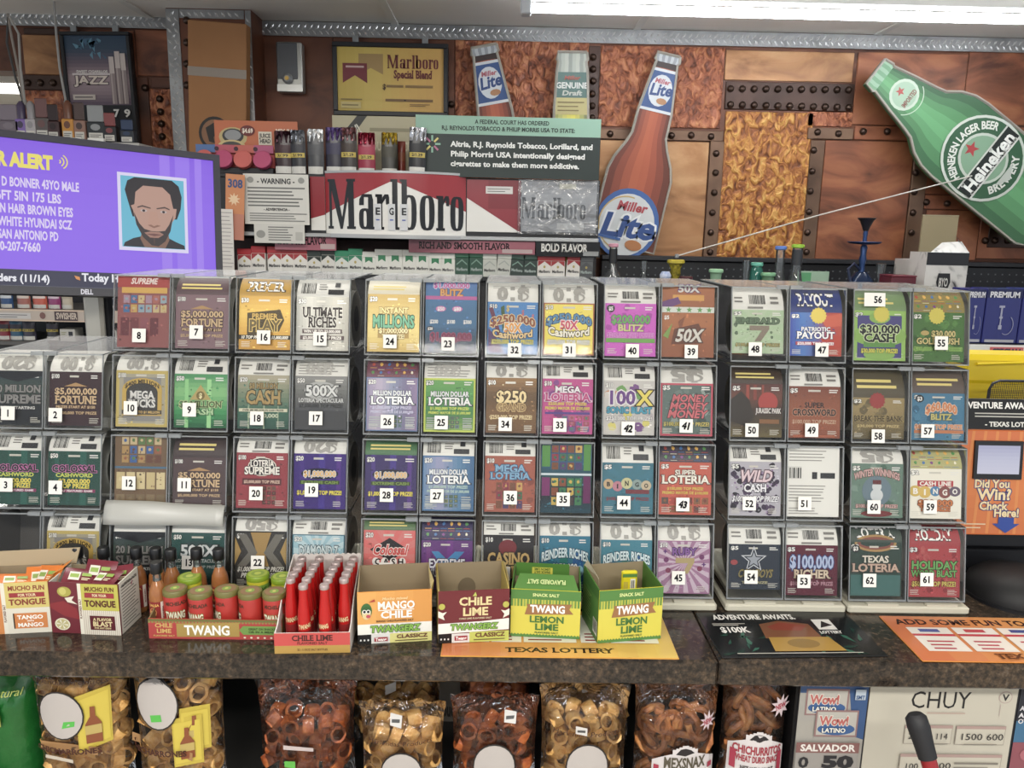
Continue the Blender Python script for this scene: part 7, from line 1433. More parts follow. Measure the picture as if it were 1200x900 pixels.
# ================================================================== back bar right: pegboard, glass, boxes
ZQ = 1.45
xp0, xp1 = X(704, 320, 3.28), X(1330, 320, 3.28); ztp = Z(950, 309, 3.28); xq1 = X(1137, 340, 2.85)
pg = thing('pegboard_panel', 'black pegboard panel below the copper wall', 'panel', ((xp0+xp1)/2, 3.3, 0)); po = Vector(pg.location)
MB().bev(xp0-po.x, xp1-po.x, 3.28-po.y, 3.335-po.y, 0, ztp, .004).build('pegboard', M_BLACK, pg)
mb = MB(); zz = ztp-.03
while zz > 1.3:
    x = xp0+.02
    while x < xp1-.02: mb.box(x-po.x-.003, x-po.x+.003, 3.2785-po.y, 3.2795-po.y, zz-.003, zz+.003); x += .03
    zz -= .03
tag(mb.build('peg_holes', mat('peg_hole_grey', '55575a', .5), pg), kind='stuff')
MB().bev(xp0-po.x, xp1-po.x, 3.262-po.y, 3.343-po.y, ztp+.0005, ztp+.02, .003).build('top_rail', M_DK, pg)
xs1 = X(1125, 400, 2.5); zpl = Z(1170, 403, 2.52)
bc = thing('back_counter', 'black back counter carrying the glass pieces and hookah', 'counter', ((xp0+xp1)/2, 3.0, 0)); po = Vector(bc.location)
MB().bev(xp0-po.x, xp1-po.x, 2.72-po.y, 3.26-po.y, ZQ-.02, ZQ, .003).build('glass_shelf', M_DK, bc)
MB().bev(xp0-po.x, xp1-po.x, 2.74-po.y, 3.26-po.y, 0, ZQ-.0205, .003).build('cabinet', M_DK, bc)
bs = thing('box_shelf', 'lower black shelf with a white price rail carrying blue boxes', 'shelf', ((xs1+xp1)/2, 2.6, 0)); po = Vector(bs.location)
MB().bev(xs1-po.x, xp1-po.x, 2.50-po.y, 2.715-po.y, zpl-.015, zpl, .003).build('shelf_board', M_DK, bs); MB().bev(xs1-po.x, xp1-po.x, 2.492-po.y, 2.4995-po.y, zpl-.022, zpl, .001).build('price_rail', M_WHITE, bs)
MB().bev(xs1-po.x, xp1-po.x, 2.52-po.y, 2.715-po.y, 0, zpl-.0155, .003).build('cabinet', M_DK, bs)
GG = 'glass pieces on the back counter'
def glass(label, px, top, Y, prof, M, rim=None, collar=None, cat='glass', name='glass_jar'):
    """prof: (radius, height fraction)"""
    q = atY(px, top, Y); h_ = q.z-ZQ; r_ = thing(name, label, cat, (q.x, Y, ZQ), 0, GG)
    MB().lathe([(r, f_*h_) for r, f_ in prof], 18).build('vessel', M, r_, True)
    rr_ = prof[-1][0]
    if rim: MB().lathe([(rr_+.001, h_*.0+h_+.0003), (rr_+.005, h_+.003), (rr_+.005, h_+.012), (rr_+.001, h_+.015)], 18).build('rim', mat('rim_'+rim, rim, .3), r_, True)
    if collar: MB().lathe([(rr_+.0015, h_*.62), (rr_+.0015, h_*.97)], 18).build('collar', mat('collar_'+collar, collar, .4), r_, True)
    return r_
def tg(name, c, h=.35): return clear('glass_'+name, tuple(lin(c)[:3]), .12, .04, h, c)
glass('clear glass pipe with pink rim and black collar', 719, 290, 2.95, [(.035, 0), (.036, .1), (.03, .35), (.014, .5), (.014, 1)], GLASS, 'c08a98', '17181a')
glass('small clear glass pipe right of the pink rimmed one', 755, 306, 2.95, [(.02, 0), (.018, .3), (.01, .5), (.012, 1)], GLASS)
glass('white and blue swirled glass bowl', 780, 318, 2.9, [(.008, 0), (.008, .4), (.02, .6), (.022, .8), (.014, 1)], mat('blue_white_glass', '7a8cb4', .2, 0, 'd0d4dc', 0, 40))
glass('yellow and black patterned glass bowl with flared top', 792, 309, 2.95, [(.014, 0), (.012, .4), (.02, .6), (.018, .8), (.028, 1)], mat('yellow_black_glass', 'b8a83a', .25, 0, '26281c', 0, 60), 'b4a43a')
glass('dark red lidded jar beside the patterned bowl', 804, 324, 2.9, [(.02, 0), (.02, .75), (.024, .78), (.024, 1)], mat('dark_red_glass', '4a2028', .3))
glass('pale green jar with a flat lid', 839, 320, 2.85, [(.02, 0), (.022, .6), (.019, .72), (.021, 1)], tg('green', '9ac0a0', .5), '8fb894')
glass('plain clear glass tube', 875, 305, 2.95, [(.014, 0), (.014, 1)], GLASS)
glass('teal glass jar with round rim', 887, 312, 2.95, [(.024, 0), (.024, .8), (.018, 1)], tg('teal', '4a9484', .4), '6ab09c')
glass('low green glass jar', 900, 324, 2.9, [(.022, 0), (.022, 1)], tg('green2', '86b48c', .4), '7aa882')
glass('clear tube with blue rim', 915, 293, 2.92, [(.03, 0), (.022, .3), (.0165, .5), (.0165, 1)], GLASS, '5a78b8')
glass('smoky tube with bright green rim and dark collar', 935, 291, 2.9, [(.032, 0), (.024, .3), (.018, .5), (.018, 1)], GLASS, '8fb83c', '2a2c30')
glass('clear glass beside the hookah', 1033, 309, 2.9, [(.016, 0), (.013, .5), (.018, 1)], GLASS)
cdq = atY(954, 318, 3.0); r_ = thing('product_card', 'pale green and white card on the back counter', 'card', (cdq.x, 3.0, ZQ)); MB().bev(-.06, .06, 0, .01, 0, cdq.z-ZQ, .001).build('card_board', mat('card_mint', '9ab49c', .5), r_); MB().bev(-.058, -.01, -.001, -.0001, .01, cdq.z-ZQ-.005, .0003).build('card_patch', mat('card_green3', '5a9a6a', .5), r_)
# hookah
q = atY(1016, 256, 2.92); hk = thing('hookah', 'blue metal hookah with black bowl on the back counter', 'hookah', (q.x, 2.92, ZQ), 0); h_ = q.z-ZQ; M_HB = mat('hookah_blue', '2c4470', .3, .5)
MB().lathe([(.05, 0), (.055, .01), (.045, .05), (.02, .08)], 18).build('base_vase', tg('navy', '2c3c5c', .5), hk, True)
zp_ = atY(1016, 287, 2.92).z-ZQ
MB().lathe([(.012, .0805), (.01, zp_*.6), (.014, zp_*.7), (.01, zp_*.8), (.013, zp_*.95), (.008, zp_)], 14).build('stem', M_HB, hk, True)
MB().lathe([(.008, zp_+.0003), (.05, zp_+.004), (.06, zp_+.01), (.058, zp_+.012), (.012, zp_+.008)], 20).build('ash_plate', M_HB, hk, True)
MB().lathe([(.008, zp_+.0125), (.007, zp_+.03), (.009, zp_+.04), (.008, zp_+.05)], 12).build('upper_stem', M_HB, hk, True)
MB().lathe([(.009, zp_+.0503), (.014, zp_+.065), (.024, h_*.97), (.033, h_), (.03, h_+.002)], 18).build('bowl', mat('bowl_black', '1d1b20', .4), hk, True)
MB().tube([(-.012, -.01, zp_*.5), (-.04, -.02, zp_*.62), (-.06, -.02, zp_*.5), (-.05, -.02, zp_*.3), (-.03, -.02, .01)], .005, 6).build('hose', mat('hose_navy', '27304a', .4), hk, True)
q = atY(1053, 324, 2.8); r_ = thing('flat_maroon_box', 'flat maroon box left of the marble patterned box', 'box', (q.x, 2.76, ZQ)); MB().bev(-.045, .045, 0, .09, 0, q.z-ZQ, .002).build('box_body', mat('maroon_box', '5c1f2a', .4), r_); MB().bev(-.046, .046, -.001, .091, q.z-ZQ+.0003, q.z-ZQ+.006, .001).build('box_lid', mat('maroon_box2', '6a2733', .4), r_)
# marble pattern boxes
M_MARB = node_mat('marble_print', ['2c2c2e', 'b4b2ae', 'cfcdc8', 'd4d2cd'], 7, .4, 0, 0, dist=2.5, pos=[.3, .38, .45, .7])
for i, (x0, x1, t_, Y, lb) in enumerate([(1066, 1084, 304, 2.92, 'small marble patterned box behind the open one'), (1085, 1134, 296, 2.78, 'open black and marble patterned box on the back counter')]):
    a, b, z0, z1 = board('', x0, t_, x1, 331, Y); W_ = b-a; r_ = thing('marble_box', lb, 'box', ((a+b)/2, Y, ZQ)); H_ = z1-ZQ; t_ = .002
    for nm, bx in (('front_panel', (-W_/2, W_/2, 0, t_)), ('back_panel', (-W_/2, W_/2, .118, .12)), ('side_panel', (-W_/2, -W_/2+t_, t_, .118)), ('side_panel', (W_/2-t_, W_/2, t_, .118))):
        MB().box(*bx, 0, H_).build(nm, M_MARB, r_)
    MB().box(-W_/2, W_/2, -.0015, -.0001, H_*.72, H_).build('black_band', M_BLACK, r_)
    p = Print(W_, H_, front(-W_/2, -.0018, 0), None, .0003); c = .45; p.poly([(c-.14, .46), (c+.14, .46), (c+.17, .66), (c+.1, .86), (c, .96), (c-.1, .86), (c-.17, .66)][::-1], '26262a').text('BYO', c, .66, .18, 'c9c7c0', .22); p.build(r_)
    if i:
        MB().add([(-W_/2+.01, 0, H_), (W_/2, .0, H_), (W_/2-.01, .04, H_+.04), (.0, .05, H_+.035)], [(0, 1, 2, 3)]).build('front_flap', M_MARB, r_); MB().add([(W_/2, 0, H_), (W_/2, .118, H_), (W_/2+.012, .1, H_+.045), (W_/2-.03, .05, H_+.06)], [(0, 1, 2, 3)]).build('side_flap', mat('flap_grey', '77787a', .5), r_)
a, b, z0, z1 = board('', 1079, 253, 1121, 300, 3.2); r_ = thing('tan_panel', 'plain tan card panel behind the marble box', 'card', ((a+b)/2, 3.2, ZQ)); r_.rotation_euler = (0, .0, 0); MB().bev((a-b)/2, (b-a)/2, 0, .008, 0, z1-ZQ, .001).build('card_board', mat('tan_card', '8f8264', .7), r_); MB().bev((a-b)/2, (b-a)/2, -.001, .009, z1-ZQ+.0003, z1-ZQ+.004, .0005).build('folded_edge', mat('tan_card2', 'a0957a', .7), r_)
for i, (x0, x1, Y, lb) in enumerate([(1132, 1153, 2.53, 'left'), (1154, 1195, 2.53, 'middle, complete'), (1196, 1225, 2.53, 'right edge')]):
    a, b, z0, z1 = board('', x0, 339, x1, 401, Y); W_ = b-a; H_ = z1-zpl; r_ = thing('hookah_box', 'dark blue hookah box with white lettering, %s one' % lb, 'box', ((a+b)/2, Y, zpl+.0005), 0, 'blue hookah boxes on the shelf')
    MB().bev(-W_/2, W_/2, 0, .1, 0, H_, .002).build('box_body', mat('premium_blue', '23286a', .35), r_)
    p = Print(W_, H_, front(-W_/2, -.0002, 0), None, .0003); p.rect(0, 0, 1, .16, '1d2250').rect(.08, .93, .92, .98, 'a8a8b0'); p.text('PREMIUM', .5, .1, .1, 'd6d6dc', .86)
    for s0, s1, w_ in ((.3, .34, .08), (.34, .5, .025), (.5, .54, .05), (.54, .66, .02), (.66, .74, .05)): p.rect(.46-w_, s0, .46+w_, s1, '9a9cb4')
    p.ring(.64, .66, .2, .18, .02, '8a8cac', 12, -60, 120); p.build(r_)
r_ = sheet('special_tag', 'pink shelf tag lettered special', 'tag', 1160, 407, 1199, 417, 2.488, 'c05a5c', lambda p: p.rect(.02, .04, .98, .96, 'c45c5e').text('SPECIAL!', .5, .5, .6, '2c2a4a', .84, st='X'))
# ================================================================== snack bags under the counter
ZSH = zs-.004
M_WHEEL = [node_mat('pork_rind_tan', ['b88244', 'd6a662', 'e4bd80'], 60, .55, 0, .3), node_mat('pork_rind_red', ['7a3414', 'a4562a', 'b8703c'], 60, .5, 0, .3), node_mat('duro_brown', ['7d4522', 'a8683a', 'b98048'], 50, .5, 0, .3)]
def wheel_mesh():
    n = 12; mb = MB(); vs = []; prof = [(.0115, -.012), (.0165, -.0125), (.0175, 0), (.0165, .0125), (.0115, .012), (.0105, 0)]
    for r, z in prof:
        for i in range(n):
            a = 2*math.pi*i/n; q = r*(1+.05*(i % 2)); vs.append((q*math.cos(a), q*math.sin(a)*.92, z))
    m_ = len(prof); fs = [(k*n+i, k*n+(i+1) % n, ((k+1) % m_)*n+(i+1) % n, ((k+1) % m_)*n+i) for k in range(m_) for i in range(n)]
    return mb.add(vs, fs)
def curl_mesh():
    mb = MB(); pts = [(.028*math.cos(t*.55), .012*math.sin(t*.8), .028*math.sin(t*.55)) for t in range(0, 11)]; return mb.tube(pts, .0078, 7)
PIECE = []
for k in range(3):
    me = (wheel_mesh() if k < 2 else curl_mesh()).mesh('snack_piece', True); me.materials.append(M_WHEEL[k]); PIECE.append(me)
def bag(label, px0, px1, pytop, Y, kind, fill, oval=None, extra=None, dp=.075, seed=1, lean=0, film=None, opaque=None, group='snack bags under the counter'):
    rr = random.Random(seed); a = atY(px0, 850, Y).x; b = atY(px1, 850, Y).x; W_ = b-a; zt_ = min(atY((px0+px1)/2, pytop, Y).z, SLABZ-.006); H_ = zt_-ZSH
    r_ = thing('snack_bag', label, 'snack bag', ((a+b)/2, Y, ZSH+.0005), 0, group)
    n, m_ = 14, 20; N = (n+1)*(m_+1)
    def surf(u, v, s_):
        e = max(0., math.sin(math.pi*min(max(u, 0), 1)))**.45; e *= min(1, (v*6+.25))*(1 if v < fill else max(0.06, 1-(v-fill)/(1.02-fill)))
        w_ = 1-.06*math.sin(math.pi*v)+(.03 if v > .9 else 0)
        return Vector(((u-.5)*W_*w_, dp/2-s_*e*dp/2, v*H_))
    vs = []
    for s_ in (1, -1):
        for j in range(m_+1):
            for k in range(n+1):
                q = surf(k/n, j/m_, s_); v = j/m_; am = .0012 if v < fill else .0065
                if 0 < k < n: q += Vector((rr.uniform(-am, am)*.6, rr.uniform(-am, am), rr.uniform(-am, am)*.8 if j < m_ else rr.uniform(-.004, .004)))
                q.z = max(q.z, .001); vs.append(q)
    q = lambda x, y: x*(n+1)+y; mb = MB(); fs = [(q(x, y), q(x, y+1), q(x+1, y+1), q(x+1, y)) for x in range(m_) for y in range(n)]
    fs += [tuple(N+t for t in f[::-1]) for f in fs[:]]
    mb.add(vs, fs); mb.build('bag_film' if not opaque else 'bag_foil', opaque or film or FILM, r_, True)
    def fm(x, y, h):   # print on the front of the film
        u, v = x/W_, y/H_; p_ = surf(u, v, 1); return Vector((p_.x, p_.y-.0055-h, p_.z))
    p = Print(W_, H_, fm, None, .0004)
    if not opaque:
        me = PIECE[kind]; st = .031 if kind < 2 else .036; nz = int(fill*H_/(st*.85)); nx = max(3, int(W_/st))
        for lay in (0, 1):
            for j in range(nz):
                for i in range(nx):
                    z = .018+j*st*.85+rr.uniform(-.004, .004); x = -W_/2+.02+(W_-.04)*(i+.5*(j % 2)*.6+.2)/(nx-.3)+rr.uniform(-.005, .005)
                    mg = .021 if kind < 2 else .034; x = min(max(x, -W_/2+mg), W_/2-mg)
                    if z+ZSH < .70 or z > fill*H_-.004: continue
                    e = max(.0, math.sin(math.pi*(x/W_+.5)))**.45; y = dp/2-e*dp/2+.0185 if lay == 0 else dp/2+e*dp/2-.02
                    if kind == 2 and lay == 0: y += .013
                    if y > dp/2+.022: y = dp/2+.01
                    o = bpy.data.objects.new('snack_piece', me); link(o, r_); o.location = (x, y, z); o.rotation_euler = (rr.uniform(0, 6.28), rr.uniform(0, 6.28), rr.uniform(0, 6.28)); s_ = rr.uniform(.82, 1.0)*(1 if kind < 2 else .86); o.scale = (s_, s_, s_*rr.uniform(.8, 1.1))
    p.own = r_; V = lambda py: 1-(atY((px0+px1)/2, py, Y).z-ZSH)/H_; U = lambda px: (atY(px, 850, Y).x-a)/W_
    if extra: extra(p, U, V)
    if p.mb.f: p.build(r_, 'printed_label')
    return r_
def disc(p, px, py, rx, ry, U, V):
    p.cut(p.own, 'printed_label')
    ru, rv = (U(px+rx)-U(px)), (V(py+ry)-V(py)); n = 5
    for k, (c, s_) in enumerate((('2c2624', 1.0), ('b9b1ab', .94))):
        for i in range(12):
            for j in range(24):
                a0, a1 = j/24*2*math.pi, (j+1)/24*2*math.pi; r0, r1 = i/12*s_, (i+1)/12*s_
                p.poly([(U(px)+ru*r0*math.cos(a0), V(py)+rv*r0*math.sin(a0)), (U(px)+ru*r1*math.cos(a0), V(py)+rv*r1*math.sin(a0)), (U(px)+ru*r1*math.cos(a1), V(py)+rv*r1*math.sin(a1)), (U(px)+ru*r0*math.cos(a1), V(py)+rv*r0*math.sin(a1))][::-1], c, False)
        p.h += p.dl
    p.cut(p.own, 'round_label')
def quad(p, U, V, pts, c):
    p.poly([(U(x), V(y)) for x, y in pts], c)
def sauce(p, U, V, x0, y0, x1, y1, sk=0):
    p.cut(p.own, 'printed_label')
    quad(p, U, V, [(x0, y1), (x1, y1-sk), (x1, y0-sk), (x0, y0)], 'c0a81c'); xm = (x0+x1)/2; w_ = (x1-x0)
    quad(p, U, V, [(x0+2, y1-4), (x1-2, y1-4-sk), (x1-2, y0+5-sk), (x0+2, y0+5)], 'cdb624')
    h_ = y1-y0; quad(p, U, V, [(xm-w_*.24, y1-h_*.16), (xm+w_*.24, y1-h_*.18), (xm+w_*.24, y0+h_*.48), (xm+w_*.1, y0+h_*.36), (xm-w_*.1, y0+h_*.37), (xm-w_*.24, y0+h_*.5)], '8a4a24'); quad(p, U, V, [(xm-w_*.08, y0+h_*.4), (xm+w_*.08, y0+h_*.4), (xm+w_*.07, y0+h_*.18), (xm-w_*.07, y0+h_*.18)], '8a4a24'); quad(p, U, V, [(xm-w_*.24, y0+h_*.68), (xm+w_*.24, y0+h_*.66), (xm+w_*.24, y0+h_*.5), (xm-w_*.24, y0+h_*.52)], 'b8a050'); p.cut(p.own, 'sauce_packet')
def ex(p, U, V):
    p.text('natural', U(8), V(815), .05, 'a8b43a', .5, slant=.2, st='R'); p.cut(p.own, 'printed_name'); quad(p, U, V, [(-12, 850), (4, 850), (4, 826), (-12, 826)], 'a8a43a'); quad(p, U, V, [(-10, 840), (2, 840), (2, 834), (-10, 834)], '4a4a24')
M_GBAG = mat('green_foil_bag', '1c5a26', .3, 0, '22682e', .4, 25)
bag('opaque green snack bag cut by the left photo edge', -35, 33, 796, 1.20, 0, .8, None, ex, .07, 3, opaque=M_GBAG)
def ex(p, U, V):
    p.text('Harlendas Products', U(82), V(798), .035, '5a3a24', .8, slant=.15, st='R'); sauce(p, U, V, 93, 815, 131, 880, 10); disc(p, 74, 836.5, 29, 28, U, V); quad(p, U, V, [(75, 851), (91, 848), (92, 842), (78, 843)], '4ab83c')
    p.cut(p.own, 'green_sticker'); quad(p, U, V, [(40, 879), (115, 883), (116, 874), (42, 870)], 'a87c48'); p.text('CHICHARRONES', U(78), V(877), .034, '4a2418', .72, serif=True); p.cut(p.own, 'printed_name'); quad(p, U, V, [(48, 888), (86, 890), (86, 886), (48, 884)], 'c4b8a4')
bag('bag of tan pork rinds with a round white label and upright sauce packet', 27, 144, 786, 1.155, 0, .94, None, ex, .075, 11)
def ex(p, U, V):
    sauce(p, U, V, 213, 829, 246, 880, 0); sauce(p, U, V, 204, 840, 238, 896, 2); disc(p, 187, 823, 27, 30, U, V); quad(p, U, V, [(179, 844), (193, 842), (192, 834), (178, 836)], '4ab83c')
    p.cut(p.own, 'green_sticker'); quad(p, U, V, [(140, 880), (226, 889), (227, 880), (141, 870)], 'a87c48'); p.text('CHICHARRONES', U(181), V(879), .036, '4a2418', .72, serif=True)
bag('bag of tan pork rinds with two yellow sauce packets on its side', 146, 255, 786, 1.15, 0, .94, None, ex, .075, 12)
def ex(p, U, V):
    quad(p, U, V, [(330, 878), (368, 879), (368, 875), (330, 873)], 'c4b4b0'); p.cut(p.own, 'white_strip'); p.text('DORITO' if 0 else 'ESTILO', U(375), V(885), .03, '5a2c1c', .3); p.cut(p.own, 'printed_name'); quad(p, U, V, [(331, 898), (345, 898), (345, 890), (331, 891)], '5ab83c')
bag('bag of dark red rinds with a loose crinkled top, left of the tan bags', 293, 412, 812, 1.19, 1, .72, None, ex, .085, 13)
def hp(p, U, V, cx, py, oy, tagp, rx=27):
    p.text('Harlendas Products', U(cx), V(py), .04, '4a2c1c', .78, slant=.12, st='R'); disc(p, cx+2, oy, rx, 28, U, V); x, y = tagp; quad(p, U, V, [(x-7, y+4), (x+7, y+6), (x+7, y-3), (x-7, y-5)], 'd0ccc6'); p.lines(U(x-5), V(y-2), U(x+5), V(y+3), 1, '4a4a4a', .5)
bag('bag of tan pork rind wheels left of the middle, front row', 417, 519, 838, 1.165, 0, .82, None, lambda p, U, V: hp(p, U, V, 468, 870, 908, (463, 849)), .08, 14)
bag('bag of red pork rind wheels with a round white label', 527, 632, 830, 1.17, 1, .84, None, lambda p, U, V: hp(p, U, V, 578, 860, 898, (598, 843)), .08, 15)
bag('bag of tan pork rind wheels right of the red bag', 634, 741, 818, 1.165, 0, .86, None, lambda p, U, V: hp(p, U, V, 688, 859, 898, (681, 854)), .08, 16)
GB = 'snack bags in the rear row'
bag('rear bag of tan pork rinds with a price tag, behind the left tan bag', 408, 515, 800, 1.30, 0, .85, None, lambda p, U, V: (p.text('Harlendas Products', U(462), V(831), .04, '4a2c1c', .7, st='R'), p.cut(p.own, 'printed_name'), quad(p, U, V, [(452, 814), (464, 811), (463, 805), (451, 808)], 'd0ccc6')), .08, 24, group=GB)
bag('rear bag of red pork rinds behind the red bag', 536, 622, 798, 1.30, 1, .9, None, None, .08, 25, group=GB)
bag('rear bag of tan pork rinds hidden mostly by the counter edge', 644, 742, 786, 1.30, 0, .92, None, lambda p, U, V: quad(p, U, V, [(680, 811), (692, 808), (691, 801), (679, 804)], 'd0ccc6'), .08, 26, group=GB)
def arch(p, U, V, x0, x1, yt, l1, l2, l3, c1):
    n = 12
    for i in range(n):
        t0, t1 = i/n, (i+1)/n; f_ = lambda t: yt+12*(2*t-1)**2; 
        for k in range(4):
            g = lambda t, m_: f_(t)+(925-f_(t))*m_/4
            quad(p, U, V, [(x0+(x1-x0)*t0, g(t0, k+1)), (x0+(x1-x0)*t1, g(t1, k+1)), (x0+(x1-x0)*t1, g(t1, k)), (x0+(x1-x0)*t0, g(t0, k))], 'cfc8c6'); p.h -= p.dl
    p.h += p.dl
    xm = (x0+x1)/2
    for i in range(8): quad(p, U, V, [(xm-16+i*4, yt+5), (xm-12+i*4, yt+5), (xm-12+i*4, yt-9+abs(i-3.5)*1.6), (xm-16+i*4, yt-9+abs(i-3.5)*1.6)], 'cfc8c6'); p.h -= p.dl
    p.h += p.dl; quad(p, U, V, [(xm-12, yt+2), (xm, yt+4), (xm+12, yt+1), (xm+7, yt-3), (xm, yt-5), (xm-6, yt-4)], '2a2628')
    for (t, y, h_, w_, c) in (l1, l2, l3):
        if t: p.text(t, U(xm), V(y), V(y+h_)-V(y), c, U(x0+(x1-x0)*w_)-U(x0))
    for x in (x0+2, x1-9): quad(p, U, V, [(x, 902), (x+6, 902), (x+6, yt+16), (x, yt+16)], c1)
def burst(p, U, V, x, y, r):
    p.cut(p.own, 'arched_label'); pts = [(x+(r if i % 2 == 0 else r*.5)*math.cos(i*math.pi/9), y+(r if i % 2 == 0 else r*.5)*math.sin(i*math.pi/9)) for i in range(18)]
    for i in range(18): quad(p, U, V, [(x, y), pts[(i+1) % 18], pts[i]], 'cdb8ba'); p.h -= p.dl
    p.h += p.dl; p.text('NEW', U(x), V(y), V(y+6)-V(y), 'a83a4a', U(x+r)-U(x), rot=12)
bag('bag of brown wheat curls with a white arched label and small price burst', 747, 848, 806, 1.16, 2, .78, None, lambda p, U, V: (arch(p, U, V, 765, 845, 880, ('MEXSNAX', 892, 12, .66, '57503f'), ('', 0, 0, 0, ''), ('', 0, 0, 0, ''), 'a83048'), burst(p, U, V, 831, 846, 11)), .08, 17)
bag('bag of brown wheat curls lettered in red, rightmost beside the posters', 852, 932, 790, 1.15, 2, .93, None, lambda p, U, V: (arch(p, U, V, 856, 924, 864, ('CHICHURRITOS', 878, 9, .88, 'a02c3c'), ('WHEAT DURO SNACK', 888, 7, .84, 'a02c3c'), ('NET WT 3 1/4 OZ', 899, 5, .6, '4a4444'), 'a83048'), burst(p, U, V, 913, 826, 14)), .08, 18)
# grey card behind the rear bags
def f(p): p.rect(0, 0, 1, 1, '8a8378').rect(.1, .12, .42, .45, '7a2028').rect(.22, .4, .34, .62, '7a2028').text('Touch-tel', .68, .32, .14, '4a443c', .42).lines(.46, .5, .9, .58, 1, '6a645a', .4)
r_ = sheet('phone_card_sign', 'grey card with a red mark behind the rear snack bags', 'sign', 470, 795, 560, 905, 1.44, '8a8378', f); 
# ---- posters on the counter front
YPN = 1.1385
def poster(label, px0, px1, pytop, bg, fn, zbot=.45):
    a = atY(px0, 850, YPN).x; b = atY(px1, 850, YPN).x; z1 = min(atY((px0+px1)/2, pytop, YPN).z, SLABZ-.004); r_ = thing('paper_poster', label, 'poster', ((a+b)/2, YPN, zbot))
    MB().box((a-b)/2, (b-a)/2, 0, .001, 0, z1-zbot).build('sheet', mat('poster_'+bg, bg, .5), r_)
    p = Print(b-a, z1-zbot, front((a-b)/2, -.0001, 0), None, .00025); U = lambda px: (atY(px, 850, YPN).x-a)/(b-a); V = lambda py: 1-(atY((px0+px1)/2, py, YPN).z-zbot)/(z1-zbot)
    fn(p, U, V); p.build(r_)
def f(p, U, V):
    hh = lambda h: V(850+h)-V(850); ww = lambda w_: U(900+w_)-U(900)
    p.rect(0, 0, 1, V(845), '9a968e').rect(0, 0, 1, V(812), '33527f').poly([(U(1000), V(862)), (1, V(866)), (1, 0), (U(990), 0)], '33527f')
    for x, y in ((966, 822), (979, 846)):
        p.rect(U(x-25), V(y-15), U(x+25), V(y+16), '8a6a68').rect(U(x-23), V(y-13), U(x+23), V(y+14), 'aba79e').ell(U(x), V(y+7), ww(22), hh(7), '34588a').text('Wow!', U(x-3), V(y-3), hh(10), 'b05a54', ww(34), out='d0c8bc').text('LATINO', U(x-3), V(y+8), hh(5), 'd8d6cc', ww(28), out='20304a')
    p.rect(U(997), V(806), U(1009), V(818), 'a8b4c0').text('SMT', U(1003), V(815), hh(4), '33527f', ww(10))
    p.rect(0, V(868), U(1008), V(925), '8f8a84').rect(0, V(868), U(1008), V(880), '7d5450').text('SALVADOR', U(971), V(874), hh(7.5), 'd6d0c8', ww(64)).text('0', U(944), V(891), hh(12), '26262a', ww(12)).text('50', U(984), V(890), hh(13), '26262a', ww(36), st='X').text('MIN', U(978), V(900), hh(3.5), '26262a', ww(12)).rect(U(936), V(905), U(1006), V(935), '9a968e')
poster('blue and grey phone card poster beside the snack bags', 934, 1013, 802, '9a968e', f)
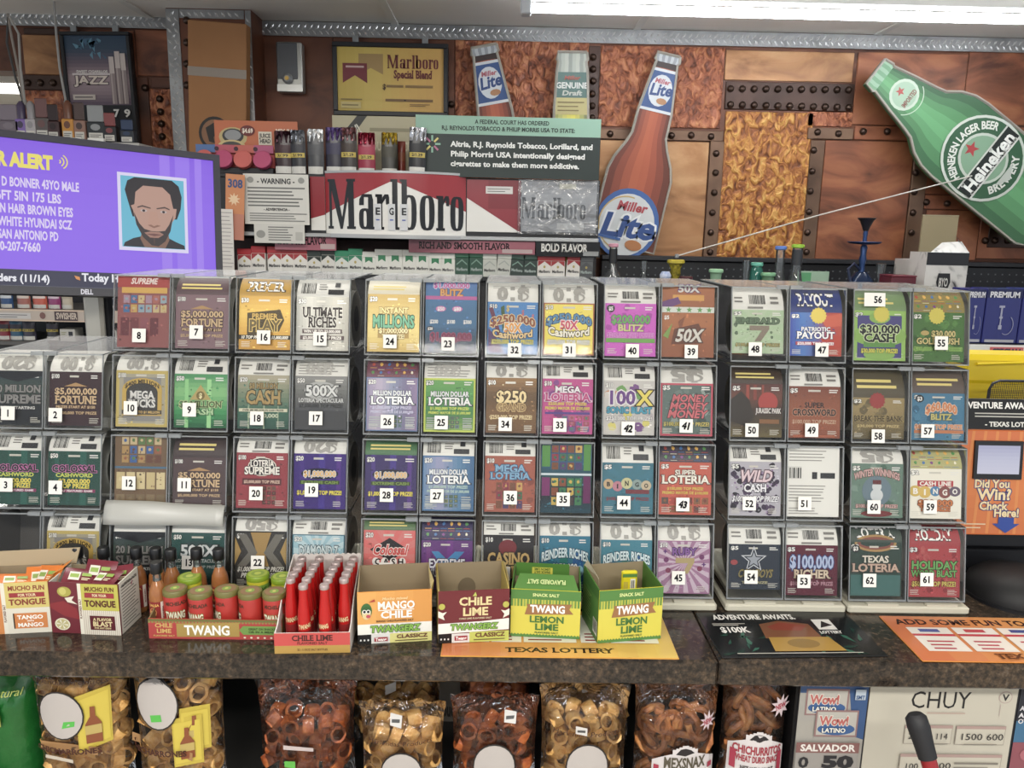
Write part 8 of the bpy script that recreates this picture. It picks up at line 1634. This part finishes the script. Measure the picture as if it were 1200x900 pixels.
def f(p, U, V):
    hh = lambda h: V(850+h)-V(850); ww = lambda w_: U(1100+w_)-U(1100)
    p.rect(0, 0, 1, 1, 'b9b3a2').text('CHUY', U(1098), V(820), hh(19), '1e1e20', ww(70), st='R').ell(U(1173), V(816), ww(8), hh(7), 'a8948c').ell(U(1173), V(816), ww(7), hh(6), 'b9b3a2').text('V', U(1173), V(816), hh(7), '26262a', ww(7)).rect(U(1168), V(824), U(1168.6), V(838), 'a8948c').lines(U(1084), V(833), U(1130), V(837), 1, 'b09a8c', .4)
    for x0, y0, x1, y1 in ((1060, 849, 1116, 871), (1120, 849, 1178, 871), (1058, 882, 1178, 925)): p.rect(U(x0), V(y0), U(x1), V(y1), '8f8478').rect(U(x0+.7), V(y0+.7), U(x1-.7), V(y1-.7), 'b9b3a2').rect(U(x0), V(y0), U(x1), V(y0+3.5), 'a58a82')
    p.text('250', U(1073), V(861), hh(7), '26262a', ww(18), st='R').text('114', U(1103), V(861), hh(7), '26262a', ww(15), st='R').text('1500 600', U(1150), V(861), hh(7.5), '26262a', ww(52), st='R').text('100', U(1072), V(896), hh(7), '26262a', ww(17), st='R').text('400', U(1108), V(895), hh(7), '26262a', ww(22), st='R').lines(U(1122), V(889), U(1176), V(900), 2, '7a746a', .4)
    p.lines(U(1084), V(868), U(1112), V(870), 1, '7a746a', .5).lines(U(1130), V(868), U(1170), V(870), 1, '7a746a', .5)
poster('cream price sheet headed in large thin black capitals', 1015, 1187, 804, 'b9b3a2', f)
def f(p, U, V):
    hh = lambda h: V(850+h)-V(850); ww = lambda w_: U(1210+w_)-U(1210)
    p.rect(0, 0, 1, V(845), '2a2c34').rect(0, V(845), 1, V(870), '3a6a8c').rect(0, V(870), 1, 1, '8a4a54').text('ADVERT', U(1206), V(830), hh(5), 'd0ced0', ww(28)).text('ABLE', U(1201), V(838), hh(5), 'd0ced0', ww(19)).text('OTHER', U(1204), V(845), hh(5), 'd0ced0', ww(25)).ell(.55, V(884), .42, hh(12), 'a8606a')
poster('dark blue and red poster at the right photo edge', 1190, 1262, 804, '2a2c34', f)
# long handled tool leaning on the counter front
P0 = atY(1072, 836, 1.05); P1 = atY(1083, 874, 1.035); d = (P1-P0); Pb = P0+d*((P0.z-.012)/(-d.z)); 
tl = thing('long_handled_tool', 'long tool with black rubber grip and red shaft leaning on the counter', 'tool', Pb)
def along(t, r): return (Pb+(P0-Pb)*t-Pb, r)
L = (P0-Pb).length; tg0 = 1-.125/L*1.0
ax = (P0-Pb).normalized(); pa = ax.orthogonal().normalized(); pb = ax.cross(pa)
def sweep(prof, M, nm):
    n = 14; vs = []
    for s_, r in prof:
        c = ax*s_; vs += [c+pa*r*math.cos(2*math.pi*i/n)+pb*r*math.sin(2*math.pi*i/n) for i in range(n)]
    fs = [(k*n+i, k*n+(i+1) % n, (k+1)*n+(i+1) % n, (k+1)*n+i) for k in range(len(prof)-1) for i in range(n)]+[tuple(range(n-1, -1, -1)), tuple(range((len(prof)-1)*n, len(prof)*n))]
    MB().add(vs, fs).build(nm, M, tl, True)
sweep([(.0, .012), (.03, .012), (L-.066, .0115)], mat('red_shaft', '8a1c20', .35), 'shaft')
sweep([(L-.0658, .0135), (L-.045, .0145), (L-.02, .0165), (L-.006, .0155), (L, .010)], mat('black_grip', '1b1b1e', .6), 'grip')
